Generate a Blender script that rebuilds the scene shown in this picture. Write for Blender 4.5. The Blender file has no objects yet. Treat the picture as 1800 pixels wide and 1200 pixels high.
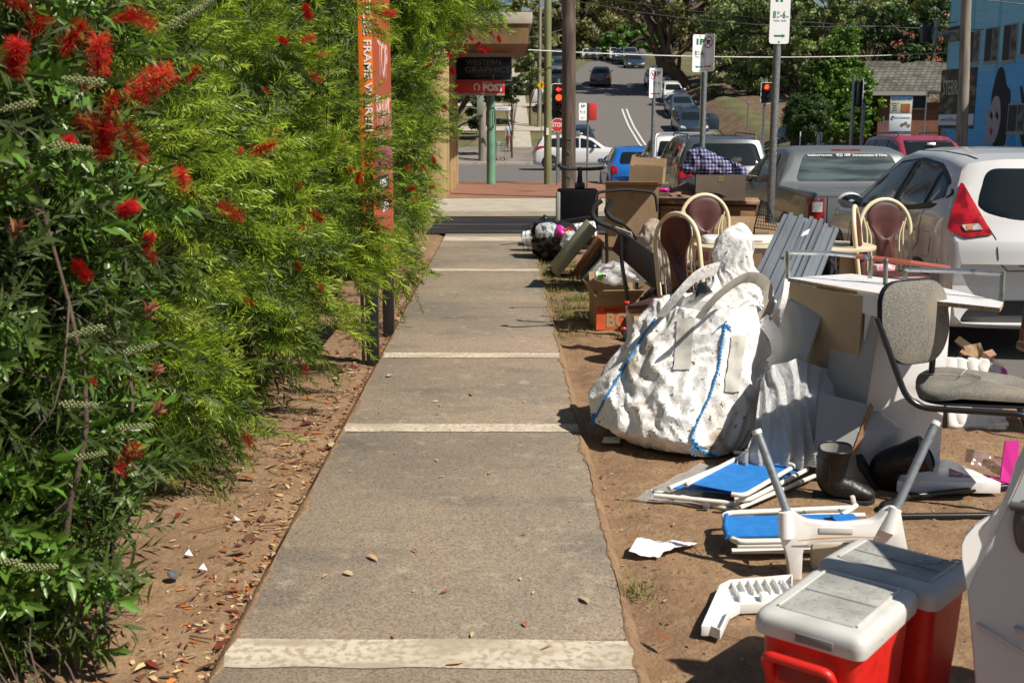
import bpy, bmesh, math, random
import numpy as np
from mathutils import Vector, Matrix, Euler, noise
from mathutils.bvhtree import BVHTree
R = math.radians
SC = bpy.context.scene
COL = SC.collection
random.seed(7)

# ---------------------------------------------------------------- camera, sky, sun, exposure
PITCH = math.atan(380 / 2000)
YAW = math.atan(15 * math.cos(PITCH) / 2000)
cd = bpy.data.cameras.new('camera'); cam = bpy.data.objects.new('camera', cd); COL.objects.link(cam)
cam.location = (0, 0, 1.6)
cam.rotation_euler = (math.pi / 2 - PITCH, 0, -YAW)
cd.sensor_width = 36; cd.lens = 40; cd.clip_start = .05; cd.clip_end = 2000
cd.dof.use_dof = True; cd.dof.focus_distance = 8.0; cd.dof.aperture_fstop = 7.0
SC.camera = cam
SUN_EL, SUN_AZ = 50, 34            # azimuth: degrees from +X towards -Y
wd = bpy.data.worlds.new('World'); SC.world = wd; wd.use_nodes = True
nt = wd.node_tree; bg = nt.nodes['Background']
sky = nt.nodes.new('ShaderNodeTexSky'); sky.sky_type = 'NISHITA'; sky.sun_disc = False
sky.sun_elevation = R(SUN_EL); sky.sun_rotation = R(90 + SUN_AZ); sky.altitude = 50
nt.links.new(sky.outputs[0], bg.inputs[0]); bg.inputs[1].default_value = .05
sl = bpy.data.lights.new('sun', 'SUN'); sl.energy = 5; sl.angle = R(.5); sl.color = (1, .93, .82)
so = bpy.data.objects.new('sun', sl); COL.objects.link(so)
sdir = Vector((math.cos(R(SUN_EL)) * math.cos(R(SUN_AZ)), -math.cos(R(SUN_EL)) * math.sin(R(SUN_AZ)), math.sin(R(SUN_EL))))
so.rotation_euler = sdir.to_track_quat('Z', 'Y').to_euler()
SC.view_settings.view_transform = 'Standard'; SC.view_settings.look = 'None'
SC.view_settings.exposure = .34; SC.view_settings.gamma = 1
SC.cycles.max_bounces = 6; SC.cycles.transparent_max_bounces = 12

# ---------------------------------------------------------------- sight-line helpers (photo coordinates 1800x1200)
CR = cam.rotation_euler.to_matrix(); CO = Vector((0, 0, 1.6))
def ray(px, py):
    return CR @ Vector(((px - 900) / 2000, (600 - py) / 2000, -1))
def W(px, py, Y):                   # world point at distance Y
    d = ray(px, py); return CO + d * (Y / d.y)
def G(px, py, z=0):                 # world point at height z
    d = ray(px, py); return CO + d * ((z - 1.6) / d.z)

# ---------------------------------------------------------------- terrain profile
PY = [-10, 10, 21, 33, 45, 58, 62, 70, 80, 100, 116, 140, 165, 220, 500]
PZ = [-.08, -.09, -.27, -.5, -.6, -.55, -.45, .45, 2.1, 5.1, 7.1, 9.3, 10.2, 10.5, 11]
def prof(y): return float(np.interp(y, PY, PZ))
def sstep(a, b, t):
    t = min(1, max(0, (t - a) / (b - a))); return t * t * (3 - 2 * t)
def H(x, y):
    z = prof(y)
    z += sstep(13.6, 16, x) * sstep(44, 52, y) * .95
    return z
def VZ(y): return float(np.interp(y, [-10, 22, 36], [0, 0, -.16]))     # verge and path level
def centre(y): return 8.4 + max(0, (y - 75) / 25) ** 1.5 * 1.6

# ---------------------------------------------------------------- materials
MATS = {}
def mat(name, col, rough=.6, metal=0, var=None, bump=None, spec=.5, coat=0, emit=None, alpha=1, trans=0, island=0, extra=None, sheen=0, translucent=0, ior=None):
    """var: list of (scale, colour, low, high[, stretch]) mixed in by noise; bump: (scale, strength[, distance])"""
    if name in MATS: return MATS[name]
    m = bpy.data.materials.new(name); m.use_nodes = True; MATS[name] = m
    t = m.node_tree; N = t.nodes; L = t.links; b = N['Principled BSDF']
    b.inputs['Roughness'].default_value = rough; b.inputs['Metallic'].default_value = metal
    b.inputs['Specular IOR Level'].default_value = spec; b.inputs['Coat Weight'].default_value = coat
    b.inputs['Coat Roughness'].default_value = .04
    b.inputs['Alpha'].default_value = alpha; b.inputs['Transmission Weight'].default_value = trans
    if ior: b.inputs['IOR'].default_value = ior
    if sheen: b.inputs['Sheen Weight'].default_value = sheen
    b.inputs['Base Color'].default_value = (*col, 1)
    tc = N.new('ShaderNodeTexCoord'); cur = None
    for v in (var or []):
        sc, c2, lo, hi = v[:4]; vec = tc.outputs['Object']
        if len(v) > 4:
            mp = N.new('ShaderNodeMapping'); mp.inputs['Scale'].default_value = v[4]; L.new(vec, mp.inputs[0]); vec = mp.outputs[0]
        n = N.new('ShaderNodeTexNoise'); n.inputs['Scale'].default_value = sc; n.inputs['Detail'].default_value = 5; L.new(vec, n.inputs['Vector'])
        mr = N.new('ShaderNodeMapRange'); mr.inputs[1].default_value = lo; mr.inputs[2].default_value = hi; L.new(n.outputs[0], mr.inputs[0])
        mx = N.new('ShaderNodeMix'); mx.data_type = 'RGBA'; L.new(mr.outputs[0], mx.inputs[0])
        if cur is None: mx.inputs[6].default_value = (*col, 1)
        else: L.new(cur, mx.inputs[6])
        mx.inputs[7].default_value = (*c2, 1); cur = mx.outputs[2]
    if extra: cur = extra(N, L, tc, cur, col)
    if island:
        g = N.new('ShaderNodeNewGeometry'); hs = N.new('ShaderNodeHueSaturation')
        mr = N.new('ShaderNodeMapRange'); mr.inputs[3].default_value = 1 - island; mr.inputs[4].default_value = 1 + island
        L.new(g.outputs['Random Per Island'], mr.inputs[0]); L.new(mr.outputs[0], hs.inputs['Value'])
        mh = N.new('ShaderNodeMapRange'); mh.inputs[3].default_value = .485; mh.inputs[4].default_value = .515
        L.new(g.outputs['Random Per Island'], mh.inputs[0]); L.new(mh.outputs[0], hs.inputs['Hue'])
        if cur is None: hs.inputs['Color'].default_value = (*col, 1)
        else: L.new(cur, hs.inputs['Color'])
        cur = hs.outputs[0]
    if cur is not None: L.new(cur, b.inputs['Base Color'])
    if bump:
        bs = bump if isinstance(bump, list) else [bump]; prev = None
        for q in bs:
            n = N.new('ShaderNodeTexNoise'); n.inputs['Scale'].default_value = q[0]; n.inputs['Detail'].default_value = 4
            L.new(tc.outputs['Object'], n.inputs['Vector'])
            bp = N.new('ShaderNodeBump'); bp.inputs['Strength'].default_value = q[1]; bp.inputs['Distance'].default_value = q[2] if len(q) > 2 else .01
            L.new(n.outputs[0], bp.inputs['Height'])
            if prev: L.new(prev, bp.inputs['Normal'])
            prev = bp.outputs[0]
        L.new(prev, b.inputs['Normal'])
    if emit:
        b.inputs['Emission Color'].default_value = (*emit[0], 1); b.inputs['Emission Strength'].default_value = emit[1]
    if translucent:
        tr = N.new('ShaderNodeBsdfTranslucent'); ms = N.new('ShaderNodeMixShader'); ms.inputs[0].default_value = translucent
        if cur is not None: L.new(cur, tr.inputs[0])
        else: tr.inputs[0].default_value = (*col, 1)
        L.new(b.outputs[0], ms.inputs[1]); L.new(tr.outputs[0], ms.inputs[2])
        L.new(ms.outputs[0], N['Material Output'].inputs[0])
    return m
def ex_brick(sx, c1, c2, mortar, bw=.5, rh=.25, ms=.02, rot=None):
    def f(N, L, tc, cur, col):
        mp = N.new('ShaderNodeMapping'); mp.inputs['Scale'].default_value = (sx, sx, sx)
        if rot: mp.inputs['Rotation'].default_value = rot
        L.new(tc.outputs['Object'], mp.inputs[0])
        b = N.new('ShaderNodeTexBrick'); L.new(mp.outputs[0], b.inputs[0])
        b.inputs['Color1'].default_value = (*c1, 1); b.inputs['Color2'].default_value = (*c2, 1); b.inputs['Mortar'].default_value = (*mortar, 1)
        b.inputs['Scale'].default_value = 1; b.inputs['Mortar Size'].default_value = ms; b.inputs['Brick Width'].default_value = bw; b.inputs['Row Height'].default_value = rh
        if cur is None: return b.outputs[0]
        mx = N.new('ShaderNodeMix'); mx.data_type = 'RGBA'; mx.blend_type = 'MULTIPLY'; mx.inputs[0].default_value = 1
        L.new(cur, mx.inputs[6]); L.new(b.outputs[0], mx.inputs[7]); return mx.outputs[2]
    return f

# ---------------------------------------------------------------- mesh builder
def rotm(rx=0, ry=0, rz=0): return Euler((R(rx), R(ry), R(rz))).to_matrix()
def round_poly(pts, r, n=5):
    out = []; N = len(pts)
    rr = r if isinstance(r, (list, tuple)) else [r] * N
    for i in range(N):
        p0, p1, p2 = Vector(pts[i - 1]), Vector(pts[i]), Vector(pts[(i + 1) % N])
        a = p0 - p1; b = p2 - p1; k = min(rr[i], a.length * .49, b.length * .49)
        if k < 1e-5: out.append(tuple(p1)); continue
        A = p1 + a.normalized() * k; B = p1 + b.normalized() * k
        for j in range(n + 1):
            t = j / n; out.append(tuple(A * (1 - t) ** 2 + p1 * 2 * t * (1 - t) + B * t * t))
    return out
class MB:
    def __init__(s): s.v = []; s.f = []; s.mi = []; s.m = 0
    def add(s, vs, fs):
        o = len(s.v); s.v += [tuple(v) for v in vs]; s.f += [tuple(i + o for i in f) for f in fs]; s.mi += [s.m] * len(fs); return s
    def box(s, c, d, rot=None):
        vs = [Vector((x * d[0] / 2, y * d[1] / 2, z * d[2] / 2)) for x in (-1, 1) for y in (-1, 1) for z in (-1, 1)]
        if rot is not None: vs = [rot @ v for v in vs]
        c = Vector(c)
        return s.add([v + c for v in vs], [(0, 1, 3, 2), (4, 6, 7, 5), (0, 4, 5, 1), (2, 3, 7, 6), (0, 2, 6, 4), (1, 5, 7, 3)])
    def hexa(s, b, t):              # four bottom and four top corners, same order
        return s.add(list(b) + list(t), [(3, 2, 1, 0), (4, 5, 6, 7), (0, 1, 5, 4), (1, 2, 6, 5), (2, 3, 7, 6), (3, 0, 4, 7)])
    def slab(s, quad, th):          # polygon in space thickened along its normal
        q = [Vector(p) for p in quad]; n = (q[1] - q[0]).cross(q[-1] - q[0]).normalized() * th; k = len(q)
        return s.add(q + [p - n for p in q], [tuple(range(k)), tuple(range(2 * k - 1, k - 1, -1))] + [(i, i + k, (i + 1) % k + k, (i + 1) % k) for i in range(k)])
    def prism(s, poly, z0, z1, M=None):
        M = M or Matrix(); k = len(poly)
        vs = [M @ Vector((p[0], p[1], z)) for z in (z0, z1) for p in poly]
        return s.add(vs, [tuple(range(k - 1, -1, -1)), tuple(range(k, 2 * k))] + [(i, (i + 1) % k, (i + 1) % k + k, i + k) for i in range(k)])
    def tube(s, pts, r, n=8, closed=False, cap=True, flat=None):
        P = [Vector(p) for p in pts]; k = len(P); rr = r if isinstance(r, (list, tuple)) else [r] * k
        T = []
        for i in range(k):
            a = P[i - 1] if (i or closed) else P[0]; b = P[(i + 1) % k] if (i < k - 1 or closed) else P[-1]
            T.append((b - a).normalized() if (b - a).length > 1e-9 else Vector((0, 0, 1)))
        u = T[0].orthogonal().normalized(); vs = []; prev = T[0]
        for i in range(k):
            q = prev.rotation_difference(T[i]); u = (q @ u).normalized(); prev = T[i]; w = T[i].cross(u)
            for j in range(n):
                a = 2 * math.pi * j / n + math.pi / n
                vs.append(P[i] + (u * math.cos(a) + w * math.sin(a) * (flat or 1)) * rr[i])
        fs = []; kk = k if closed else k - 1
        for i in range(kk):
            for j in range(n):
                a = i * n; b = ((i + 1) % k) * n
                fs.append((a + j, a + (j + 1) % n, b + (j + 1) % n, b + j))
        if cap and not closed: fs += [tuple(range(n - 1, -1, -1)), tuple(range((k - 1) * n, k * n))]
        return s.add(vs, fs)
    def cyl(s, a, b, r, r2=None, n=16): return s.tube([a, b], [r, r if r2 is None else r2], n)
    def lathe(s, prof_, M=None, n=20):
        M = M or Matrix(); vs = []; k = len(prof_)
        for r, z in prof_:
            for j in range(n):
                a = 2 * math.pi * j / n; vs.append(M @ Vector((r * math.cos(a), r * math.sin(a), z)))
        fs = [(i * n + j, i * n + (j + 1) % n, (i + 1) * n + (j + 1) % n, (i + 1) * n + j) for i in range(k - 1) for j in range(n)]
        fs += [tuple(range(n - 1, -1, -1)), tuple(range((k - 1) * n, k * n))]
        return s.add(vs, fs)
    def grid(s, P, cu=False):       # P[i][j]
        n, m = len(P), len(P[0]); vs = [p for row in P for p in row]
        fs = [(i * m + j, i * m + (j + 1) % m, ((i + 1) % n) * m + (j + 1) % m, ((i + 1) % n) * m + j)
              for i in range(n - 1) for j in range(m if cu else m - 1)]
        return s.add(vs, fs)
    def build(s, name, mats, parent=None, smooth=None, bevel=0, solid=0, sub=0, loc=None, segs=2):
        me = bpy.data.meshes.new(name); me.from_pydata(s.v, [], s.f)
        if not isinstance(mats, (list, tuple)): mats = [mats]
        for m in mats: me.materials.append(m)
        if any(s.mi): me.polygons.foreach_set('material_index', s.mi)
        me.validate()
        if bevel or True:
            bm = bmesh.new(); bm.from_mesh(me)
            bmesh.ops.recalc_face_normals(bm, faces=bm.faces) if not solid else None
            if bevel:
                ed = [e for e in bm.edges if len(e.link_faces) == 2 and e.calc_face_angle(0) > R(28)]
                bmesh.ops.bevel(bm, geom=ed, offset=bevel, segments=segs, affect='EDGES', clamp_overlap=True, profile=.5)
            bm.to_mesh(me); bm.free()
        o = bpy.data.objects.new(name, me); COL.objects.link(o)
        if smooth is not None or bevel:
            me.polygons.foreach_set('use_smooth', [True] * len(me.polygons)); me.set_sharp_from_angle(angle=R(smooth or 35))
        if solid:
            md = o.modifiers.new('solid', 'SOLIDIFY'); md.thickness = solid; md.offset = 0
        if sub:
            md = o.modifiers.new('sub', 'SUBSURF'); md.levels = sub; md.render_levels = sub
        if loc is not None: o.location = loc
        if parent: o.parent = parent
        return o
def tag(o, label=None, cat=None, group=None, kind=None):
    if label: o['label'] = label
    if cat: o['category'] = cat
    if group: o['group'] = group
    if kind: o['kind'] = kind
    return o
def thing(name, label, cat, loc=(0, 0, 0), rz=0, group=None):
    o = bpy.data.objects.new(name, None); COL.objects.link(o); o.location = loc; o.rotation_euler = (0, 0, R(rz)); o.empty_display_size = .1
    return tag(o, label, cat, group)
def struct(o): o['kind'] = 'structure'; return o
def dup(o, loc=None, rz=None, label=None, swap=None):
    c = o.copy(); COL.objects.link(c)
    if loc is not None: c.location = loc
    if rz is not None: c.rotation_euler = (0, 0, R(rz))
    if label: c['label'] = label
    def kids(src, dst):
        for ch in src.children:
            d = ch.copy(); COL.objects.link(d); d.parent = dst
            if swap and d.type == 'MESH':
                for i, sl_ in enumerate(ch.material_slots):
                    if sl_.material and sl_.material.name in swap:
                        d.material_slots[i].link = 'OBJECT'; d.material_slots[i].material = swap[sl_.material.name]
            kids(ch, d)
    kids(o, c); return c
def npmesh(name, V, F, mats, parent=None, mi=None, smooth=False):
    me = bpy.data.meshes.new(name); V = np.asarray(V, np.float32); F = np.asarray(F, np.int32); k = F.shape[1]
    me.vertices.add(len(V)); me.vertices.foreach_set('co', V.ravel())
    me.loops.add(F.size); me.loops.foreach_set('vertex_index', F.ravel())
    me.polygons.add(len(F)); me.polygons.foreach_set('loop_start', np.arange(0, F.size, k, dtype=np.int32))
    for m in (mats if isinstance(mats, (list, tuple)) else [mats]): me.materials.append(m)
    if mi is not None: me.polygons.foreach_set('material_index', np.asarray(mi, np.int32))
    me.update(calc_edges=True); me.validate()
    o = bpy.data.objects.new(name, me); COL.objects.link(o)
    if parent: o.parent = parent
    return o
def text(name, s, size, M, m, parent=None, width=None, align='CENTER', depth=.002, bold=0):
    cu = bpy.data.curves.new(name, 'FONT'); cu.body = s; cu.size = size; cu.align_x = align; cu.align_y = 'CENTER'; cu.extrude = depth; cu.offset = bold
    cu.resolution_u = 3
    t = bpy.data.objects.new(name, cu); COL.objects.link(t); bpy.context.view_layer.update()
    me = bpy.data.meshes.new_from_object(t.evaluated_get(bpy.context.evaluated_depsgraph_get()))
    bpy.data.objects.remove(t)
    me.materials.clear(); me.materials.append(m)
    if width:
        xs = [v.co.x for v in me.vertices]; w0 = max(xs) - min(xs); me.transform(Matrix.Diagonal((width / w0, 1, 1, 1)))
    me.transform(M)
    o = bpy.data.objects.new(name, me); COL.objects.link(o)
    if parent: o.parent = parent
    return o
def frame(o, x, y):                 # matrix: local X->x, local Y->y, Z->normal
    x = Vector(x).normalized(); y = Vector(y); y = (y - x * y.dot(x)).normalized(); z = x.cross(y)
    M = Matrix((x, y, z)).transposed().to_4x4(); M.translation = Vector(o); return M
def smoothpath(P, n=6):             # Catmull-Rom
    P = [Vector(p) for p in P]; out = []
    for i in range(len(P) - 1):
        a = P[max(i - 1, 0)]; b = P[i]; c = P[i + 1]; d = P[min(i + 2, len(P) - 1)]
        for j in range(n):
            t = j / n; out.append(.5 * ((2 * b) + (c - a) * t + (2 * a - 5 * b + 4 * c - d) * t * t + (3 * b - a - 3 * c + d) * t ** 3))
    return out + [P[-1]]
def bendpath(P, r, n=5):            # straight runs with rounded bends
    P = [Vector(p) for p in P]; out = [P[0]]
    for i in range(1, len(P) - 1):
        a = P[i - 1] - P[i]; b = P[i + 1] - P[i]; k = min(r, a.length * .49, b.length * .49)
        A = P[i] + a.normalized() * k; B = P[i] + b.normalized() * k
        for j in range(n + 1):
            t = j / n; out.append(A * (1 - t) ** 2 + P[i] * 2 * t * (1 - t) + B * t * t)
    return out + [P[-1]]
def nz(x, y=0, z=0): return noise.noise(Vector((x, y, z)))
def fr(v, o=4): return noise.fractal(Vector(v), 1, 2, o)

# common materials
mWhite = mat('white_plastic', (.78, .78, .76), .35, var=[(6, (.55, .52, .47), .58, .8)])
mBlack = mat('black_plastic', (.015, .015, .016), .4)
mBlackTube = mat('black_tube', (.012, .012, .013), .25, spec=.6)
mSteel = mat('galvanised_steel', (.36, .38, .39), .38, .75, var=[(30, (.22, .24, .25), .4, .7)])
mChrome = mat('chrome', (.75, .76, .78), .14, 1)
mCream = mat('cream_metal', (.72, .63, .42), .35, var=[(9, (.5, .4, .25), .6, .85)])
mCard = mat('cardboard', (.36, .25, .14), .85, var=[(3, (.27, .185, .10), .35, .65), (60, (.4, .29, .17), .5, .8)], bump=(40, .15))
mCardDk = mat('cardboard_grey_brown', (.2, .155, .115), .85, var=[(3, (.15, .115, .085), .35, .65)])
mPaper = mat('paper', (.82, .82, .84), .7)
mRed = mat('red_paint', (.55, .03, .02), .4)
mGreenInk = mat('green_ink', (.01, .18, .07), .6)
mBlackInk = mat('black_ink', (.02, .02, .02), .6)
mRedInk = mat('red_ink', (.5, .02, .02), .6)
mWhiteInk = mat('white_ink', (.85, .85, .85), .5)
mRubber = mat('rubber', (.018, .018, .018), .8)
mWoodDk = mat('dark_wood', (.13, .055, .025), .5, var=[(4, (.07, .03, .015), .4, .6, (1, 12, 12))])
mWood = mat('warm_wood', (.36, .17, .07), .5, var=[(4, (.22, .1, .04), .4, .65, (1, 12, 12))])
# ---------------------------------------------------------------- ground, road, footpath
def sheet(name, xs, ys, zf, m, dz=0.0, smooth=True, lat=None):
    P = [[(x + (lat(y) if lat else 0), y, zf(x + (lat(y) if lat else 0), y) + dz) for x in xs] for y in ys]
    o = MB().grid(P).build(name, m, smooth=60 if smooth else None); struct(o); return o
mGrassG = mat('grassy_ground', (.10, .10, .035), .95, var=[(.8, (.17, .135, .07), .42, .6), (12, (.06, .075, .02), .45, .7)], bump=(30, .6, .03))
mRoad = mat('road_asphalt', (.15, .138, .125), .85, var=[(.35, (.15, .14, .13), .4, .65, (1, .15, 1)), (120, (.075, .072, .07), .45, .7)], bump=(150, .3, .004))
mSoil = mat('bare_soil', (.27, .165, .085), .95, var=[(1.6, (.20, .115, .06), .4, .62), (9, (.31, .205, .115), .45, .7), (28, (.19, .12, .07), .52, .66), (90, (.13, .08, .045), .56, .70)], bump=[(55, .7, .012), (220, .5, .004)])
def path_grain(N, L, tc, cur, col):
    v = N.new('ShaderNodeTexVoronoi'); v.inputs['Scale'].default_value = 170; L.new(tc.outputs['Object'], v.inputs['Vector'])
    r = N.new('ShaderNodeValToRGB'); e = r.color_ramp.elements
    e[0].position = 0; e[0].color = (.42, .41, .40, 1); e[1].position = 1; e[1].color = (1.25, 1.22, 1.17, 1); e.new(.45).color = (.9, .88, .85, 1)
    s = N.new('ShaderNodeSeparateColor'); L.new(v.outputs['Color'], s.inputs[0]); L.new(s.outputs[0], r.inputs[0])
    mx = N.new('ShaderNodeMix'); mx.data_type = 'RGBA'; mx.blend_type = 'MULTIPLY'; mx.inputs[0].default_value = .8
    L.new(cur, mx.inputs[6]); L.new(r.outputs[0], mx.inputs[7]); return mx.outputs[2]
mPath = mat('footpath_concrete', (.28, .222, .165), .9, var=[(.7, (.20, .17, .135), .42, .62), (2.1, (.14, .122, .105), .56, .80, (.8, 1.6, 1)), (11, (.33, .28, .21), .56, .75), (34, (.16, .135, .11), .62, .72)], bump=[(260, .5, .003), (60, .2, .004)], extra=path_grain)
mBand = mat('path_band_concrete', (.56, .49, .39), .9, var=[(3.5, (.36, .30, .22), .45, .65, (1, 2.5, 1)), (40, (.36, .29, .21), .47, .6)], bump=(200, .3, .003))
mAsphShade = mat('shade_painted_asphalt', (.018, .018, .021), .95, spec=.2, var=[(.9, (.07, .064, .058), .52, .66, (.35, 3, 1)), (90, (.03, .03, .03), .5, .8)], bump=(150, .4, .004))  # tree shade and lighter sunlit streaks painted into the asphalt colour
mConc = mat('pale_concrete', (.42, .38, .31), .9, var=[(2, (.32, .28, .22), .4, .7), (25, (.36, .32, .26), .5, .8)], bump=(100, .2, .003))
mKerb = mat('kerb_concrete', (.30, .27, .23), .9, var=[(4, (.2, .18, .15), .4, .7)], bump=(60, .3, .005))
mPaver = mat('brick_paving', (1, 1, 1), .9, var=[(1.5, (.75, .72, .7), .4, .65), (14, (.8, .8, .8), .45, .7)], extra=ex_brick(1, (.34, .15, .09), (.26, .115, .07), (.20, .13, .09), .23, .08, .006))

XS = [-400, -150, -60, -30, -12, -5, 0, 3, 6, 9, 12, 13, 13.6, 14, 14.5, 15, 15.5, 16, 18, 24, 40, 80, 180, 400]
YS = [-40, -10] + list(range(-5, 45, 5)) + [46, 48, 50, 52, 55, 58, 60, 62, 64, 66, 68, 70, 73, 76, 80, 85, 90, 95, 100, 104, 108, 112, 116, 122, 130, 140, 150, 165, 190, 220, 300, 500]
sheet('ground', XS, YS, lambda x, y: H(x, y) - (.0 if y > 62 else .03), mGrassG, -.012)
# the street, near part wide enough for the crossing street
RX = [3.05, 4, 6, 8, 10, 12, 13.6]
ry = [y for y in YS if -10 <= y <= 165]
sheet('road', RX, [y for y in ry if y <= 60] + [61, 62], lambda x, y: prof(y), mRoad, .0)
def roadlat(y): return centre(y) - 8.4
sheet('uphill_road', [4.2, 6, 8.4, 11, 13.6], [62, 63] + [y for y in ry if y > 63], lambda x, y: H(8, y), mRoad, .03, lat=roadlat)
sheet('crossing_road', [-120, -60, -20, 0, 3.05], [36.4, 38, 40, 45, 50, 55, 58, 60, 61.2], lambda x, y: prof(y), mRoad, .001)
sheet('crossing_road_east', [13.6, 18, 40, 90], [35, 38, 40, 43.5], lambda x, y: prof(y), mRoad, .001)
# double centre line and a few lane dashes uphill
mLine = mat('road_paint', (.62, .62, .6), .7, var=[(30, (.4, .4, .39), .5, .75)])
for dx in (-.16, .16):
    sheet('centre_line', [8.4 + dx - .06, 8.4 + dx + .06], [66, 68, 70, 73, 76, 80, 84], lambda x, y: H(8, y), mLine, .05, lat=roadlat)
sheet('lane_line', [11.15, 11.27], [80.5, 82.6], lambda x, y: H(8, y), mLine, .05, lat=roadlat)
sheet('stop_line', [3.4, 8.1], [35.3, 35.7], lambda x, y: prof(y), mLine, .008)

# near verge: soil with fine relief
vx = list(np.arange(-3.2, 2.96, .05)); vy = list(np.arange(1.6, 12, .05)) + list(np.arange(12, 22.1, .2))
def soilz(x, y):
    z = VZ(y) + .018 * fr((x * 2, y * 2, 0)) + .010 * fr((x * 9, y * 9, 3)) + .004 * max(0, noise.noise(Vector((x * 26, y * 26, 1))))
    if -.95 < x < .5: z = VZ(y) - .015
    return z
sheet('bare_ground', vx, vy, soilz, mSoil)
sheet('verge_ground', [-30, -3.15], [-3, 1.6, 22, 36], lambda x, y: VZ(y), mSoil, -.01)
sheet('verge_ground_front', [-3.2, 3.0], [-3, 1.65], lambda x, y: VZ(y), mSoil, -.01)
sheet('verge_ground_far', [-3.2, 2.95], [22, 26, 31, 36], lambda x, y: VZ(y), mSoil, -.006)
# kerb along the street and round the corner
kb = MB()
ky = [-3, 3, 9, 15, 21, 27, 33, 35.6]
for a, b in zip(ky, ky[1:]):
    kb.hexa([(2.93, a + .006, prof(a) - .1), (3.09, a + .006, prof(a) - .1), (3.09, b, prof(b) - .1), (2.93, b, prof(b) - .1)],
            [(2.93, a + .006, VZ(a)), (3.06, a + .006, VZ(a)), (3.06, b, VZ(b)), (2.93, b, VZ(b))])
struct(kb.build('kerb', mKerb, bevel=.012))
kb = MB(); kb.box((-20, 36.25, prof(36) - .05), (46, .18, .5)); struct(kb.build('crossing_kerb', mKerb, bevel=.012))
kb = MB()
kb.hexa([(-60, 61.2, -.7), (4.2, 61.2, -.7), (4.2, 61.5, -.7), (-60, 61.5, -.7)], [(-60, 61.2, -.34), (4.2, 61.2, -.34), (4.2, 61.5, -.32), (-60, 61.5, -.32)])
struct(kb.build('far_kerb', mKerb, bevel=.015))
# footpath slabs
cut = [1.6, 3.31, 5.92, 7.86, 10.2, 12.4, 15.0]
for i, (a, b) in enumerate(zip(cut, cut[1:])):
    g = .012
    o = MB().box((-.225, (a + b) / 2, .0), (1.25, b - a - g, .05)).build('footpath_slab', mPath, bevel=.006); struct(o)
for a, w_ in ((3.21, .19), (5.83, .16), (7.76, .17), (12.5, .2), (16.0, .6)):
    P = []
    for i in range(33):
        x = -.845 + 1.24 * i / 32; P.append([(x, a - w_ / 2 + .012 * nz(x * 6, a) - .02 * x, .0285), (x, a + w_ / 2 + .012 * nz(x * 5, a, 4) - .02 * x, .0285)])
    struct(MB().grid(P).build('footpath_band', mBand))
struct(MB().box((-.225, 15.0 + .9, 0), (1.25, 1.79, .05)).build('footpath_slab', mPath))
sheet('shaded_driveway_patch', [-1.15, -.3, .6, 1.6, 2.93], [16.8, 18, 19.6, 21.2], lambda x, y: VZ(y), mAsphShade, .028)  # dark sheet standing in for a broad tree shadow
sheet('concrete_crossover', [-1.8, 0, 1.27], [21.2, 22, 24.0, 25.9], lambda x, y: VZ(y), mConc, .02)
sheet('concrete_crossover_strip', [1.3, 2.93], [21.2, 22, 24.0, 25.9], lambda x, y: VZ(y), mConc, .016)
sheet('concrete_threshold', [-1.8, 0, 2.93], [20.0, 21.19], lambda x, y: VZ(y), mat('warm_concrete', (.30, .25, .18), .9, var=[(3, (.22, .18, .13), .4, .7)]), .033)
sheet('brick_footpath', [-2.2, 0, 2.93], [26, 28, 31, 34, 36.1], lambda x, y: VZ(y), mPaver, .022)
# soil creeping over the slab edges
for ex, sg, sd in ((.40, -1, 2), (-.85, 1, 9)):
    P = []
    for i in range(420):
        y = 2.6 + 12.2 * i / 419; w = max(.004, .012 + .035 * noise.noise(Vector((y * 2.3, sd, 0))) + .02 * noise.noise(Vector((y * 11, sd, 4)))); P.append([(ex - sg * .03, y, -.01), (ex + sg * .002, y, .0285), (ex + sg * w * .6, y, .0295), (ex + sg * w, y, .0262)])
    struct(MB().grid(P).build('soil_edge', mSoil, smooth=60))
# uphill footpath and driveways on the far corner
sheet('uphill_footpath', [.35, 1.7], [66, 68, 70, 73, 76, 80, 85, 90, 95, 100, 108, 116], lambda x, y: H(x, y), mConc, .03)
sheet('corner_pavement', [-40, -20, 0, 4.1], [61.5, 62, 64, 66, 68.5], lambda x, y: H(x, y), mat('dull_concrete', (.21, .18, .15), .9, var=[(1, (.15, .13, .11), .4, .65)], bump=(20, .2, .01)), .04)
for a, b in ((74.5, 76.2), (85.5, 87), (93, 95)):
    sheet('driveway_crossing', [-4, 0, 4.1], [a, b], lambda x, y: H(x, y), mConc, .05)
sheet('corner_footpath', [13.7, 15.2], [47, 50, 52, 55, 60, 64], lambda x, y: H(x, y), mat('brown_footpath', (.20, .15, .11), .9, var=[(1, (.14, .10, .07), .4, .65)]), .03)
sheet('leafy_bank', [13.9, 15, 17, 21], [66, 70, 73, 76, 80, 85, 90, 95], lambda x, y: H(x, y), mat('leaf_litter_ground', (.16, .10, .06), .95, var=[(2, (.09, .06, .035), .4, .6)], bump=(10, .5, .05)), .04)

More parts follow.
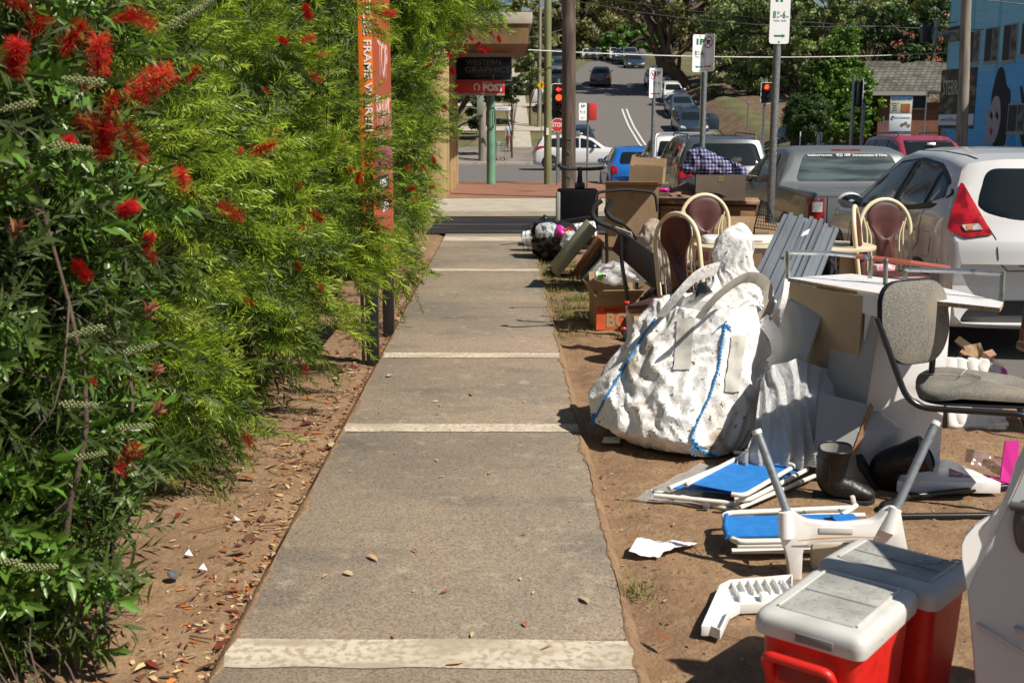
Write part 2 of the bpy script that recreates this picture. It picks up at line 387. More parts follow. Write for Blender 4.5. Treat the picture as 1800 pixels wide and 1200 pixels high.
# leaf litter, twigs and crumbs: nobody could count them
rng = np.random.default_rng(3)
def leafplate(L_, W_, curl):
    return np.array([[-L_ / 2, 0, 0], [-L_ * .15, W_ / 2, curl * .5], [L_ * .2, W_ * .42, curl * .7], [L_ / 2, 0, curl * .2], [L_ * .2, -W_ * .42, curl], [-L_ * .15, -W_ / 2, curl * .6]])
def scatter_leaves(name, pts, sizes, m, zoff=.004, label=None):
    V = []; F = []; o = 0
    for (x, y, z), s in zip(pts, sizes):
        P = leafplate(s, s * rng.uniform(.16, .42), s * rng.uniform(.0, .18)); a = rng.uniform(0, 6.28)
        c, q = math.cos(a), math.sin(a)
        t = rng.uniform(-.25, .25)
        X = P[:, 0] * c - P[:, 1] * q + x; Y = P[:, 0] * q + P[:, 1] * c + y; Z = P[:, 2] + z + zoff + abs(t) * s * .2 + P[:, 1] * t
        V.append(np.stack([X, Y, Z], 1)); F += [[o, o + 5, o + 4, o + 1], [o + 1, o + 4, o + 3, o + 2]]; o += 6
    ob = npmesh(name, np.concatenate(V), F, m, mi=None)
    tag(ob, label, 'leaf litter', kind='stuff')
    for k in range(len(ob.data.materials)): pass
    r_ = rng.integers(0, len(ob.data.materials), len(pts)); ob.data.polygons.foreach_set('material_index', np.repeat(r_, 2).astype(np.int32))
    return ob
litter = [mat('leaf_tan', (.5, .33, .17), .7, island=.4), mat('leaf_orange', (.38, .12, .035), .6, island=.4), mat('leaf_brown', (.12, .06, .03), .7, island=.4),
          mat('leaf_straw', (.46, .35, .21), .7, island=.3), mat('leaf_maroon', (.14, .02, .02), .5, island=.3)]
pts, sz = [], []
while len(pts) < 5200:
    y = rng.uniform(2.6, 14); x = -.87 - abs(rng.normal(0, .13)) if rng.random() < .7 else rng.uniform(-1.9, -.87)
    if x < -2.2: continue
    pts.append((x, y, soilz(x, y) if x < -.9 else .0)); sz.append(rng.uniform(.05, .10) if rng.random() < .05 else rng.uniform(.009, .042))
scatter_leaves('leaf_litter', pts, sz, litter, label='dry tan and orange leaves lying along the left edge of the footpath')
pts, sz = [], []
for i in range(2600):
    x = rng.uniform(.42, 2.9); y = rng.uniform(2.6, 12); pts.append((x, y, soilz(x, y))); sz.append(rng.uniform(.006, .03))
scatter_leaves('soil_litter', pts, sz, litter[1:4] + [litter[2]], label='small bark crumbs and leaf bits on the bare verge soil')
pts, sz = [], []
for i in range(70):
    x = rng.uniform(-.8, .38); y = 2.7 + 9 * rng.random() ** 1.2; pts.append((x, y, .028)); sz.append(rng.uniform(.012, .045))
for px, py, s in ((655, 982, .075), (612, 1010, .05), (1028, 1056, .07), (862, 832, .05), (830, 693, .1), (685, 661, .08), (590, 770, .03), (800, 1168, .06), (960, 1140, .05), (768, 810, .05), (770, 728, .04), (1165, 1122, .10), (1310, 990, .06), (1165, 992, .05)):
    p = G(px, py, .028); pts.append(tuple(p)); sz.append(s)
scatter_leaves('path_leaves', pts, sz, [litter[0], litter[1], litter[1], litter[3]], label='scattered fallen leaves lying on the concrete footpath slabs')
tw = MB()
for i in range(170):
    s = rng.random() < .75
    x = (-.9 - abs(rng.normal(0, .4))) if s else rng.uniform(.45, 2.6); y = rng.uniform(2.7, 11); a = rng.uniform(0, 6.28); l = rng.uniform(.03, .16)
    z = soilz(x, y) + .006
    tw.tube([(x, y, z), (x + l * .5 * math.cos(a), y + l * .5 * math.sin(a), z + .006), (x + l * math.cos(a + .3), y + l * math.sin(a + .3), z)], rng.uniform(.0012, .0035), 5)
tag(tw.build('twigs', mat('twig_bark', (.14, .08, .05), .9), smooth=60), 'thin dry twigs scattered on the soil beside the footpath', 'twigs', kind='stuff')
# small white crumbs of paper
cr = MB()
for px, py in ((508, 861), (350, 1003), (325, 978), (415, 918), (1100, 872)):
    p = G(px, py, .01); a = rng.uniform(0, 3)
    cr.slab([(p.x, p.y, .02), (p.x + .03 * math.cos(a), p.y + .03 * math.sin(a), .012), (p.x + .02 * math.cos(a + 1), p.y + .03 * math.sin(a + 1), .03)], .001)
tag(cr.build('paper_scraps', mPaper), 'tiny white paper scraps on the soil', 'litter', kind='stuff')
b = MB()
for i in range(2200):
    l = rng.random() < .4; x = rng.uniform(-2.2, -.9) if l else rng.uniform(.45, 2.8); y = rng.uniform(2.6, 9); s = rng.uniform(.003, .009) * (1.7 if rng.random() < .06 else 1); z = soilz(x, y); v = [(x + s * a * rng.uniform(.6, 1.2), y + s * q * rng.uniform(.6, 1.2), z + s * c * rng.uniform(.4, .8)) for a, q, c in ((1, 0, 0), (-1, 0, 0), (0, 1, 0), (0, -1, 0), (0, 0, 1))]
    b.add(v, [(0, 2, 4), (2, 1, 4), (1, 3, 4), (3, 0, 4)])
tag(b.build('soil_clods', mat('soil_clod', (.23, .145, .08), .95, island=.35)), 'small clods and stones on the bare verge soil', 'soil clods', kind='stuff')
# sparse grass tufts on the verge near the panels
V = []; F = []; o = 0
spots = [(G(970 + rng.uniform(-6, 60), py).x, G(970, py).y) for py in (470, 480, 500, 530, 545, 560) for _ in range(9)]
spots += [(G(980, 550).x + rng.uniform(-.1, .6), rng.uniform(8.5, 13.5)) for _ in range(150)] + [tuple(G(1115, 1045).xy)] * 3 + [tuple(G(130, 1125).xy)] * 3 + [tuple(G(385, 880).xy)] * 2
for sx, sy in spots:
    for b in range(26):
        x = sx + rng.normal(0, .045); y = sy + rng.normal(0, .045); a = rng.uniform(0, 6.28); h = rng.uniform(.015, .06); l = rng.uniform(.01, .04); w_ = .003
        z = .005
        V += [[x - w_ * math.sin(a), y + w_ * math.cos(a), z], [x + w_ * math.sin(a), y - w_ * math.cos(a), z], [x + l * math.cos(a), y + l * math.sin(a), z + h]]; F.append([o, o + 1, o + 2]); o += 3
tag(npmesh('verge_grass', V, F, mat('dry_grass', (.16, .17, .04), .8, island=.5, translucent=.3)), 'sparse green and straw grass tufts growing on the verge', 'grass', kind='stuff')
# ---------------------------------------------------------------- bottlebrush shrubs and trees
rs = np.random.default_rng(11)
def unit(a): return a / np.maximum(np.linalg.norm(a, axis=-1, keepdims=True), 1e-9)
def sprig(nl, stem, L_, W_, ang, tip=.5, broad=False, droop=.12, rnd=rs):
    """stem along +Z; leaves spiral round it. returns verts (n,3), quads"""
    V = []; F = []; o = 0
    for i in range(nl):
        t = (i + .5) / nl; a = i * 2.399 + rnd.normal(0, .25); th = R(ang * (1 - tip * t) + rnd.normal(0, 9))
        l = L_ * (1 - .35 * t) * rnd.uniform(.75, 1.15); w_ = W_ * rnd.uniform(.8, 1.2)
        d = np.array([math.sin(th) * math.cos(a), math.sin(th) * math.sin(a), math.cos(th)]); s = np.array([-math.sin(a), math.cos(a), 0]); n = np.cross(d, s)
        b = np.array([0, 0, t * stem]); cup = n * w_ * .25
        if broad:
            V += [b, b + d * l * .3 + s * w_ * .43 + cup, b + d * l * .65 + s * w_ * .42 + cup - n * l * droop * .4, b + d * l - n * l * droop,
                  b + d * l * .65 - s * w_ * .42 + cup - n * l * droop * .4, b + d * l * .3 - s * w_ * .43 + cup, b + d * l * .3, b + d * l * .65 - n * l * droop * .4]
            F += [[o, o + 1, o + 2, o + 7], [o, o + 7, o + 4, o + 5], [o + 7, o + 2, o + 3, o + 4]]; o += 8
        else:
            V += [b, b + d * l * .45 + s * w_ / 2 + cup, b + d * l - n * l * droop, b + d * l * .45 - s * w_ / 2 + cup]
            F.append([o, o + 1, o + 2, o + 3]); o += 4
    return np.array(V), np.array(F)
def basis(D):
    D = unit(D); up = np.where(np.abs(D[:, 2:3]) > .95, np.array([[1., 0, 0]]), np.array([[0, 0, 1.]])); X = unit(np.cross(up, D)); Y = np.cross(D, X)
    return X, Y, D
def stamp(protos, P, D, S, rnd=rs):
    VV = []; FF = []; off = 0; k = len(protos); which = rnd.integers(0, k, len(P)); roll = rnd.uniform(0, 6.283, len(P))
    for q in range(k):
        idx = np.where(which == q)[0]
        if not len(idx): continue
        v, f = protos[q]; X, Y, Z = basis(D[idx]); c = np.cos(roll[idx])[:, None]; s = np.sin(roll[idx])[:, None]
        X2 = X * c + Y * s; Y2 = -X * s + Y * c
        A = np.stack([X2, Y2, Z], 1) * S[idx][:, None, None]          # (N,3,3) rows
        out = np.einsum('vk,nkj->nvj', v, A) + P[idx][:, None, :]
        VV.append(out.reshape(-1, 3)); FF.append((f[None] + (np.arange(len(idx)) * len(v))[:, None, None] + off).reshape(-1, f.shape[1])); off += len(idx) * len(v)
    return np.concatenate(VV), np.concatenate(FF)
def lump_points(lumps, n, inner=.62, rnd=rs, faceonly=False):
    """points near the surface of a union of bumpy ellipsoids, with outward directions"""
    vol = np.array([l[3] * l[4] + l[4] * l[5] + l[3] * l[5] for l in lumps]); pr = vol / vol.sum(); P = []; D = []
    tot = 0
    while tot < n:
        k = rnd.choice(len(lumps), p=pr, size=n); u = unit(rnd.normal(size=(n, 3))); L_ = np.array(lumps)[k]
        if faceonly: keep = (u[:, 1] < .45) | (u[:, 0] > .1)
        else: keep = np.ones(n, bool)
        wob = 1 + .13 * np.sin(u[:, 0] * 7 + L_[:, 0] * 9) * np.cos(u[:, 2] * 8 + L_[:, 1] * 5) + .09 * np.sin(u[:, 1] * 13 + u[:, 2] * 11 + L_[:, 2] * 3)
        r = (1 - (1 - inner) * rnd.random(n) ** 1.6) * wob
        p = L_[:, :3] + u * r[:, None] * L_[:, 3:6]
        ins = np.zeros(n, bool)
        for j, l in enumerate(lumps):
            q = (p - np.array(l[:3])) / np.array(l[3:6]); ins |= (np.linalg.norm(q, axis=1) < .72) & (k != j)
        keep &= ~ins & (p[:, 2] > .06)
        P.append(p[keep]); D.append((u / L_[:, 3:6])[keep]); tot += keep.sum()
    return np.concatenate(P)[:n], unit(np.concatenate(D)[:n])

mLeafFine = mat('fine_leaf', (.29, .40, .035), .42, spec=.4, island=.45, translucent=.35, var=[(2.2, (.07, .13, .015), .45, .58), (5, (.44, .52, .07), .52, .72)])
mLeafBroad = mat('broad_leaf', (.10, .19, .025), .35, spec=.5, island=.4, translucent=.25, var=[(2.5, (.10, .16, .03), .5, .7)])
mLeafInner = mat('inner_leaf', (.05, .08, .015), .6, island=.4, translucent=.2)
mStem = mat('shrub_bark', (.10, .07, .05), .85, var=[(12, (.08, .055, .04), .4, .65)], bump=(60, .5, .01))
mFil = mat('red_filament', (.52, .004, .008), .6, spec=.2, island=.35, translucent=.3)
mPod = mat('pale_pod', (.22, .25, .11), .6, island=.25)
mNew = mat('new_red_leaf', (.25, .09, .05), .5, island=.3, translucent=.3)
protoF = [sprig(44, .24, .078, .0078, 58) for _ in range(4)] + [sprig(32, .15, .07, .0075, 56) for _ in range(2)]
protoB = [sprig(15, .19, .10, .023, 66, broad=True) for _ in range(4)] + [sprig(10, .11, .09, .021, 62, broad=True) for _ in range(2)]
protoC = [sprig(20, .22, .09, .0095, 60) for _ in range(3)]
def flower_mesh(n=950, L_=.085, rad=.032):
    V = []; F = []; o = 0
    for i in range(n):
        z = rs.uniform(0, L_); a = rs.uniform(0, 6.283); el = rs.normal(.15, .3); l = rad * rs.uniform(.75, 1.1)
        d = np.array([math.cos(a) * math.cos(el), math.sin(a) * math.cos(el), math.sin(el)]); s = np.array([-math.sin(a), math.cos(a), 0]) * .0004
        b = np.array([0, 0, z]); V += [b - s, b + s, b + d * l + s * 1.4, b + d * l - s * 1.4]; F.append([o, o + 1, o + 2, o + 3]); o += 4
    m = npmesh('flower', V, F, mFil); me = m.data; bpy.data.objects.remove(m); return me
flower_me = [flower_mesh(), flower_mesh(260, .06, .028), flower_mesh(420, .11, .036)]
def pod_mesh():
    b = MB(); b.tube([(0, 0, -.01), (0, 0, .1)], .0025, 6)
    for i in range(58):
        t = i / 58; a = i * 2.4; r = .0085 * (1 - .35 * t); c = Vector((math.cos(a) * r, math.sin(a) * r, .1 * t)); s = .0045 * (1 - .35 * t)
        b.add([c + Vector(q) * s for q in ((1, 0, 0), (-1, 0, 0), (0, 1, 0), (0, -1, 0), (0, 0, 1), (0, 0, -1))], [(0, 2, 4), (2, 1, 4), (1, 3, 4), (3, 0, 4), (2, 0, 5), (1, 2, 5), (3, 1, 5), (0, 3, 5)])
    o = b.build('seed_spike', mPod, smooth=80); me = o.data; bpy.data.objects.remove(o); return me
pod_me = pod_mesh()
def put(me, parent, p, d, s):
    o = bpy.data.objects.new(me.name.split('.')[0], me); COL.objects.link(o); o.parent = parent
    o.location = Vector(p) - parent.location; o.rotation_euler = Vector(d).to_track_quat('Z', 'Y').to_euler(); o.scale = (s, s, s); return o
def shrub(name, label, base, lumps, n, protos, mleaf, scale=1, droop=.25, nfl=12, stems=5, flowers=(), pods=(), inner=900, grp='bottlebrush shrubs hedging the left side of the path', cat='shrub', extra=(), side=.9, biasx=.25, clip=None):
    t = thing(name, label, cat, base, 0, grp); b = np.array(base)
    per = 13; nb = n // per
    T_, D_ = lump_points(lumps, nb, .72)
    Bd = unit(D_ * .9 + np.array([biasx, -.12, -droop]) + np.stack([np.sin(T_[:, 1] * 7 + T_[:, 2] * 4), np.cos(T_[:, 0] * 6), np.sin(T_[:, 2] * 9)], 1) * .3 + rs.normal(size=(nb, 3)) * .3)
    u_ = np.tile(np.linspace(0, 1, per), nb); Pb = np.repeat(T_, per, 0); Db = np.repeat(Bd, per, 0); ln = np.repeat(rs.uniform(.28, .55, nb), per) * scale
    P = Pb - Db * (1 - u_)[:, None] * ln[:, None]; P[:, 2] += .10 * (1 - (1 - u_) ** 2) * 0 - .12 * u_ ** 2 * ln; side_ = unit(np.cross(Db, rs.normal(size=(len(P), 3))))
    P = P + side_ * (.045 * scale * rs.random((len(P), 1))); Dn = unit(Db + side_ * (rs.uniform(.15, .75, (len(P), 1)) * (1.15 - .8 * u_[:, None])) + np.array([0, 0, -.25]) * u_[:, None] * droop * 2); D = np.repeat(D_, per, 0)
    k = P[:, 2] > .07
    if clip is not None: k &= clip(P)
    P, Dn, D = P[k], Dn[k], D[k]
    for (p0, d0, m_, sp) in extra:
        q = np.array(p0) + rs.normal(size=(m_, 3)) * sp; P = np.concatenate([P, q]); D = np.concatenate([D, np.tile(d0, (m_, 1))]); Dn = np.concatenate([Dn, unit(np.tile(d0, (m_, 1)) + rs.normal(size=(m_, 3)) * .3)])
    n = len(P); S = scale * rs.uniform(.7, 1.2, n)
    V, F = stamp(protos, P - Dn * .06 * scale, Dn, S)
    npmesh('foliage', V - b, F, mleaf, t)
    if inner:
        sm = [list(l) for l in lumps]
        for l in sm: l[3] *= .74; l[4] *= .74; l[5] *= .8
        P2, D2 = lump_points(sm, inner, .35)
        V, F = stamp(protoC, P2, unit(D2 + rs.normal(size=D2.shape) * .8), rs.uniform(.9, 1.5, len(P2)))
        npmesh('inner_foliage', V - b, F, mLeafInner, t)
    st = MB(); lc = [Vector(l[:3]) for l in lumps]
    for i in range(stems):
        a = 6.28 * i / stems + rs.uniform(-.3, .3); q0 = Vector((base[0] + .1 * math.cos(a), base[1] + .12 * math.sin(a), base[2] - .04)); c = lc[i % len(lc)]
        top = c + Vector(rs.normal(size=3)) * .25; mid = q0.lerp(top, .5) + Vector(rs.normal(size=3)) * .1
        path = smoothpath([q0, q0.lerp(mid, .5) + Vector(rs.normal(size=3)) * .04, mid, top], 4)
        r0 = rs.uniform(.008, .017); st.tube([p - Vector(base) for p in path], [r0 * (1 - .75 * k / (len(path) - 1)) for k in range(len(path))], 7)
        for j in range(14):
            s0 = path[int(rs.integers(3, len(path)))]; idx = int(rs.integers(0, len(P))); e = Vector(P[idx])
            for _ in range(12):
                k2 = int(rs.integers(0, len(P))); e2 = Vector(P[k2])
                if (e2 - s0).length < (e - s0).length: e = e2
            pp = smoothpath([s0, s0.lerp(e, .5) + Vector(rs.normal(size=3)) * .05, e], 3)
            st.tube([p - Vector(base) for p in pp], [.0042 * (1 - .8 * k / (len(pp) - 1)) for k in range(len(pp))], 5)
    st.build('stems', mStem, t, smooth=80)
    for (p, d, s, k) in flowers: put(flower_me[k % 3], t, p, d, s)
    idx = rs.integers(0, len(P), nfl * 6); c = 0
    for i in idx:
        if c >= nfl: break
        if Dn[i][0] > 0 or D[i][1] < -.3:
            put(flower_me[int(rs.integers(0, 3))], t, P[i] + D[i] * .03, Dn[i] + rs.normal(size=3) * .4, rs.uniform(.7, 1.1)); c += 1
    for (p, d, s) in pods: put(pod_me, t, p, d, s)
    return t
def FL(lst): return [(W(px, py, Y), (rs.uniform(-1, 1), -.2, rs.uniform(-.8, .6)), s * .84, i) for i, (px, py, Y, s) in enumerate(lst)]
bb = [(-1.42, 3.25, .34, .28, .35, .25), (-1.75, 3.0, .35, .4, .3, .3), (-1.80, 3.75, 1.75, .62, .62, .85), (-1.62, 3.35, 1.05, .46, .5, .62), (-1.52, 3.55, .62, .36, .42, .34), (-1.95, 3.0, .9, .55, .4, .8), (-1.55, 3.9, 1.15, .35, .4, .5), (-1.75, 3.05, 1.7, .45, .4, .6)]
fl1 = FL([(150, 40, 3.15, 1.3), (205, 160, 3.1, 1.5), (225, 240, 3.1, 1.5), (180, 215, 3.15, 1.3), (90, 30, 3.1, 1.4), (250, 285, 3.2, 1.2), (130, 460, 3.25, .9), (155, 664, 3.3, .6), (245, 778, 3.35, 1.15), (20, 130, 2.9, 1.2), (60, 20, 3.0, 1.3), (222, 20, 3.2, 1), (210, 375, 3.3, .9), (110, 250, 3.0, .8), (232, 175, 3.1, 1.5), (240, 30, 3.2, .8), (255, 440, 3.5, .9), (172, 130, 3.05, 1.2)])
pd1 = [(W(px, py, Y), (sx, -.1, sz_), 1.0) for px, py, Y, sx, sz_ in ((60, 180, 2.9, -.9, -.2), (180, 145, 2.95, -1, .1), (300, 45, 3.1, 1, .5), (95, 255, 2.9, 1, -.1), (180, 575, 3.1, -1, -.25), (220, 620, 3.15, 1, .3), (40, 998, 2.9, 1, .1), (210, 752, 3.1, 1, .1), (110, 710, 3.0, 1, 0), (35, 990, 2.85, -1, .2), (330, 30, 3.2, 1, .6), (130, 805, 3.1, 1, .2))]
s1 = shrub('bottlebrush_shrub', 'broad leaved dark green bottlebrush with big red flowers, nearest the camera at far left', (-1.30, 3.28, 0), bb, 3600, protoB, mLeafBroad, 1.0, .1, 6, 9, fl1, pd1, 1500)
# reddish new shoots on the broad shrub
for px, py, Y in ((250, 560, 3.2), (262, 668, 3.2), (268, 735, 3.25), (140, 165, 3.0), (20, 420, 3.0)):
    V, F = stamp([sprig(9, .05, .055, .014, 45, broad=True)], np.array([W(px, py, Y)]), np.array([[.6, -.3, .7]]), np.array([1.0])); npmesh('new_shoot', V - np.array(s1.location), F, mNew, s1)
L2 = [(-1.95, 5.0, 1.6, .85, .8, 1.25), (-1.75, 4.8, .7, .52, .55, .58), (-1.75, 5.5, 1.1, .55, .6, .7), (-1.5, 5.1, .40, .36, .5, .34), (-2.0, 4.5, 2.2, .75, .7, .8)]
fl2 = FL([(487, 253, 4.4, 1.3), (325, 330, 3.9, 1.4), (383, 358, 4.0, 1.1), (350, 118, 4.2, .9), (575, 95, 5.2, .9), (545, 128, 5.1, .7), (255, 437, 4.1, .9), (540, 402, 5.0, .8), (530, 75, 5.0, .7), (535, 8, 5.0, .9), (475, 165, 4.8, .7), (450, 535, 4.9, .6), (505, 76, 5, .6), (420, 272, 4.4, .6)])
shrub('bottlebrush_shrub', 'bright fine leaved bottlebrush arching out just behind the broad leaved shrub', (-1.95, 4.95, 0), L2, 4600, protoF, mLeafFine, 1.0, .15, 18, 6, fl2, clip=lambda P: P[:, 2] > .1)
L3 = [(-1.70, 6.5, 1.5, .80, .75, 1.15), (-1.5, 6.3, .85, .6, .6, .6), (-1.5, 6.2, .5, .5, .5, .4), (-1.6, 7.2, 1.0, .5, .6, .55), (-2.0, 7.6, 2.3, .8, .9, .9)]
br = [((-.98 + .03 * i, 6.95 + .02 * i, 1.02 - .034 * i + .03 * math.sin(i)), (.9, .1, -.35), 3, .02) for i in range(8)]
fl3 = FL([(632, 303, 6.3, .9), (520, 320, 6.0, .8), (540, 640, 6.0, .8), (518, 460, 6, .7), (612, 300, 6.2, .7), (570, 510, 6.1, .5)])
sgn = lambda P: ~((P[:, 0] > -1.1) & (P[:, 1] > 7.3) & (P[:, 1] < 9.0) & (P[:, 2] > 1.15) & (P[:, 2] < 2.32))
shrub('bottlebrush_shrub', 'fine leaved bottlebrush with a long low twig reaching past the orange sign legs', (-1.8, 6.6, 0), L3, 4600, protoF, mLeafFine, 1.0, .15, 20, 6, fl3, extra=br + [(W(px, py, Y), d, n_, .05) for px, py, Y, d, n_ in ((640, 20, 7.2, (.8, 0, -.2), 12), (655, 55, 7.3, (.9, 0, -.3), 6), (636, 175, 7.1, (.8, -.2, .3), 6), (640, 215, 7.1, (.9, -.1, .2), 8), (640, 260, 7.0, (.8, -.1, -.1), 14), (645, 300, 7.0, (.8, -.1, -.2), 12), (635, 340, 7.0, (.9, -.2, -.3), 14), (640, 385, 7.0, (.9, -.1, -.3), 14), (655, 425, 7.1, (.9, -.1, -.5), 16), (668, 455, 7.2, (.9, 0, -.7), 14), (640, 430, 7.0, (.7, -.1, -.6), 14), (650, 480, 7.2, (.5, -.1, -.8), 6), (620, 470, 6.9, (.7, 0, -.7), 14), (605, 560, 6.6, (.8, -.2, -.4), 14), (690, 200, 7.3, (.9, 0, -.4), 2), (700, 440, 8.9, (.8, -.4, -.6), 14), (725, 470, 9.0, (.8, -.4, -.5), 12), (705, 500, 8.9, (.5, -.4, -.8), 10))], clip=sgn)
L4 = [(-1.68, 10.2, 1.7, .84, 1.15, 1.45), (-1.5, 9.9, .75, .58, .8, .55), (-1.9, 8.9, 2.9, .9, .9, .7)]
fl4 = FL([(730, 330, 9.3, .9), (765, 328, 9.8, 1), (738, 345, 9.4, .8), (760, 275, 9.6, .8), (770, 130, 9.6, .9), (715, 300, 9.2, .6)])
shrub('bottlebrush_shrub', 'fine leaved bottlebrush directly behind the orange sign', (-1.8, 10, 0), L4, 3600, protoF, mLeafFine, 1.15, .15, 26, 6, fl4, clip=sgn)
L5 = [(-1.5, 12.3, 1.6, .86, 1.2, 1.4), (-1.35, 12.4, .7, .58, .9, .5), (-1.4, 12.0, 2.9, 1.15, 1.2, .75), (-1.3, 11.8, 1.9, .75, .8, .8)]
fl5 = FL([(785, 95, 11.4, 1.0), (790, 160, 11.6, 1.1), (800, 60, 11.5, .8), (845, 75, 12, .9), (765, 160, 11.4, .8), (778, 185, 11.5, .8), (795, 120, 11.6, 1.1), (765, 325, 11.5, .9), (740, 290, 11.4, .8)])
shrub('bottlebrush_shrub', 'tall fine leaved bottlebrush with red flowers reaching out in front of the cream building', (-1.75, 12.2, 0), L5, 3600, protoF, mLeafFine, 1.2, .2, 30, 6, fl5)
L6 = [(-1.65, 14.6, 1.7, .85, 1.3, 1.5), (-1.15, 13.6, 3.2, 1.2, 1.2, .7), (-.62, 12.9, 2.95, .55, .7, .42), (-1.4, 14.6, .7, .55, .9, .6)]
fl6 = FL([(880, 75, 12.6, 1.1), (862, 60, 12.7, 1), (850, 82, 12.6, 1.1), (832, 72, 12.6, .8), (868, 85, 12.6, 1), (808, 100, 12.7, .8), (840, 90, 12.5, 1), (858, 45, 12.6, .7), (822, 85, 12.6, .8)])
shrub('bottlebrush_shrub', 'farthest bottlebrush of the hedge, its top hanging over the path', (-1.9, 14.5, 0), L6, 4200, protoF, mLeafFine, 1.2, .35, 16, 6, fl6)
# second, darker row that closes the view behind the hedge
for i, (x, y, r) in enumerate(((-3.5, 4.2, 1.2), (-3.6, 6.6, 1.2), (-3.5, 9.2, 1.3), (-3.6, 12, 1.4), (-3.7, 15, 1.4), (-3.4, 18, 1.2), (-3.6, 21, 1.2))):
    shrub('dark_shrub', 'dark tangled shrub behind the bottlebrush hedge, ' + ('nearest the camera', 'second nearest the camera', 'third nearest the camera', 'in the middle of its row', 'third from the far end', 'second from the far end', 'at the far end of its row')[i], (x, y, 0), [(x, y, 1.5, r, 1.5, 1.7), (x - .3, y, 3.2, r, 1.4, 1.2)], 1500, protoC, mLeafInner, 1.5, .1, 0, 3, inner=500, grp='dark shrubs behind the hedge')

# trees
mBark = mat('tree_bark', (.12, .085, .06), .9, var=[(5, (.05, .035, .025), .4, .65, (4, 4, .7))], bump=(15, .6, .05))
mBarkPale = mat('pale_bark', (.30, .26, .21), .85, var=[(3, (.16, .13, .10), .4, .65, (3, 3, .6))])
leafcols = {'olive': (.24, .24, .075), 'dark': (.07, .09, .03), 'green': (.14, .26, .03), 'pale': (.25, .32, .095), 'brownish': (.26, .20, .10), 'bright': (.09, .20, .02), 'deep': (.05, .10, .02)}
LM = {k: mat('leaves_' + k, c, .55, island=.45, translucent=.25, var=[(.5, tuple(q * .55 for q in c), .42, .62), (1.7, tuple(min(1, q * 1.5) for q in c), .55, .75)]) for k, c in leafcols.items()}
def tree(name, label, base, lumps, n, leaf, col, trunk_r=.3, sub=22, sub_r=.28, lean=(0, 0), group=None, bark=None, limbs=True, cat='tree', shell=.5):
    """crown = many small leaf clumps scattered over the lumps (x, y, z relative to base, rx, ry, rz)"""
    t = thing(name, label, cat, base, 0, group)
    P, D = lump_points([(l[0], l[1], l[2] + 100, *l[3:]) for l in lumps], sub * len(lumps), shell); P[:, 2] -= 100
    k = rs.integers(0, len(P), n); rr = sub_r * min(l[3] for l in lumps) * rs.uniform(.55, 1.25, len(P))
    u = unit(rs.normal(size=(n, 3))); pos = P[k] + u * (rr[k] * rs.random(n) ** .45)[:, None] * np.array([1.15, 1.15, .75])
    d = unit(u + rs.normal(size=(n, 3)) * .7); q = unit(np.cross(d, rs.normal(size=(n, 3)))); e = np.cross(d, q)
    s = leaf * rs.uniform(.55, 1.3, n)[:, None]
    V = np.stack([pos - q * s, pos + e * s * .5, pos + q * s, pos - e * s * .5], 1).reshape(-1, 3)
    npmesh('crown', V, np.arange(4 * n).reshape(n, 4), LM[col], t)
    tr = MB(); top = Vector((sum(l[0] for l in lumps) / len(lumps), sum(l[1] for l in lumps) / len(lumps), sum(l[2] for l in lumps) / len(lumps)))
    mid = Vector((lean[0], lean[1], top.z * .45)); path = smoothpath([(0, 0, -.3), (mid.x * .3, mid.y * .3, mid.z * .45), mid, top], 5)
    tr.tube(path, [trunk_r * (1.15 - .95 * i / (len(path) - 1)) for i in range(len(path))], 9)
    if limbs:
        for i in range(min(len(P), 26)):
            e2 = Vector(P[int(rs.integers(0, len(P)))]); s0 = path[int(rs.integers(len(path) // 3, len(path)))]
            pp = smoothpath([s0, s0.lerp(e2, .5) + Vector((0, 0, .12 * (e2 - s0).length)), e2], 3)
            tr.tube(pp, [trunk_r * .32 * (1 - .8 * j / (len(pp) - 1)) for j in range(len(pp))], 5)
    tr.build('trunk', bark or mBark, t, smooth=80); return t
def gp(px, Y): p = W(px, 200, Y); return (p.x, Y, H(p.x, Y))
def crown(px, py, Y, wpx, hpx, base, depth=1.0):          # a lump seen at px,py with half sizes in photo pixels
    c = W(px, py, Y); rx = wpx * Y / 2000; rz = hpx * Y / 2000
    return (c.x - base[0], c.y - base[1], c.z - base[2], rx, max(rx, rz) * depth, rz)
def T(name, label, px, Y, cr, n, leaf, col, **k):
    b = gp(px, Y); return tree(name, label, b, [crown(a, c, Y + (r[0] if r else 0), w_, h_, b) for a, c, w_, h_, *r in cr], n, leaf, col, **k)
T('gum_tree', 'big dark gum tree with leaning forked trunk beside the uphill parked cars', 1205, 92, [(1235, -20, 110, 62), (1130, -30, 90, 40), (1290, 50, 70, 60), (1225, 95, 60, 22), (1180, 25, 60, 30)], 22000, .20, 'olive', trunk_r=.62, lean=(-2.2, 0), sub=26)
T('broad_tree', 'broad pale green tree with sunlit clumps above the right traffic light', 1405, 62, [(1330, 60, 75, 62), (1400, 20, 85, 60), (1280, 110, 52, 45), (1420, 95, 60, 50), (1350, 130, 55, 30), (1290, 20, 55, 45), (1500, -10, 60, 45)], 26000, .12, 'pale', trunk_r=.42, sub=30, sub_r=.25)
T('conifer', 'bright green cone shaped conifer left of the brick house', 1472, 56, [(1435, 222, 36, 22), (1505, 222, 36, 22), (1470, 226, 45, 20), (1470, 200, 72, 42), (1468, 150, 62, 42), (1478, 105, 42, 42), (1486, 65, 22, 30), (1440, 190, 45, 40), (1500, 165, 40, 40)], 34000, .085, 'green', trunk_r=.18, sub=110, sub_r=.3, shell=.35)
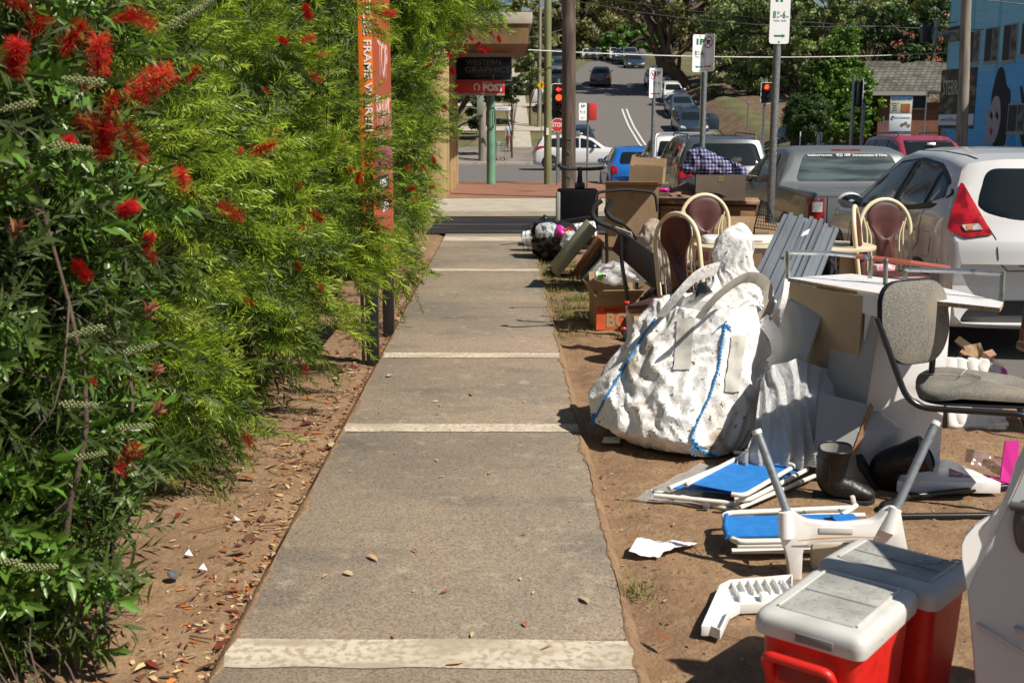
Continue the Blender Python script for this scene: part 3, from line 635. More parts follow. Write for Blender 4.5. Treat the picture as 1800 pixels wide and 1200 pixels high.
T('round_hedge', 'rounded clipped dark green bush on the right corner lawn', 1420, 53, [(1418, 207, 36, 38)], 30000, .055, 'deep', trunk_r=.08, sub=420, sub_r=.22, shell=.8, cat='bush', limbs=False)
T('dark_tree', 'dense dark tree overhanging the brick house roof', 1610, 60, [(1600, 100, 70, 55), (1560, 75, 50, 40), (1640, 150, 45, 60), (1590, 40, 75, 35), (1665, 60, 50, 60)], 20000, .11, 'deep', trunk_r=.4, sub=28)
T('back_tree', 'tree crown against the red roof at top right', 1520, 80, [(1530, 20, 55, 40), (1480, 50, 50, 35), (1590, -5, 45, 28), (1660, 0, 60, 60)], 12000, .16, 'pale', trunk_r=.4)
T('back_tree', 'dark shaded tree mass behind the parked car under the trees', 1320, 85, [(1320, 140, 60, 45), (1380, 150, 60, 45), (1270, 90, 50, 45), (1440, 120, 70, 60), (1340, 60, 80, 60)], 16000, .17, 'dark', trunk_r=.3)
far = [(1040, 150, [(1040, 60, 45, 48), (1030, 15, 50, 50)], 'olive'), (1098, 135, [(1110, 72, 34, 26), (1080, 78, 22, 20), (1140, 75, 20, 20)], 'bright'), (1130, 160, [(1115, 15, 60, 45), (1150, 50, 40, 40)], 'brownish'),
       (1175, 140, [(1170, 60, 36, 44), (1190, 80, 30, 26)], 'brownish'), (1060, 172, [(1060, -5, 60, 50)], 'dark'), (1210, 165, [(1215, 50, 55, 50)], 'olive'), (1000, 175, [(995, 45, 42, 58), (1015, 85, 30, 25)], 'dark'),
       (960, 150, [(950, 60, 28, 30), (972, 30, 20, 25)], 'olive'), (1260, 150, [(1265, 90, 50, 40), (1275, 30, 60, 60)], 'dark'), (1330, 140, [(1340, 90, 60, 50), (1360, 20, 70, 50)], 'dark'), (1450, 150, [(1450, 60, 80, 60), (1550, 60, 60, 60), (1500, 10, 90, 50)], 'olive')]
lab = ['olive tree on the hilltop above the far parked cars', 'low round bright green tree at the hilltop', 'brown tinged gum at the top of the road', 'brownish bushy tree left of the leaning gum trunk', 'dark tall tree at the horizon behind the hilltop trees',
       'olive tree on the hill behind the leaning gum', 'dark tree on the hill seen past the brown power pole', 'small hilltop tree between the two poles', 'dark tree right of the gum trunk on the hillside', 'dark hillside tree behind the broad pale tree', 'wide olive tree mass on the hill behind the conifer']
for (px, Y, cr, c), l in zip(far, lab): T('hill_tree', l, px, Y, cr, 8000, .26, c, trunk_r=.35, group='trees on the hill', sub=26)
T('street_tree', 'small grey green street tree on the uphill grass strip', 932, 77, [(935, 120, 28, 22), (925, 145, 22, 18), (948, 100, 22, 20)], 5000, .12, 'pale', trunk_r=.09, sub=20)
T('side_tree', 'dark leafy tree behind the awning of the corner shop', 850, 95, [(830, 60, 50, 50), (800, 20, 60, 50), (890, 60, 30, 35), (860, 110, 45, 35), (780, 90, 60, 60), (905, 85, 25, 25)], 12000, .19, 'dark', trunk_r=.4)
T('side_tree', 'tall thin trunked gum left of the yellow green pole', 940, 120, [(925, 15, 28, 22), (945, 45, 25, 30), (950, 85, 30, 30)], 5000, .22, 'olive', trunk_r=.22, bark=mBarkPale)
T('flowering_bush', 'dark bush with red tips beneath the post sign', 900, 64, [(890, 168, 18, 16), (905, 150, 20, 14)], 3500, .09, 'dark', trunk_r=.06, cat='bush', sub=30)
T('side_tree', 'dark tree standing behind the cream shopfront', 800, 72, [(840, 195, 24, 35), (800, 160, 60, 50), (845, 150, 40, 40)], 7000, .15, 'deep', trunk_r=.3)
pp = rs.uniform(0, 1, (26000, 3)); a = np.pi * (.12 + .76 * pp[:, 0]); rad = 190 + 60 * pp[:, 2]
x = rad * np.cos(a) * 1.7; y = rad * np.sin(a); k = np.sin(a * 40) * 2 + np.sin(a * 97) * 1.5; z = 8 + pp[:, 1] ** .8 * (13 + k)
m0 = ~((np.abs(x / y + .004) < .012) & (z > 14))
pos = np.stack([x, y, z], 1)[m0]; n = len(pos); d = unit(rs.normal(size=(n, 3))); q = unit(np.cross(d, rs.normal(size=(n, 3)))); e = np.cross(d, q); s = rs.uniform(.8, 2.0, (n, 1))
tag(npmesh('far_woodland', np.stack([pos - q * s, pos + e * s * .6, pos + q * s, pos - e * s * .6], 1).reshape(-1, 3), np.arange(4 * n).reshape(n, 4), LM['olive']), 'far wooded skyline reading as one mass behind the hill', 'woodland', kind='stuff')
# ---------------------------------------------------------------- vehicles
def paint(name, col, metal=.0, rough=.3, coat=.8): return mat(name, col, rough, metal, coat=coat, spec=.5)
pWhite = paint('white_car_paint', (.62, .62, .62)); pSilver = paint('silver_car_paint', (.15, .165, .17), .3, .38, .4); pGrey = paint('grey_car_paint', (.075, .085, .09), .4, .3)
pBlue = paint('blue_car_paint', (.01, .12, .45)); pBlack = paint('black_car_paint', (.012, .013, .016)); pMaroon = paint('maroon_car_paint', (.30, .035, .06)); pNavy = paint('navy_car_paint', (.02, .035, .06)); pSteel = paint('steel_blue_car_paint', (.08, .12, .16), .3)
mGlass = mat('car_glass', (.010, .015, .018), .06, spec=.35); mGlassLt = mat('clear_rear_glass', (.09, .12, .125), .06, spec=.5, var=[(2.5, (.03, .045, .05), .4, .6, (.6, 1, 5))])
mTrim = mat('black_trim', (.012, .012, .012), .5); mTail = mat('tail_light_red', (.45, .008, .012), .15, coat=1, var=[(14, (.2, .004, .006), .45, .6)])
mAmber = mat('amber_lens', (.6, .22, .08), .15, coat=1); mLens = mat('clear_lens', (.6, .6, .6), .1, coat=1, var=[(25, (.3, .3, .3), .4, .6)])
mTyre = mat('tyre', (.016, .016, .016), .85); mRim = mat('alloy_rim', (.42, .43, .44), .3, .8); mPlateY = mat('number_plate', (.6, .45, .05), .5); mPlateW = mat('white_number_plate', (.7, .7, .7), .5)
mGap = mat('panel_gap', (.02, .02, .02), .7)
def car_body(L_, W_, top, belt, zb=.2, bow=.13, tumble=.36, n=64, edge=.09, plan=None):
    tx = [t[0] for t in top]; tz = [t[1] for t in top]
    ys = sorted(set([0, .01, .03, .06, .1, .15, .2, .27, .34] + [L_ - q for q in (0, .01, .03, .06, .1, .15, .2, .3)] + list(np.linspace(.4, L_ - .4, n)) + [t[0] for t in top] + [t[0] + .02 for t in top if .02 < t[0] < L_ - .03]))
    bx = [b[0] for b in belt]; bz = [b[1] for b in belt]
    rows = []
    for y in ys:
        zt = float(np.interp(y, tx, tz)); e0 = min(y, L_ - y)
        w = W_ / 2 * float(np.interp(e0, [0, .03, .1, .3, .8, 1.4], [.90, .945, .965, .985, 1, 1])); z0 = zb + float(np.interp(e0, [0, .1, .4, .7], [.06, .02, .0, 0]))
        b_ = min(float(np.interp(y, bx, bz)), zt - .015); cab = max(0, zt - b_); r = edge * min(1, cab / .25)
        rw = .955 * w - tumble * cab
        half = [(0, z0), (.6 * w, z0), (.9 * w, z0), (.965 * w, z0 + .05), (.99 * w, z0 + .16), (w, z0 + .28), (w, (z0 + b_) / 2 + .06), (.99 * w, b_ - .12), (.972 * w, b_ - .03), (.955 * w, b_)]
        ex, ez = rw, zt - r
        for t in (.25, .5, .75, 1): half.append((.955 * w + (ex - .955 * w) * t + .02 * math.sin(math.pi * t) * min(1, cab), b_ + (ez - b_) * t))
        half += [(rw - r * .18, zt - r * .5), (rw - r * .55, zt - r * .2), (rw - r * 1.3, zt - r * .05), (rw * .55, zt + .008), (0, zt + .014)]
        cx = lambda x: y + (bow * (x / (W_ / 2)) ** 2 * max(0, 1 - y / .9) if y < .9 else -bow * (x / (W_ / 2)) ** 2 * max(0, 1 - (L_ - y) / .9) if L_ - y < .9 else 0)
        rows.append([(x, cx(x), z) for x, z in half] + [(-x, cx(x), z) for x, z in reversed(half[1:-1])])
    mb = MB(); mb.grid(rows, cu=True); k = len(rows[0])
    for r_, rev in ((0, 1), (len(rows) - 1, 0)):
        row = rows[r_]; m_ = len(half)
        for i in range(m_ - 1):
            a, b, c, d = r_ * k + i, r_ * k + i + 1, r_ * k + (k - i - 1) % k, r_ * k + (k - i) % k
            f = [a, b, c, d]; f = list(dict.fromkeys(f))
            if len(f) > 2: mb.f.append(tuple(f)); mb.mi.append(0)
    return mb
class Car:
    def __init__(s, name, label, cat, L_, W_, top, belt, pm, group=None, **k):
        s.t = thing(name, label, cat, (0, 0, 0), 0, group); s.L = L_; s.W = W_; s.pm = pm
        mb = car_body(L_, W_, top, belt, **k); s.body = mb.build('body', pm, s.t, smooth=42)
        s.bvh = BVHTree.FromPolygons([Vector(v) for v in mb.v], mb.f)
    def hit(s, a, b, side):
        if side == 'rear': o, d = Vector((a, -3, b)), Vector((0, 1, 0))
        elif side == 'front': o, d = Vector((a, s.L + 3, b)), Vector((0, -1, 0))
        elif side == 'left': o, d = Vector((-4, a, b)), Vector((1, 0, 0))
        elif side == 'right': o, d = Vector((4, a, b)), Vector((-1, 0, 0))
        else: o, d = Vector((a, b, 4)), Vector((0, 0, -1))
        h = s.bvh.ray_cast(o, d)
        if h[0] is None: return None, None
        n = h[1]; n = n if n.dot(d) < 0 else -n; return h[0], n
    def patch(s, name, poly, side, m, off=.006, r=.04, parent=None, rings=(1, .985, .8, .55, .3, 0), rim=True, bulge=0, rn=5):
        pl = round_poly(poly, r, rn) if r else poly; out = []
        for i in range(len(pl)):
            a = Vector(pl[i]); b = Vector(pl[(i + 1) % len(pl)]); q = max(1, int((b - a).length / .07))
            out += [a.lerp(b, j / q) for j in range(q)]
        c = Vector((sum(p.x for p in out) / len(out), sum(p.y for p in out) / len(out))); rows = []
        for ri, rg in enumerate(rings):
            row = []
            for p in out:
                q = c.lerp(p, max(rg, .001)); h, n = s.hit(q.x, q.y, side); tries = 0
                while h is None and tries < 24: q = q.lerp(c, .06); h, n = s.hit(q.x, q.y, side); tries += 1
                if h is None: h, n = s.hit(c.x, c.y, side)
                row.append(h + n * ((off + bulge * (1 - rg * rg)) if not (rim and ri == 0) else .0005))
            rows.append(row)
        return MB().grid(rows, cu=True).build(name, m, parent or s.t, smooth=50)
    def both(s, name, poly, m, **k):
        for sd in ('left', 'right'): s.patch(name, poly, sd, m, **k)
    def line(s, name, pts, side, w=.006, m=None, parent=None, closed=False):
        P = []
        pts = [Vector(p) for p in pts] + ([Vector(pts[0])] if closed else [])
        for a, b in zip(pts, pts[1:]):
            q = max(1, int((b - a).length / .05))
            for j in range(q): 
                h, n = s.hit(*a.lerp(b, j / q), side)
                if h is not None: P.append(h + n * .001)
        h, n = s.hit(*pts[-1], side); P.append(h + n * .001) if h is not None else 0
        return MB().tube(P, w * .5, 5).build(name, m or mGap, parent or s.t, smooth=60)
    def wheels(s, ys, rad=.31, width=.2, spokes=5, rim=mRim, inset=.0):
        for y in ys:
            for sg in (-1, 1):
                x = sg * (s.W / 2 - width / 2 - inset + .005)
                arch = [(y + (rad + .06) * math.cos(a), rad + (rad + .06) * math.sin(a) + .01) for a in np.linspace(-.35, math.pi + .35, 22)]
                s.patch('wheel_arch', arch, 'left' if sg < 0 else 'right', mTrim, off=.004, r=0)
                mb = MB(); M = Matrix.Translation((x, y, rad)) @ Matrix.Rotation(math.pi / 2 * sg, 4, 'Y')
                w2 = width / 2
                mb.lathe([(rad * .62, -w2), (rad * .9, -w2), (rad * .98, -w2 * .7), (rad, 0), (rad * .98, w2 * .7), (rad * .93, w2), (rad * .7, w2 + .004), (rad * .66, w2 * .8), (rad * .5, w2 * .3)], M, 26)
                wl = mb.build('wheel', mTyre, s.t, smooth=50)
                mb = MB(); mb.lathe([(rad * .66, w2 * .5), (rad * .69, w2 * .98), (rad * .64, w2 * .98), (rad * .6, w2 * .6), (.03, w2 * .5)], M, 26)
                for i in range(spokes):
                    a = 6.283 * i / spokes
                    for da in (-.13, .13):
                        mb.tube([M @ Vector((.04 * math.cos(a + da), .04 * math.sin(a + da), w2 * .8)), M @ Vector((rad * .64 * math.cos(a + da * .8), rad * .64 * math.sin(a + da * .8), w2 * .95))], .018, 5)
                mb.lathe([(.05, w2 * .5), (.05, w2 * .95), (.02, w2)], M, 14)
                mb.build('rim', rim, wl, smooth=40)
    def mirrors(s, y, z, m=None, w=.2):
        for sg in (-1, 1):
            h, n = s.hit(y, z, 'left' if sg < 0 else 'right')
            mb = MB(); c = Vector((h.x + sg * .13, y, z + .03))
            P = []
            for i in range(7):
                t = -1 + 2 * i / 6; rr = math.sqrt(max(0, 1 - t * t * .92)); P.append([c + Vector((sg * .12 * t * .9, .07 * rr * math.cos(a) , .075 * rr * math.sin(a))) for a in np.linspace(0, 6.283, 13)[:-1]])
            mb.grid(P, cu=True); mb.add(P[0], [tuple(range(12))]); mb.add(P[-1], [tuple(range(12))]); mb.tube([h - n * .02, c], .02, 6)
            o = mb.build('mirror', m or s.pm, s.t, smooth=60)
            q = [c + Vector((sg * .1 * math.cos(a), -.066 - .001, .058 * math.sin(a))) for a in np.linspace(0, 6.283, 15)[:-1]]
            MB().add(q, [tuple(range(14))]).build('mirror_glass', mat('mirror_silver', (.5, .52, .52), .05, 1), o)
    def place(s, x, y, z=0, rz=0): s.t.location = (x, y, z); s.t.rotation_euler = (0, 0, R(rz)); return s
    def plate(s, z, side='rear', txt=None, w=.37, h=.11, m=mPlateY):
        hh, n = s.hit(0, z, side); sg = -1 if side == 'rear' else 1
        p = MB().box((0, hh.y + sg * .012, z), (w, .012, h)).build('number_plate', m, s.t, bevel=.003)
        if txt: text('lettering', txt, h * .75, frame((0, hh.y + sg * .0195, z), (-sg, 0, 0), (0, 0, 1)), mBlackInk, p, width=w * .85)

def hatch_small(label, pm, name='parked_car', cat='car', group='cars parked along the street'):
    c = Car(name, label, cat, 3.9, 1.69, [(0, .62), (.03, .80), (.10, .93), (.30, 1.16), (.48, 1.36), (.7, 1.42), (1.3, 1.48), (2.0, 1.46), (2.35, 1.38), (3.0, 1.0), (3.2, .95), (3.6, .82), (3.82, .68), (3.9, .55)], [(0, .93), (1, .93), (3.9, .80)], pm, group)
    c.patch('rear_window', [(-.56, .98), (.56, .98), (.46, 1.33), (-.46, 1.33)], 'rear', mGlass, r=.1)
    c.both('side_window', [(.55, 1.02), (1.75, .97), (1.75, 1.38), (.95, 1.36)], mGlass); c.both('side_window', [(1.82, .97), (2.85, .93), (2.42, 1.28), (1.82, 1.38)], mGlass)
    c.patch('windscreen', [(-.62, 1.0), (.62, 1.0), (.52, 1.36), (-.52, 1.36)], 'front', mGlass, r=.08)
    for sg in (-1, 1):
        c.patch('tail_light', [(sg * .58, .70), (sg * .80, .70), (sg * .78, .95), (sg * .62, .92)], 'rear', mTail, off=.012); c.patch('headlight', [(sg * .45, .62), (sg * .78, .62), (sg * .78, .76), (sg * .52, .74)], 'front', mLens, off=.01)
    c.patch('grille', [(-.36, .42), (.36, .42), (.4, .6), (-.4, .6)], 'front', mTrim); c.plate(.55); c.wheels((.72, 3.2)); c.mirrors(2.62, .98); return c
def sedan(label, pm, name='parked_car', cat='car', group='cars parked along the street'):
    c = Car(name, label, cat, 4.6, 1.78, [(0, .62), (.05, .92), (.1, 1.0), (.75, 1.05), (1.35, 1.36), (1.9, 1.45), (2.5, 1.43), (2.9, 1.33), (3.55, .98), (4.2, .86), (4.5, .72), (4.6, .52)], [(0, .98), (1.2, .94), (4.6, .80)], pm, group)
    c.patch('rear_window', [(-.6, 1.08), (.6, 1.08), (.5, 1.37), (-.5, 1.37)], 'rear', mGlass, r=.08)
    c.both('side_window', [(.95, 1.02), (2.15, .97), (2.15, 1.38), (1.45, 1.32)], mGlass); c.both('side_window', [(2.2, .97), (3.4, .94), (2.9, 1.25), (2.2, 1.38)], mGlass)
    c.patch('windscreen', [(-.66, 1.0), (.66, 1.0), (.54, 1.36), (-.54, 1.36)], 'front', mGlass, r=.08)
    for sg in (-1, 1):
        c.patch('tail_light', [(sg * .52, .78), (sg * .82, .78), (sg * .82, .92), (sg * .55, .91)], 'rear', mTail, off=.012); c.patch('headlight', [(sg * .48, .62), (sg * .82, .62), (sg * .82, .76), (sg * .55, .74)], 'front', mLens, off=.01)
    c.patch('grille', [(-.4, .42), (.4, .42), (.44, .66), (-.44, .66)], 'front', mTrim); c.plate(.62); c.plate(.4, 'front', m=mPlateW); c.wheels((.95, 3.7), .32); c.mirrors(3.05, 1.0); return c
def suv(label, pm, name='parked_car', cat='suv', L_=4.6, group='cars parked along the street', Hh=1.7):
    c = Car(name, label, cat, L_, 1.85, [(0, .60), (.04, .95), (.12, 1.10), (.38, 1.48), (.46, 1.62), (.75, 1.67), (1.6, Hh), (2.4, 1.68), (2.9, 1.56), (3.5, 1.14), (4.2, 1.03), (L_ - .1, .85), (L_, .6)], [(0, 1.06), (1.2, 1.04), (L_, .95)], pm, group, zb=.28, tumble=.30)
    c.patch('rear_window', [(-.68, 1.16), (.68, 1.16), (.58, 1.56), (-.58, 1.56)], 'rear', mGlass, r=.1)
    c.both('side_window', [(.55, 1.15), (1.2, 1.12), (1.2, 1.55), (.8, 1.53)], mGlass); c.both('side_window', [(1.27, 1.11), (2.25, 1.09), (2.25, 1.57), (1.27, 1.57)], mGlass); c.both('side_window', [(2.32, 1.09), (3.35, 1.07), (2.85, 1.45), (2.32, 1.56)], mGlass)
    c.patch('windscreen', [(-.7, 1.16), (.7, 1.16), (.56, 1.58), (-.56, 1.58)], 'front', mGlass, r=.08)
    for sg in (-1, 1):
        c.patch('tail_light', [(sg * .60, .98), (sg * .88, .92), (sg * .86, 1.2), (sg * .74, 1.12)], 'rear', mTail, off=.014); c.patch('headlight', [(sg * .5, .78), (sg * .86, .8), (sg * .86, .95), (sg * .6, .9)], 'front', mLens, off=.01)
    c.patch('grille', [(-.45, .55), (.45, .55), (.5, .8), (-.5, .8)], 'front', mTrim); c.plate(.85); c.plate(.5, 'front', m=mPlateW); c.wheels((.85, L_ - .95), .36, .23); c.mirrors(3.0, 1.14)
    c.patch('rear_bumper', [(-.8, .36), (.8, .36), (.8, .52), (-.8, .52)], 'rear', mTrim, r=.05); return c

# --- white hatchback, right foreground
c = Car('hatchback', 'white five door hatchback parked at the right edge behind the dumped furniture', 'car', 3.95, 1.72,
        [(0, .68), (.02, .83), (.10, .93), (.14, 1.0), (.42, 1.34), (.46, 1.39), (.80, 1.425), (1.3, 1.45), (1.9, 1.45), (2.25, 1.39), (2.9, 1.08), (3.15, .98), (3.6, .86), (3.85, .7), (3.95, .52)],
        [(0, 1.02), (.6, 1.02), (1.4, .95), (2.4, .87), (3.95, .80)], pWhite, 'cars parked along the street', bow=.2, tumble=.40, n=90, edge=.12)
c.patch('rear_window', [(-.62, 1.055), (-.40, .985), (.40, .985), (.62, 1.055), (.49, 1.335), (-.49, 1.335)], 'rear', mGlass, r=[.09, .3, .3, .09, .08, .08], off=.005)
c.patch('window_trim', [(.42, 1.15), (.62, 1.035), (1.6, .945), (2.9, .895), (2.60, 1.13), (2.1, 1.34), (1.5, 1.385), (.95, 1.355), (.6, 1.25)], 'left', mTrim, r=.05, off=.003)
for pl in ([(1.52, .975), (1.56, 1.355), (1.1, 1.345), (.86, 1.30), (.80, 1.06)], [(1.63, .965), (2.74, .915), (2.5, 1.125), (2.1, 1.315), (1.65, 1.36)], [(.75, 1.07), (.8, 1.275), (.58, 1.21), (.50, 1.125)]):
    for sd in ('left', 'right'): c.patch('side_window', pl, sd, mGlass, r=.03, off=.006)
for sg in (-1, 1):
    tl = c.patch('tail_light', [(sg * .665, 1.235), (sg * .61, 1.08), (sg * .56, .96), (sg * .525, .885), (sg * .70, .855), (sg * .80, .91), (sg * .775, 1.03)], 'rear', mTail, off=.018, r=.02, bulge=.01)
    c.patch('reflector', [(sg * .585, .905), (sg * .70, .895), (sg * .72, .935), (sg * .61, .95)], 'rear', mLens, off=.034, r=.01, parent=tl)
    c.patch('indicator', [(sg * .645, .90), (sg * .69, .90), (sg * .69, .935), (sg * .655, .935)], 'rear', mAmber, off=.038, r=.01, parent=tl)
    c.patch('bumper_reflector', [(sg * .60, .395), (sg * .76, .385), (sg * .79, .45), (sg * .57, .455)], 'rear', mTail, off=.01, r=.012)
    c.patch('roof_seam', [(sg * .50, .6), (sg * .515, .6), (sg * .515, 2.1), (sg * .50, 2.1)], 'top', mTrim, off=.003, r=0)
    c.patch('headlight', [(sg * .4, .6), (sg * .8, .62), (sg * .8, .78), (sg * .55, .72)], 'front', mLens)
c.line('tailgate_gap', [(-.60, 1.03), (-.545, .93), (-.515, .86), (-.50, .72), (-.40, .63), (.40, .63), (.50, .72), (.515, .86), (.545, .93), (.60, 1.03)], 'rear', .008)
c.line('bumper_gap', [(.35, .70), (.30, .62), (.28, .5)], 'left', .005)
c.line('door_gap', [(1.60, .95), (1.60, .34), (2.7, .34), (2.78, .6), (2.72, .9)], 'left', .006); c.line('door_gap', [(1.60, .34), (1.15, .36), (.98, .6), (.74, .78), (.76, 1.02)], 'left', .006)
c.patch('fuel_cap', round_poly([(.50, .69), (.68, .69), (.68, .87), (.50, .87)], .03), 'left', pWhite, off=.003, r=.02); c.line('fuel_cap_gap', round_poly([(.50, .69), (.68, .69), (.68, .87), (.50, .87)], .04, 3), 'left', .004, closed=True)
for y in (.98, 2.0):
    h, n = c.hit(y, .86, 'left'); MB().tube(smoothpath([h + Vector((0, .09, 0)), h + Vector((-.035, .06, .005)), h + Vector((-.035, -.06, .005)), h + Vector((0, -.09, 0))], 4), .013, 8).build('door_handle', pWhite, c.t, smooth=60)
c.patch('high_brake_light', [(-.12, 1.345), (.12, 1.345), (.12, 1.365), (-.12, 1.365)], 'rear', mTail, off=.04, r=.005)
c.patch('valance', [(-.72, .27), (.72, .27), (.66, .36), (.45, .42), (-.45, .42), (-.66, .36)], 'rear', mTrim, off=.006, r=.03)
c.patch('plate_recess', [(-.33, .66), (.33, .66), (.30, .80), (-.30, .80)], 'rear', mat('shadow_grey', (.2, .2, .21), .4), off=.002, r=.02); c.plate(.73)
c.wheels((.70, 3.17), .30, .19); c.mirrors(2.58, .94)
c.place(4.06, 8.0, prof(8), -2.6); c.t.scale = (1.03,) * 3

# --- silver utility with canopy glass: rear seen over the table
c = Car('utility', 'silver grey utility with lettering across its rear window, parked behind the cream table', 'ute', 4.95, 1.86,
        [(0, .60), (.02, .98), (.06, 1.0), (1.55, 1.0), (1.60, 1.04), (1.80, 1.34), (1.86, 1.40), (2.2, 1.45), (2.9, 1.44), (3.3, 1.3), (3.9, 1.0), (4.5, .88), (4.85, .7), (4.95, .5)],
        [(0, .96), (1.7, .98), (4.95, .82)], pSilver, 'cars parked along the street', bow=.05, n=80, tumble=.38)
rw = c.patch('rear_window', [(-.67, 1.045), (.67, 1.045), (.53, 1.37), (-.53, 1.37)], 'rear', mGlassLt, r=.07, off=.004)
MB().box((-.3, 1.70, 1.11), (.24, .06, .1)).build('headrest', mTrim, rw, bevel=.02); 
h1, n1 = c.hit(0, 1.345, 'rear'); up = (c.hit(0, 1.36, 'rear')[0] - c.hit(0, 1.2, 'rear')[0]).normalized()
text('lettering', '9525 1899  Instrumentation & Valves', .055, frame(h1 + n1 * .012 + Vector((.17, .0, 0)), (1, 0, 0), up), mWhiteInk, rw, width=.62)
text('lettering', 'Switchboard Instruments', .045, frame(h1 + n1 * .012 + Vector((-.34, .0, 0)), (1, 0, 0), up), mWhiteInk, rw, width=.30)
c.both('side_window', [(1.95, 1.02), (2.9, .97), (2.9, 1.36), (2.25, 1.36)], mGlass); c.both('side_window', [(2.97, .97), (3.75, .94), (3.3, 1.2), (2.97, 1.34)], mGlass)
c.patch('windscreen', [(-.68, 1.0), (.68, 1.0), (.56, 1.36), (-.56, 1.36)], 'front', mGlass)
for sg in (-1, 1):
    tl = c.patch('tail_light', [(sg * .74, .60), (sg * .885, .60), (sg * .885, .94), (sg * .74, .94)], 'rear', mTail, off=.014, r=.02)
    c.patch('reversing_lens', [(sg * .765, .79), (sg * .86, .79), (sg * .86, .90), (sg * .765, .90)], 'rear', mLens, off=.024, r=.01, parent=tl)
c.line('tailgate_gap', [(-.71, .99), (-.71, .52), (.71, .52), (.71, .99)], 'rear', .010); c.line('tub_edge', [(-.9, .955), (.9, .955)], 'rear', .006)
c.patch('high_brake_light', [(-.18, 1.405), (.18, 1.405), (.18, 1.418), (-.18, 1.418)], 'rear', mTail, off=.008, r=.003)
c.patch('rear_bumper', [(-.85, .30), (.85, .30), (.85, .46), (-.85, .46)], 'rear', pSilver, off=.04, r=.04); c.plate(.40); c.wheels((1.0, 3.95), .33, .22); c.mirrors(3.35, .98)
c.place(4.20, 12.25, prof(12) + .01)

# --- grey four wheel drive behind the plaid bag
c = suv('grey four wheel drive with red tail lights and roof rails, parked behind the plaid bag', pGrey, 'four_wheel_drive', 'suv', 4.5)
for sg in (-1, 1): MB().tube(bendpath([(sg * .62, .7, 1.64), (sg * .62, .75, 1.72), (sg * .62, 2.5, 1.74), (sg * .62, 2.6, 1.68)], .05), .014, 6).build('roof_rail', mBlack, c.t, smooth=60)
MB().tube([(0, .85, 1.66), (0, .78, 1.80)], .004, 5).build('aerial', mBlack, c.t)
MB().box((-.28, .245, 1.30), (.16, .002, .09), rotm(-34)).build('window_sticker', mPaper, c.t)
c.place(4.05, 20.7, prof(21) - .02)
# --- white utility with chrome sports bar
c = Car('utility', 'white utility with a tubular silver sports bar behind its cab', 'ute', 5.2, 1.83,
        [(0, .70), (.02, 1.10), (.06, 1.12), (1.55, 1.12), (1.60, 1.16), (1.72, 1.62), (1.8, 1.72), (2.2, 1.78), (2.9, 1.77), (3.3, 1.6), (3.9, 1.2), (4.7, 1.08), (5.1, .85), (5.2, .6)],
        [(0, 1.08), (1.7, 1.12), (5.2, 1.0)], pWhite, 'cars parked along the street', bow=.04, tumble=.30, zb=.4)
c.patch('rear_window', [(-.66, 1.25), (.66, 1.25), (.58, 1.62), (-.58, 1.62)], 'rear', mGlass, r=.05)
c.both('side_window', [(1.85, 1.2), (2.6, 1.18), (2.6, 1.66), (1.95, 1.64)], mGlass); c.both('side_window', [(2.68, 1.18), (3.75, 1.14), (3.25, 1.52), (2.68, 1.66)], mGlass); c.patch('windscreen', [(-.68, 1.2), (.68, 1.2), (.58, 1.65), (-.58, 1.65)], 'front', mGlass)
for sg in (-1, 1): c.patch('tail_light', [(sg * .74, .72), (sg * .885, .72), (sg * .885, 1.02), (sg * .74, 1.02)], 'rear', mTail, off=.014, r=.02)
c.line('tailgate_gap', [(-.71, 1.10), (-.71, .64), (.71, .64), (.71, 1.10)], 'rear', .012); c.patch('rear_bumper', [(-.85, .45), (.85, .45), (.85, .6), (-.85, .6)], 'rear', mRim, off=.06, r=.04)
MB().tube(bendpath([(-.84, .75, 1.10), (-.74, 1.4, 1.80), (.74, 1.4, 1.80), (.84, .75, 1.10)], .16), .045, 10).build('sports_bar', mRim, c.t, smooth=60)
c.wheels((1.15, 4.2), .38, .24); c.mirrors(3.4, 1.2, mTrim); c.place(4.42, 26.6, prof(27) - .02)
# --- blue hatch
c = hatch_small('bright blue hatchback parked farthest down the kerb, beside the crossing street', pBlue); c.place(3.95, 33.6, prof(34))
# --- white wagon up from the ute
c = suv('white four wheel drive pulled in beyond the white utility', pWhite, 'parked_car'); c.place(7.2, 44.5, prof(45)); c.t.rotation_euler = (0, 0, R(180)); c.t.location = (7.9, 47, prof(47))
# --- white suv crossing the intersection, side on
c = suv('white suv side on, crossing the intersection behind the poles', pWhite, 'crossing_suv', 'suv', 4.75, None, 1.72); c.place(1.4, 56.5, prof(57) - .02, -90)
# --- maroon wagon facing us
c = Car('station_wagon', 'maroon station wagon with roof rails facing the camera', 'station wagon', 4.6, 1.72,
        [(0, .6), (.04, 1.0), (.1, 1.06), (.3, 1.36), (.4, 1.42), (1, 1.46), (2.3, 1.45), (2.75, 1.34), (3.4, .98), (4.2, .88), (4.5, .75), (4.6, .5)], [(0, .98), (2, .95), (4.6, .82)], pMaroon, None, tumble=.30)
ws = c.patch('windscreen', [(-.64, 1.0), (.64, 1.0), (.55, 1.37), (-.55, 1.37)], 'front', mGlass, r=.05)
c.both('side_window', [(.4, 1.02), (1.2, 1.0), (1.2, 1.37), (.6, 1.36)], mGlass, r=.03); c.both('side_window', [(1.27, 1.0), (2.15, .98), (2.15, 1.38), (1.27, 1.38)], mGlass, r=.03); c.both('side_window', [(2.22, .98), (3.2, .95), (2.75, 1.25), (2.22, 1.37)], mGlass, r=.03)
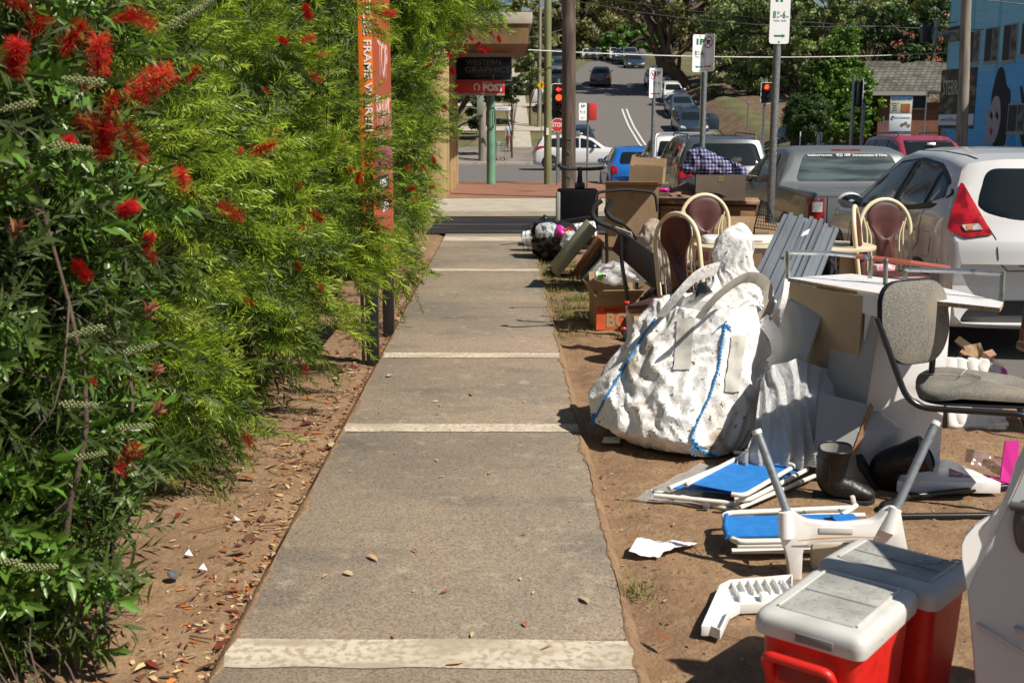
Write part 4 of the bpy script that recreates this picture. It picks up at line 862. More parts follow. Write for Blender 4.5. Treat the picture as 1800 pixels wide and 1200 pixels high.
for sg in (-1, 1):
    MB().tube(bendpath([(sg * .56, .5, 1.42), (sg * .56, .55, 1.50), (sg * .56, 2.3, 1.52), (sg * .56, 2.4, 1.45)], .05), .013, 6).build('roof_rail', mBlack, c.t, smooth=60); c.patch('headlight', [(sg * .48, .62), (sg * .8, .62), (sg * .8, .78), (sg * .52, .76)], 'front', mLens, off=.01)
c.patch('grille', [(-.42, .6), (.42, .6), (.44, .76), (-.44, .76)], 'front', mTrim); c.wheels((.8, 3.7), .31); c.mirrors(2.95, .98)
MB().box((.0, 2.98, 1.30), (.2, .03, .06), rotm(30)).build('rear_view_mirror', mRim, c.t, bevel=.01)
c.place(10.0, 29.9, prof(27), 180); c.t.scale = (1.03, 1, 1.19)

# --- far cars: one of each kind, then copies with their own paint
S0 = sedan('black sedan driving up the hill in the left lane', pBlack, 'driving_car', 'car', None); S0.place(centre(99) - 1.85, 97, H(8, 97) + .05); S0.t.rotation_euler = (R(8), 0, R(-6))
S1 = sedan('steel blue sedan parked third down the right kerb of the hill', pSteel); S1.place(12.35, 83.5, H(8, 83) + .03, 180)
S2 = suv('dark navy wagon at the bottom of the right kerb with its door open', pNavy); S2.place(11.9, 76.5, H(8, 75) + .03, 180)
S3 = hatch_small('white hatchback parked fourth down the right kerb of the hill', pWhite); S3.place(12.85, 91, H(8, 90) + .03, 180)
for o, sl_ in ((S1, -8), (S2, -9), (S3, -8)): o.t.rotation_euler = (R(sl_), 0, R(180))
do = MB(); do.slab([(0, 0, .45), (.98, 0, .45), (.98, 0, 1.1), (.6, 0, 1.5), (.05, 0, 1.5), (0, 0, 1.1)], .06)
d_ = do.build('open_door', pNavy, S2.t, bevel=.01); d_.location = (-.93, 3.0, 0); d_.rotation_euler = (0, 0, R(200))
def slope(o, y): o.rotation_euler.x = (R(-8) if abs(o.rotation_euler.z) > 1 else R(8)) * (1 if y < 125 else .3)
cols = [pWhite, pSilver, pSteel, pNavy, pBlack, pWhite, pGrey, pMaroon]
def fc(src, px, Y, rz, pm, label, side=0):
    base = src.pm.name; p = W(px, 150, Y); d = dup(src.t, (p.x, Y, H(8, Y) + .03), rz, label, swap={base: pm}); slope(d, Y); return d
fc(S3, 1148, 99, 180, pMaroon, 'small red hatchback half hidden at the parking sign on the right kerb')
fc(S2, 1157, 98.5, 180, pSilver, 'silver wagon parked second down the right kerb of the hill')
fc(S1, 1109, 120, 180, pNavy, 'dark blue sedan topmost of the near row, hilltop right kerb')
fc(S2, 1101, 127, 180, pSilver, 'silver van like wagon behind the dark blue sedan at the hilltop')
fc(S3, 1087, 131, 180, pSteel, 'blue grey hatchback in the hilltop row right of the crest')
fc(S1, 1077, 136, 180, pWhite, 'white sedan in the middle of the hilltop row')
fc(S2, 1065, 141, 180, pWhite, 'tall white wagon in the hilltop row left of the white sedan')
fc(S3, 1053, 146, 180, pSilver, 'silver hatchback at the far end of the hilltop row')
fc(S1, 1041, 147, 180, pGrey, 'grey sedan on the crest left of the silver hatchback')
fc(S3, 1030, 149, 180, pWhite, 'white hatchback leftmost on the crest of the hill')
for i, (px, Y, src, pm, l) in enumerate(((981, 82, S2, pWhite, 'white wagon lowest of the left kerb row between the poles'), (981, 90, S1, pBlack, 'black sedan second up the left kerb row between the poles'), (980, 98, S3, pSilver, 'silver hatchback third up the left kerb row'), (980, 107, S1, pNavy, 'navy sedan fourth up the left kerb row'),
                                         (981, 116, S2, pGrey, 'grey wagon fifth up the left kerb row'), (982, 126, S3, pSteel, 'steel blue hatchback highest of the left kerb row'))):
    fc(src, px, Y, 0, pm, l)
fc(S1, 1022, 64.5, 0, pNavy, 'dark sedan half hidden by the brown pole and the parking signs')
fc(S2, 1270, 104, 150, pWhite, 'white wagon parked off the road beneath the dark trees')
fc(S3, 1387, 68, 180, pNavy, 'dark hatchback parked in shade under the broad pale tree')
fc(S2, 936, 92, 60, pWhite, 'white car on a driveway left of the yellow green pole')
# ---------------------------------------------------------------- buildings
mFas = mat('cream_fascia', (.46, .42, .34), .8, var=[(1.5, (.30, .27, .22), .45, .7)]); mSoffit = mat('brown_soffit', (.22, .13, .055), .7, var=[(2, (.14, .08, .035), .4, .6, (1, 14, 1))])
mYel = mat('cream_yellow_render', (.50, .37, .18), .85, var=[(2, (.42, .30, .15), .4, .65)]); mBldGlass = mat('window_glass', (.02, .025, .03), .08, spec=.7)
t = thing('corner_shop', 'cream yellow shopfront with columns and a flat brown awning at the left corner', 'building', (-1.3, 26, -.1))
for i, y in enumerate((.2, 1.9, 3.6, 5.3, 7.2)): MB().box((-.2, y, 1.7), (.38, .42, 3.4)).build('column', mYel, t, bevel=.01)
for i, y in enumerate((1.05, 2.75, 4.45, 6.25)):
    MB().box((-.26, y, .3), (.3, 1.28, .55)).build('sill_wall', mYel, t, bevel=.006); w_ = MB().box((-.3, y, 1.95), (.04, 1.28, 2.7)).build('window', mBldGlass, t)
    MB().box((-.26, y, .61), (.12, 1.28, .05)).box((-.26, y, 3.0), (.08, 1.28, .06)).build('frame', mFas, w_)
MB().box((-4.4, 3.7, 1.8), (8.0, 7.4, 3.6)).build('wall', mYel, t)
MB().box((-4.3, 3.9, 4.6), (8.3, 8.4, 1.4)).build('upper_wall', mFas, t)
fy = 33 - 26
x1 = W(928, 80, 33).x + 1.3
MB().box((x1 - 2.6, fy - 2.2, 4.2), (5.2, 5.6, .26)).build('awning_fascia', mFas, t, bevel=.01)
MB().box((x1 - 2.64, fy - 2.2, 3.84), (5.1, 5.5, .46)).build('awning_soffit', mSoffit, t)
o1 = W(858, 121, 31.6); s_ = thing('graphics_sign', 'black hanging sign reading ERN GRAPHICS and LIMITED beneath the awning', 'sign', o1)
MB().box((-.12, 0, 0), (1.48, .1, .60)).build('panel', mat('navy_sign_face', (.006, .008, .02), .3), s_, bevel=.004); f_ = MB()
for z in (-.31, .31): f_.box((-.12, 0, z), (1.54, .12, .03))
for x in (-.88, .63): f_.box((x, 0, 0), (.03, .12, .6))
f_.build('frame', mat('dull_aluminium', (.25, .26, .28), .4, .6), s_)
gi = mat('grey_ink', (.16, .17, .16), .5); bi = mat('blue_ink', (.02, .12, .18), .5)
text('lettering', 'WESTERN', .2, frame((-.12, -.052, .16), (1, 0, 0), (0, 0, 1)), gi, s_, width=.95); text('lettering', 'GRAPHICS', .22, frame((-.02, -.052, -.04), (1, 0, 0), (0, 0, 1)), gi, s_, width=1.2)
text('lettering', 'PTY  LIMITED', .11, frame((.14, -.052, -.22), (1, 0, 0), (0, 0, 1)), bi, s_, width=.85)
o1 = W(834, 153, 31.2); s_ = thing('post_sign', 'red and white POST sign under the black graphics sign', 'sign', o1)
MB().box((0, 0, 0), (1.62, .16, .33)).build('panel', mat('post_red', (.60, .035, .03), .4), s_, bevel=.01); MB().box((0, 0, -.2), (1.62, .18, .05)).build('frame', mFas, s_)
text('lettering', 'POST', .24, frame((.50, -.082, -.03), (1, 0, 0), (0, 0, 1)), mWhiteInk, s_, width=.56, bold=.012); text('lettering', 'Australia', .07, frame((.34, -.082, .11), (1, 0, 0), (0, 0, 1)), mWhiteInk, s_, width=.26)
MB().tube([(.06 + .07 * math.cos(a), -.083, -.01 + .09 * math.sin(a)) for a in np.linspace(-1.2, 4.2, 20)], .018, 6).build('emblem', mWhiteInk, s_, smooth=60)
for x in (-.5, .5): MB().tube([(x, 0, .16), (x, 0, .33)], .01, 6).build('hanger', mSteel, s_)

# blue mural building
mBlueWall = mat('blue_painted_brick', (1, 1, 1), .8, var=[(.5, (.8, .84, .88), .4, .65)], extra=ex_brick(1, (.30, .62, .74), (.33, .66, .78), (.22, .52, .64), .42, .17, .012, (R(90), 0, R(90))), bump=(30, .15, .005))
mBlueLow = mat('deep_blue_mural_paint', (1, 1, 1), .8, extra=ex_brick(1, (.16, .50, .85), (.18, .53, .88), (.12, .42, .74), .42, .17, .012, (R(90), 0, R(90))))
A = W(1658, 200, 42.5); zb_ = A.z * 0 + .5
bx = A.x; ang = math.atan2(.75, -6.5)
t = thing('mural_building', 'bright blue painted brick building with mural at the right edge', 'building', (A.x, 42.5, 0)); U = Vector((.62, -6.4, 0)).normalized(); Nn = Vector((U.y, -U.x, 0)); Nn = Nn if Nn.x < 0 else -Nn
def bw(px, py):                    # wall coordinates (distance along wall, height) under a photo point
    d = ray(px, py); o = Vector((A.x, 42.5, 0)); k = (o - CO).dot(Nn) / d.dot(Nn); p = CO + d * k; return (p - o).dot(U), p.z
Bk = -Nn * 9
MB().hexa([Vector((0, 0, -.8)), U * 15 + Vector((0, 0, -.8)), U * 15 + Bk + Vector((0, 0, -.8)), Bk + Vector((0, 0, -.8))], [Vector((0, 0, 8.2)), U * 15 + Vector((0, 0, 8.2)), U * 15 + Bk + Vector((0, 0, 8.2)), Bk + Vector((0, 0, 8.2))]).build('wall', mBlueWall, t)
def wq(u0, u1, z0, z1, off): return [U * a + Nn * off + Vector((0, 0, z)) for a, z in ((u0, z0), (u1, z0), (u1, z1), (u0, z1))]
def wslab(name, u0, u1, z0, z1, off, th, m, parent=None):
    a = wq(u0, u1, z0, z1, off - th); b = wq(u0, u1, z0, z1, off); return MB().hexa(a, b).build(name, m, parent or t)
wslab('mural_field', 2.2, 3.95, -.6, bw(1745, 125)[1], .008, .007, mBlueLow); wslab('mural_field', 3.95, 15, -.6, bw(1790, 95)[1], .010, .009, mBlueLow)
wslab('mural_field', 0, 2.2, -.6, bw(1700, 228)[1], .008, .007, mBlueLow)
mFrameA = mat('aluminium_frame', (.34, .33, .31), .5, .3); mBlind = mat('dark_blind', (.03, .03, .035), .6); mPale = mat('pale_curtain', (.25, .22, .18), .7, var=[(4, (.08, .06, .05), .4, .6)])
for x0, x1, y0, y1 in ((1703, 1720, 54, 111), (1734, 1753, 48, 109), (1766, 1786, 42, 107), (1798, 1826, 38, 95), (1774, 1800, 182, 234)):
    u0, z1 = bw(x0, y0); u1, z0 = bw(x1, y1); z1 = bw((x0 + x1) / 2, y0)[1]
    f_ = wslab('window', u0, u1, z0, z1, .02, .03, mFrameA); m_ = (u0 * .45 + u1 * .55)
    wslab('pane', u0 + .04, m_ - .02, z0 + .05, z1 - .05, .024, .01, mBlind, f_); wslab('pane', m_ + .02, u1 - .04, z0 + .05, z1 - .05, .024, .01, mPale, f_); wslab('sill', u0 - .02, u1 + .02, z0 - .05, z0 - .002, .04, .04, mFrameA, f_)
def wposter(name, x0, x1, y0, y1, m, off=.03):
    u0 = bw(x0, y0)[0]; u1 = bw(x1, y0)[0]; return wslab(name, u0, u1, bw(x0, y1)[1], bw(x0, y0)[1], off, .02, m), u0, u1, bw(x0, y1)[1], bw(x0, y0)[1]
mPost = mat('brown_printed_poster', (.045, .03, .022), .6, var=[(1.3, (.30, .22, .13), .5, .62, (1, 1, 2)), (3, (.08, .07, .03), .5, .7)])
def onwall(u, z, off=.03): return frame(U * u + Nn * off + Vector((0, 0, z)), U, (0, 0, 1))
p_, u0, u1, z0, z1 = wposter('poster', 1657, 1719, 124, 226, mPost); text('lettering', 'STERRA', .75, onwall((u0 + u1) / 2 - .45, z0 + (z1 - z0) * .68, .031), mat('cream_ink', (.6, .55, .42), .6), p_, width=(u1 - u0) * .52)
q_ = wslab('caption_strip', u0, u1, z0 + .12, z0 + .5, .034, .004, mPaper, p_); text('lettering', 'www.sterrafirma.com', .2, onwall(u0 + (u1 - u0) * .33, z0 + .32, .035), mBlackInk, q_, width=(u1 - u0) * .5)
p_, u0, u1, z0, z1 = wposter('poster', 1661, 1690, 50, 76, mPost); text('lettering', 'STONE MARKET', .16, onwall((u0 + u1) / 2, z1 - .18, .031), mat('cream_ink', (.6, .55, .42), .6), p_, width=(u1 - u0) * .7)
# painted woman's face, a generic one: flat colours on the wall
def mural(name, pts, m, off, r=.05):
    P = [bw(*p) for p in pts]; P = round_poly(P, r, 4); P = [U * a + Nn * off + Vector((0, 0, z)) for a, z in P]; k = len(P)
    return MB().add([p - Nn * .004 for p in P] + P, [tuple(range(k, 2 * k))] + [(i, (i + 1) % k, (i + 1) % k + k, i + k) for i in range(k)]).build(name, m, t)
mHair = mat('mural_black', (.02, .02, .022), .7); mSkin = mat('mural_skin', (.50, .40, .42), .7, var=[(1.5, (.42, .22, .27), .55, .75)]); mPink = mat('mural_lips', (.42, .03, .05), .6)
mural('mural_hair', [(1750, 140), (1756, 120), (1762, 117), (1767, 125), (1770, 150), (1778, 160), (1776, 190), (1772, 215), (1768, 256), (1745, 258), (1742, 190), (1744, 165)], mHair, .016, .15)
mural('mural_face', [(1744, 180), (1750, 168), (1758, 170), (1760, 190), (1759, 215), (1754, 238), (1746, 255), (1738, 248), (1738, 215), (1741, 195)], mSkin, .021, .15)
mural('mural_hand', [(1730, 262), (1736, 215), (1732, 200), (1736, 192), (1740, 200), (1740, 225), (1736, 262)], mSkin, .023, .05)
mural('mural_mouth', [(1740, 232), (1743, 222), (1746, 230), (1743, 240)], mPink, .025, .05)
for px in (1743.5, 1753.5): mural('mural_eye', [(px - 3, 203), (px, 195), (px + 3, 204), (px + 1, 212)], mHair, .025, .04)
mural('mural_figure', [(1797, 258), (1794, 240), (1799, 200), (1796, 175), (1793, 150), (1797, 152), (1802, 175), (1806, 170), (1812, 258)], mHair, .016, .08)
mural('mural_blue_shape', [(1770, 258), (1772, 242), (1784, 235), (1788, 258)], mat('mural_bright_blue', (.06, .35, .7), .7), .014, .05)

# brick house with tiled roof
mBrick = mat('red_brick', (1, 1, 1), .9, var=[(1, (.7, .7, .7), .4, .65)], extra=ex_brick(1, (.22, .08, .045), (.15, .055, .035), (.14, .09, .06), .24, .085, .01, (R(90), 0, 0)))
mTile = mat('roof_tiles', (1, 1, 1), .85, var=[(2, (.55, .55, .5), .4, .65)], extra=ex_brick(1, (.17, .155, .13), (.10, .095, .085), (.04, .04, .035), .3, .28, .03))
o = W(1590, 250, 56); hz_ = H(o.x, 56)
t = thing('brick_house', 'low dark brick house with a lichen grey tiled roof', 'house', (o.x, 56, hz_)); w1 = W(1540, 158, 56); wl = w1.x - o.x; zt = w1.z - hz_
MB().box((wl + 4, 2, zt / 2 - .2), (8, 5, zt + .4)).build('wall', mBrick, t); rz_ = W(1530, 108, 58.5).z - hz_
MB().slab([(wl - .5, -1.0, zt - .15), (wl + 8.5, -1.0, zt - .15), (wl + 8.5, 2.3, rz_), (wl - .5, 2.3, rz_)], .14).slab([(wl - .5, 2.3, rz_), (wl + 8.5, 2.3, rz_), (wl + 8.5, 5.6, zt - .15), (wl - .5, 5.6, zt - .15)], .14).build('roof', mTile, t)
MB().add([(wl + .02, -.5, zt), (wl + .02, 4.5, zt), (wl + .02, 2.3, rz_ - .2), (wl + .2, -.5, zt), (wl + .2, 4.5, zt), (wl + .2, 2.3, rz_ - .2)], [(0, 1, 2), (5, 4, 3), (0, 2, 5, 3), (2, 1, 4, 5)]).build('gable', mBrick, t)
MB().box((wl + 4, -1.02, zt - .2), (9, .05, .18)).build('gutter', mFrameA, t)
w_ = MB().box((wl + 1.6, -.53, zt * .78), (1.3, .06, .5)).build('window', mBldGlass, t); MB().box((wl + 1.6, -.55, zt * .78 - .28), (1.4, .1, .06)).box((wl + 1.6, -.55, zt * .78), (.05, .08, .5)).build('frame', mFrameA, w_)
w_ = MB().box((wl + 3.5, -.53, zt * .55), (.95, .06, zt * .9)).build('door', mWoodDk, t, bevel=.01); MB().box((wl + 3.15, -.58, zt * .5), (.04, .05, .14)).build('handle', mRim, w_)
# information board
o = W(1583, 200, 47); hb = H(o.x, 47); s_ = thing('information_board', 'white and blue two part notice board on thin posts in front of the brick house', 'sign', (o.x, 47, hb))
top_ = W(1583, 170, 47).z - hb; bot = W(1583, 233, 47).z - hb; mid_ = (top_ + bot) / 2 + .05; wd_ = 38 / 2000 * 47
MB().box((0, 0, (mid_ + top_) / 2), (wd_, .05, top_ - mid_)).build('upper_panel', mat('cream_board', (.55, .55, .45), .6), s_, bevel=.005); MB().box((0, 0, (bot + mid_) / 2 - .01), (wd_, .05, mid_ - bot - .02)).build('lower_panel', mat('pale_blue_board', (.62, .66, .72), .6), s_, bevel=.005)
MB().box((0, -.03, top_ - .04), (wd_, .02, .08)).box((0, -.03, bot + .03), (wd_, .02, .06)).build('blue_strip', mat('board_blue', (.03, .13, .35), .5), s_)
MB().box((.18, -.03, (mid_ + top_) / 2 - .12), (.36, .02, .33)).build('picture', mat('board_picture', (.25, .15, .05), .6, var=[(5, (.4, .06, .03), .5, .6)]), s_)
text('lettering', 'SENIOR INFORMATION CENTRE', .07, frame((0, -.028, top_ - .14), (1, 0, 0), (0, 0, 1)), mBlackInk, s_, width=wd_ * .9); text('lettering', 'Open Mon - Fri\nEnquiries\nCall in or\nphone us', .09, frame((-.25, -.028, (mid_ + top_) / 2 - .08), (1, 0, 0), (0, 0, 1)), mBlackInk, s_, width=.3)
text('lettering', 'GoConnected', .13, frame((.06, -.028, mid_ - .18), (1, 0, 0), (0, 0, 1)), mat('board_blue_ink', (.02, .08, .3), .5), s_, width=.62)
MB().tube([(-.32 + .05 * math.cos(a), -.03, mid_ - .18 + .06 * math.sin(a)) for a in np.linspace(0, 5, 14)], .018, 5).build('emblem', mat('board_blue_ink', (.02, .08, .3), .5), s_)
for i, (x, z) in enumerate(((.08, .3), (.22, .36), (.34, .27))): MB().cyl((x, -.03, bot + z), (x, -.036, bot + z), .07, n=12).build('portrait', mat('portrait_tan', (.3, .18, .12), .6, var=[(9, (.05, .04, .04), .5, .6)]), s_)
MB().tube([(-.25, .05, 0), (-.25, .05, bot)], .02, 6).tube([(.25, .05, 0), (.25, .05, bot)], .02, 6).build('posts', mSteel, s_)
o = W(1642, 170, 50); s_ = thing('small_banner', 'small dark patterned banner between the brick house and the blue building', 'sign', o); MB().box((0, 0, 0), (.66, .04, .5)).build('panel', mPost, s_); text('lettering', 'ETRO', .2, frame((0, -.021, 0), (1, 0, 0), (0, 0, 1)), mat('cream_ink', (.6, .55, .42), .6), s_, width=.4)
MB().tube([(-.33, 0, -2), (-.33, 0, .3)], .03, 6).build('post', mSteel, s_)
# red roof among the trees
o = W(1590, 30, 95); t = thing('red_roof_hall', 'salmon red curved roof showing between the treetops at top right', 'building', (o.x, 95, H(o.x, 95))); zz = W(1590, 8, 95).z - H(o.x, 95)
P = [[(x, y, zz - .055 * (x + .5) ** 2) for x in np.linspace(-2.8, 8, 14)] for y in (0, 8)]
MB().grid(P).build('roof', mat('salmon_roof', (.55, .16, .11), .7), t, solid=.15, smooth=60); MB().box((2.6, 4, zz / 2 - 2), (10, 7.5, zz - .2)).build('wall', mat('salmon_wall', (.40, .12, .08), .8), t)

# ---------------------------------------------------------------- poles, signs, lights
def pole(name, label, px, Y, ytop, r0, r1, m, lean=0, cat='pole', z0=None, extra=None):
    p = W(px, 300, Y); z = (VZ(Y) if Y < 36 and p.x < 3 else H(p.x, Y)) if z0 is None else z0
    top = W(px + lean, ytop, Y); b = MB(); n = 14
    pts = [(0, 0, -.15)] + [((top.x - p.x) * i / 8, .02 * math.sin(i * 1.3), (top.z - z) * i / 8) for i in range(1, 9)]
    b.tube(pts, [r0 + (r1 - r0) * i / 8 for i in range(9)], n); t = thing(name, label, cat, (p.x, Y, z)); b.build('shaft', m, t, smooth=60); return t, z, top
mPoleBr = mat('brown_pole_wood', (.12, .085, .065), .9, var=[(3, (.065, .045, .035), .4, .6, (5, 5, .4)), (1, (.22, .19, .15), .55, .75, (2, 2, .6))], bump=(25, .5, .01)); mPoleYG = mat('yellow_green_pole', (.21, .22, .10), .85, var=[(2, (.13, .15, .07), .4, .65, (3, 3, .4))], bump=(25, .3, .006))
mPoleGr = mat('painted_green_pole', (.13, .30, .20), .8, var=[(6, (.22, .30, .22), .5, .7, (1, 1, .5)), (3, (.08, .2, .13), .5, .7)]); mPoleGy = mat('weathered_grey_pole', (.30, .26, .21), .9, var=[(3, (.18, .15, .12), .4, .65, (4, 4, .5))])
t, z, tp = pole('power_pole', 'thick brown weathered timber power pole with faint green graffiti at the path end', 1000, 26.2, -160, .165, .15, mPoleBr)
gf = MB()
for k, pts in enumerate(([(-.09, .9), (.02, 1.02), (-.07, 1.1), (.05, 1.2)], [(-.02, .62), (.07, .7), (-.06, .78), (.03, .86)], [(-.08, .35), (.04, .45), (-.04, .55)], [(.0, 1.25), (.06, 1.32), (-.05, 1.36)])):
    gf.tube([(x, -math.sqrt(max(0, .166 ** 2 - x * x)) - .001, z_) for x, z_ in pts], .007, 4)
gf.build('graffiti', mat('green_graffiti', (.04, .17, .10), .7), t); MB().box((.19, 0, 1.45), (.1, .1, .13)).cyl((.12, -.02, 1.45), (.3, -.02, 1.45), .03).build('bracket', mSteel, t, bevel=.01)
t, z, tp = pole('timber_pole', 'yellow green painted timber pole beside the red traffic light', 963, 33.9, -160, .115, .10, mPoleYG); MB().box((-.02, -.12, 1.55), (.07, .05, .2)).build('tag_plate', mPaper, t)
t, z, tp = pole('green_pole', 'short mint green painted pole under the red post sign', 863, 33.9, 164, .13, .115, mPoleGr); cb = MB()
cb.tube(smoothpath([(.0, -.14, 2.55), (-.1, -.14, 2.2), (-.09, -.14, 1.8), (.06, -.14, 1.65), (.11, -.13, 1.9), (.1, -.12, 2.2)], 5), .012, 6).build('cable_loop', mBlack, t, smooth=60)
t, z, tp = pole('grey_pole', 'stout weathered grey pole carrying a green meter box at the far corner', 848, 60.5 + 2.5, 180, .22, .19, mPoleGy); MB().box((-.1, -.3, 3.0), (.36, .22, 1.05)).build('meter_box', mat('grey_green_box', (.22, .24, .19), .7), t, bevel=.02); MB().box((.05, -.3, 3.7), (.2, .1, .42)).build('notice', mPaper, t)
t, z, tp = pole('power_pole', 'slender grey timber power pole on the uphill grass strip', 947, 76, -60, .13, .10, mPoleGy, lean=3)
t, z, tp = pole('power_pole', 'leaning brown timber pole in front of the blue building', 1690, 33, -80, .17, .13, mPoleGy, lean=12)
def street_sign_post(name, label, px, Y, yb_top, signs, r=.03, z0=None, cat='parking sign', m=mSteel, yp=None):
    p = W(px, 300, Y); z = (VZ(Y) if Y < 36 and p.x < 3.05 else H(p.x, Y)) if z0 is None else z0; tz = W(px, yb_top, Y).z - z
    t = thing(name, label, cat, (p.x, Y, z)); MB().tube([(0, 0, -.1), (0, 0, tz)], r, 12).build('pole', m, t, smooth=60); MB().cyl((0, 0, tz), (0, 0, tz + .015), r * 1.15).build('cap', m, t, smooth=60)
    for (cx, cz, w_, h_, rz, art) in signs:
        M = Matrix.Translation((0, 0, tz + cz)) @ Matrix.Rotation(R(rz), 4, 'Z') @ Matrix.Translation((cx, -r - .004, 0)) @ Matrix.Rotation(math.pi / 2, 4, 'X')
        pl = round_poly([(-w_ / 2, -h_ / 2), (w_ / 2, -h_ / 2), (w_ / 2, h_ / 2), (-w_ / 2, h_ / 2)], .03, 4)
        pn = MB().prism(pl, -.003, .001, M).build('sign_panel', mPaper, t)
        MT = lambda x, y: M @ Matrix.Translation((x * w_, y * h_, .0016))
        for kind_, *a in art:
            if kind_ == 't': text('lettering', a[0], a[3] * h_, MT(a[1], a[2]), a[5], pn, width=a[4] * w_, depth=.0006, bold=a[6] if len(a) > 6 else 0)
            elif kind_ == 'arrow':
                x, y, dr, mm = a; b = MB(); L_ = .26 * w_; th = .016 * h_
                b.prism([(x * w_ - L_, y * h_ - th), (x * w_ + L_, y * h_ - th), (x * w_ + L_, y * h_ + th), (x * w_ - L_, y * h_ + th)], .001, .0024, M); hx = x * w_ + dr * L_
                b.prism([(hx + dr * .05 * w_, y * h_), (hx - dr * .12 * w_, y * h_ + .035 * h_), (hx - dr * .12 * w_, y * h_ - .035 * h_)], .0011, .0026, M); b.build('arrow', mm, pn)
            elif kind_ == 'ring':
                x, y, rr, mm = a; MB().tube([M @ Vector((x * w_ + rr * w_ * math.cos(q), y * h_ + rr * w_ * math.sin(q), .002)) for q in np.linspace(0, 6.283, 25)[:-1]], .006, 5, closed=True).tube([M @ Vector((x * w_ + rr * w_ * .7 * s, y * h_ - rr * w_ * .7 * s, .003)) for s in (-1, 1)], .005, 5).build('no_parking_ring', mm, pn)
            elif kind_ == 'bolt': MB().cyl(M @ Vector((a[0] * w_, a[1] * h_, 0)), M @ Vector((a[0] * w_, a[1] * h_, .006)), .007, n=8).build('bolt', mSteel, pn)
    return t
def one_p(dr): return [('t', '1P', -.02, .30, .20, .58, mGreenInk, .006), ('t', '8', -.28, .0, .17, .15, mGreenInk, .003), ('t', '30', -.10, .035, .075, .14, mGreenInk), ('t', 'AM', -.10, -.035, .045, .14, mGreenInk), ('t', '-', .06, .0, .15, .08, mGreenInk, .003), ('t', '6', .20, .0, .17, .15, mGreenInk, .003), ('t', 'PM', .37, -.035, .045, .14, mGreenInk), ('t', 'MON - SUN', .0, -.10, .045, .62, mBlackInk), ('arrow', 0, -.36, dr, mGreenInk), ('bolt', 0, .46), ('bolt', 0, -.46)]
no_p = [('t', 'P', 0, .28, .15, .3, mBlackInk, .004), ('ring', 0, .28, .32, mRedInk), ('arrow', 0, -.36, 1, mRedInk), ('bolt', 0, .46), ('bolt', 0, -.46)]
street_sign_post('parking_sign', 'tall grey pole with a single white one hour parking sign, nearest the camera', 1357, 10.6, -22, [(0, -.245, .185, .50, 6, one_p(1))], .036, VZ(10))
street_sign_post('parking_sign', 'grey pole with green one hour and red no parking signs, middle of the three', 1233, 14.2, 62, [(-.10, -.22, .20, .44, 22, one_p(-1)), (.085, -.215, .20, .44, -52, no_p)], .036, VZ(14))
street_sign_post('parking_sign', 'thinner grey pole with a folded pair of parking signs, smallest and farthest of the three', 1146, 18.5, 120, [(-.10, -.235, .20, .46, 52, [('t', 'P', 0, .28, .15, .3, mBlackInk), ('ring', 0, .28, .32, mRedInk), ('arrow', 0, -.36, -1, mRedInk)]), (.10, -.235, .20, .46, -50, one_p(1))], .03, VZ(18))
rp = mat('sign_red', (.55, .04, .04), .5)
t = street_sign_post('parking_sign', 'far pair of white and red parking signs on a thin pole beside the brown pole', 1032, 28.5, 182, [(-.14, -.2, .2, .42, 15, one_p(-1))], .025)
MB().box((.12, -.04, W(1032, 182, 28.5).z - VZ(28.5) - .2), (.2, .006, .42)).build('red_sign_panel', rp, t, bevel=.002)
# stop sign
p = W(980, 220, 33.2); z = VZ(33); t = thing('stop_sign', 'red octagonal STOP sign on a thin grey pole left of the brown pole', 'stop sign', (p.x, 33.2, z)); hz2 = p.z - z
MB().tube([(0, .03, -.1), (0, .03, hz2 + .1)], .03, 10).build('pole', mSteel, t, smooth=60); oc = lambda r: [(r * math.cos(R(22.5 + 45 * i)), r * math.sin(R(22.5 + 45 * i))) for i in range(8)]
M = Matrix.Translation((0, 0, hz2)) @ Matrix.Rotation(math.pi / 2, 4, 'X'); pn = MB().prism(oc(.205), -.003, .0, M).build('panel_border', mPaper, t); MB().prism(oc(.19), .0, .003, M).build('panel', rp, t); text('lettering', 'STOP', .17, M @ Matrix.Translation((0, 0, .0035)), mWhiteInk, t, width=.31, bold=.004)
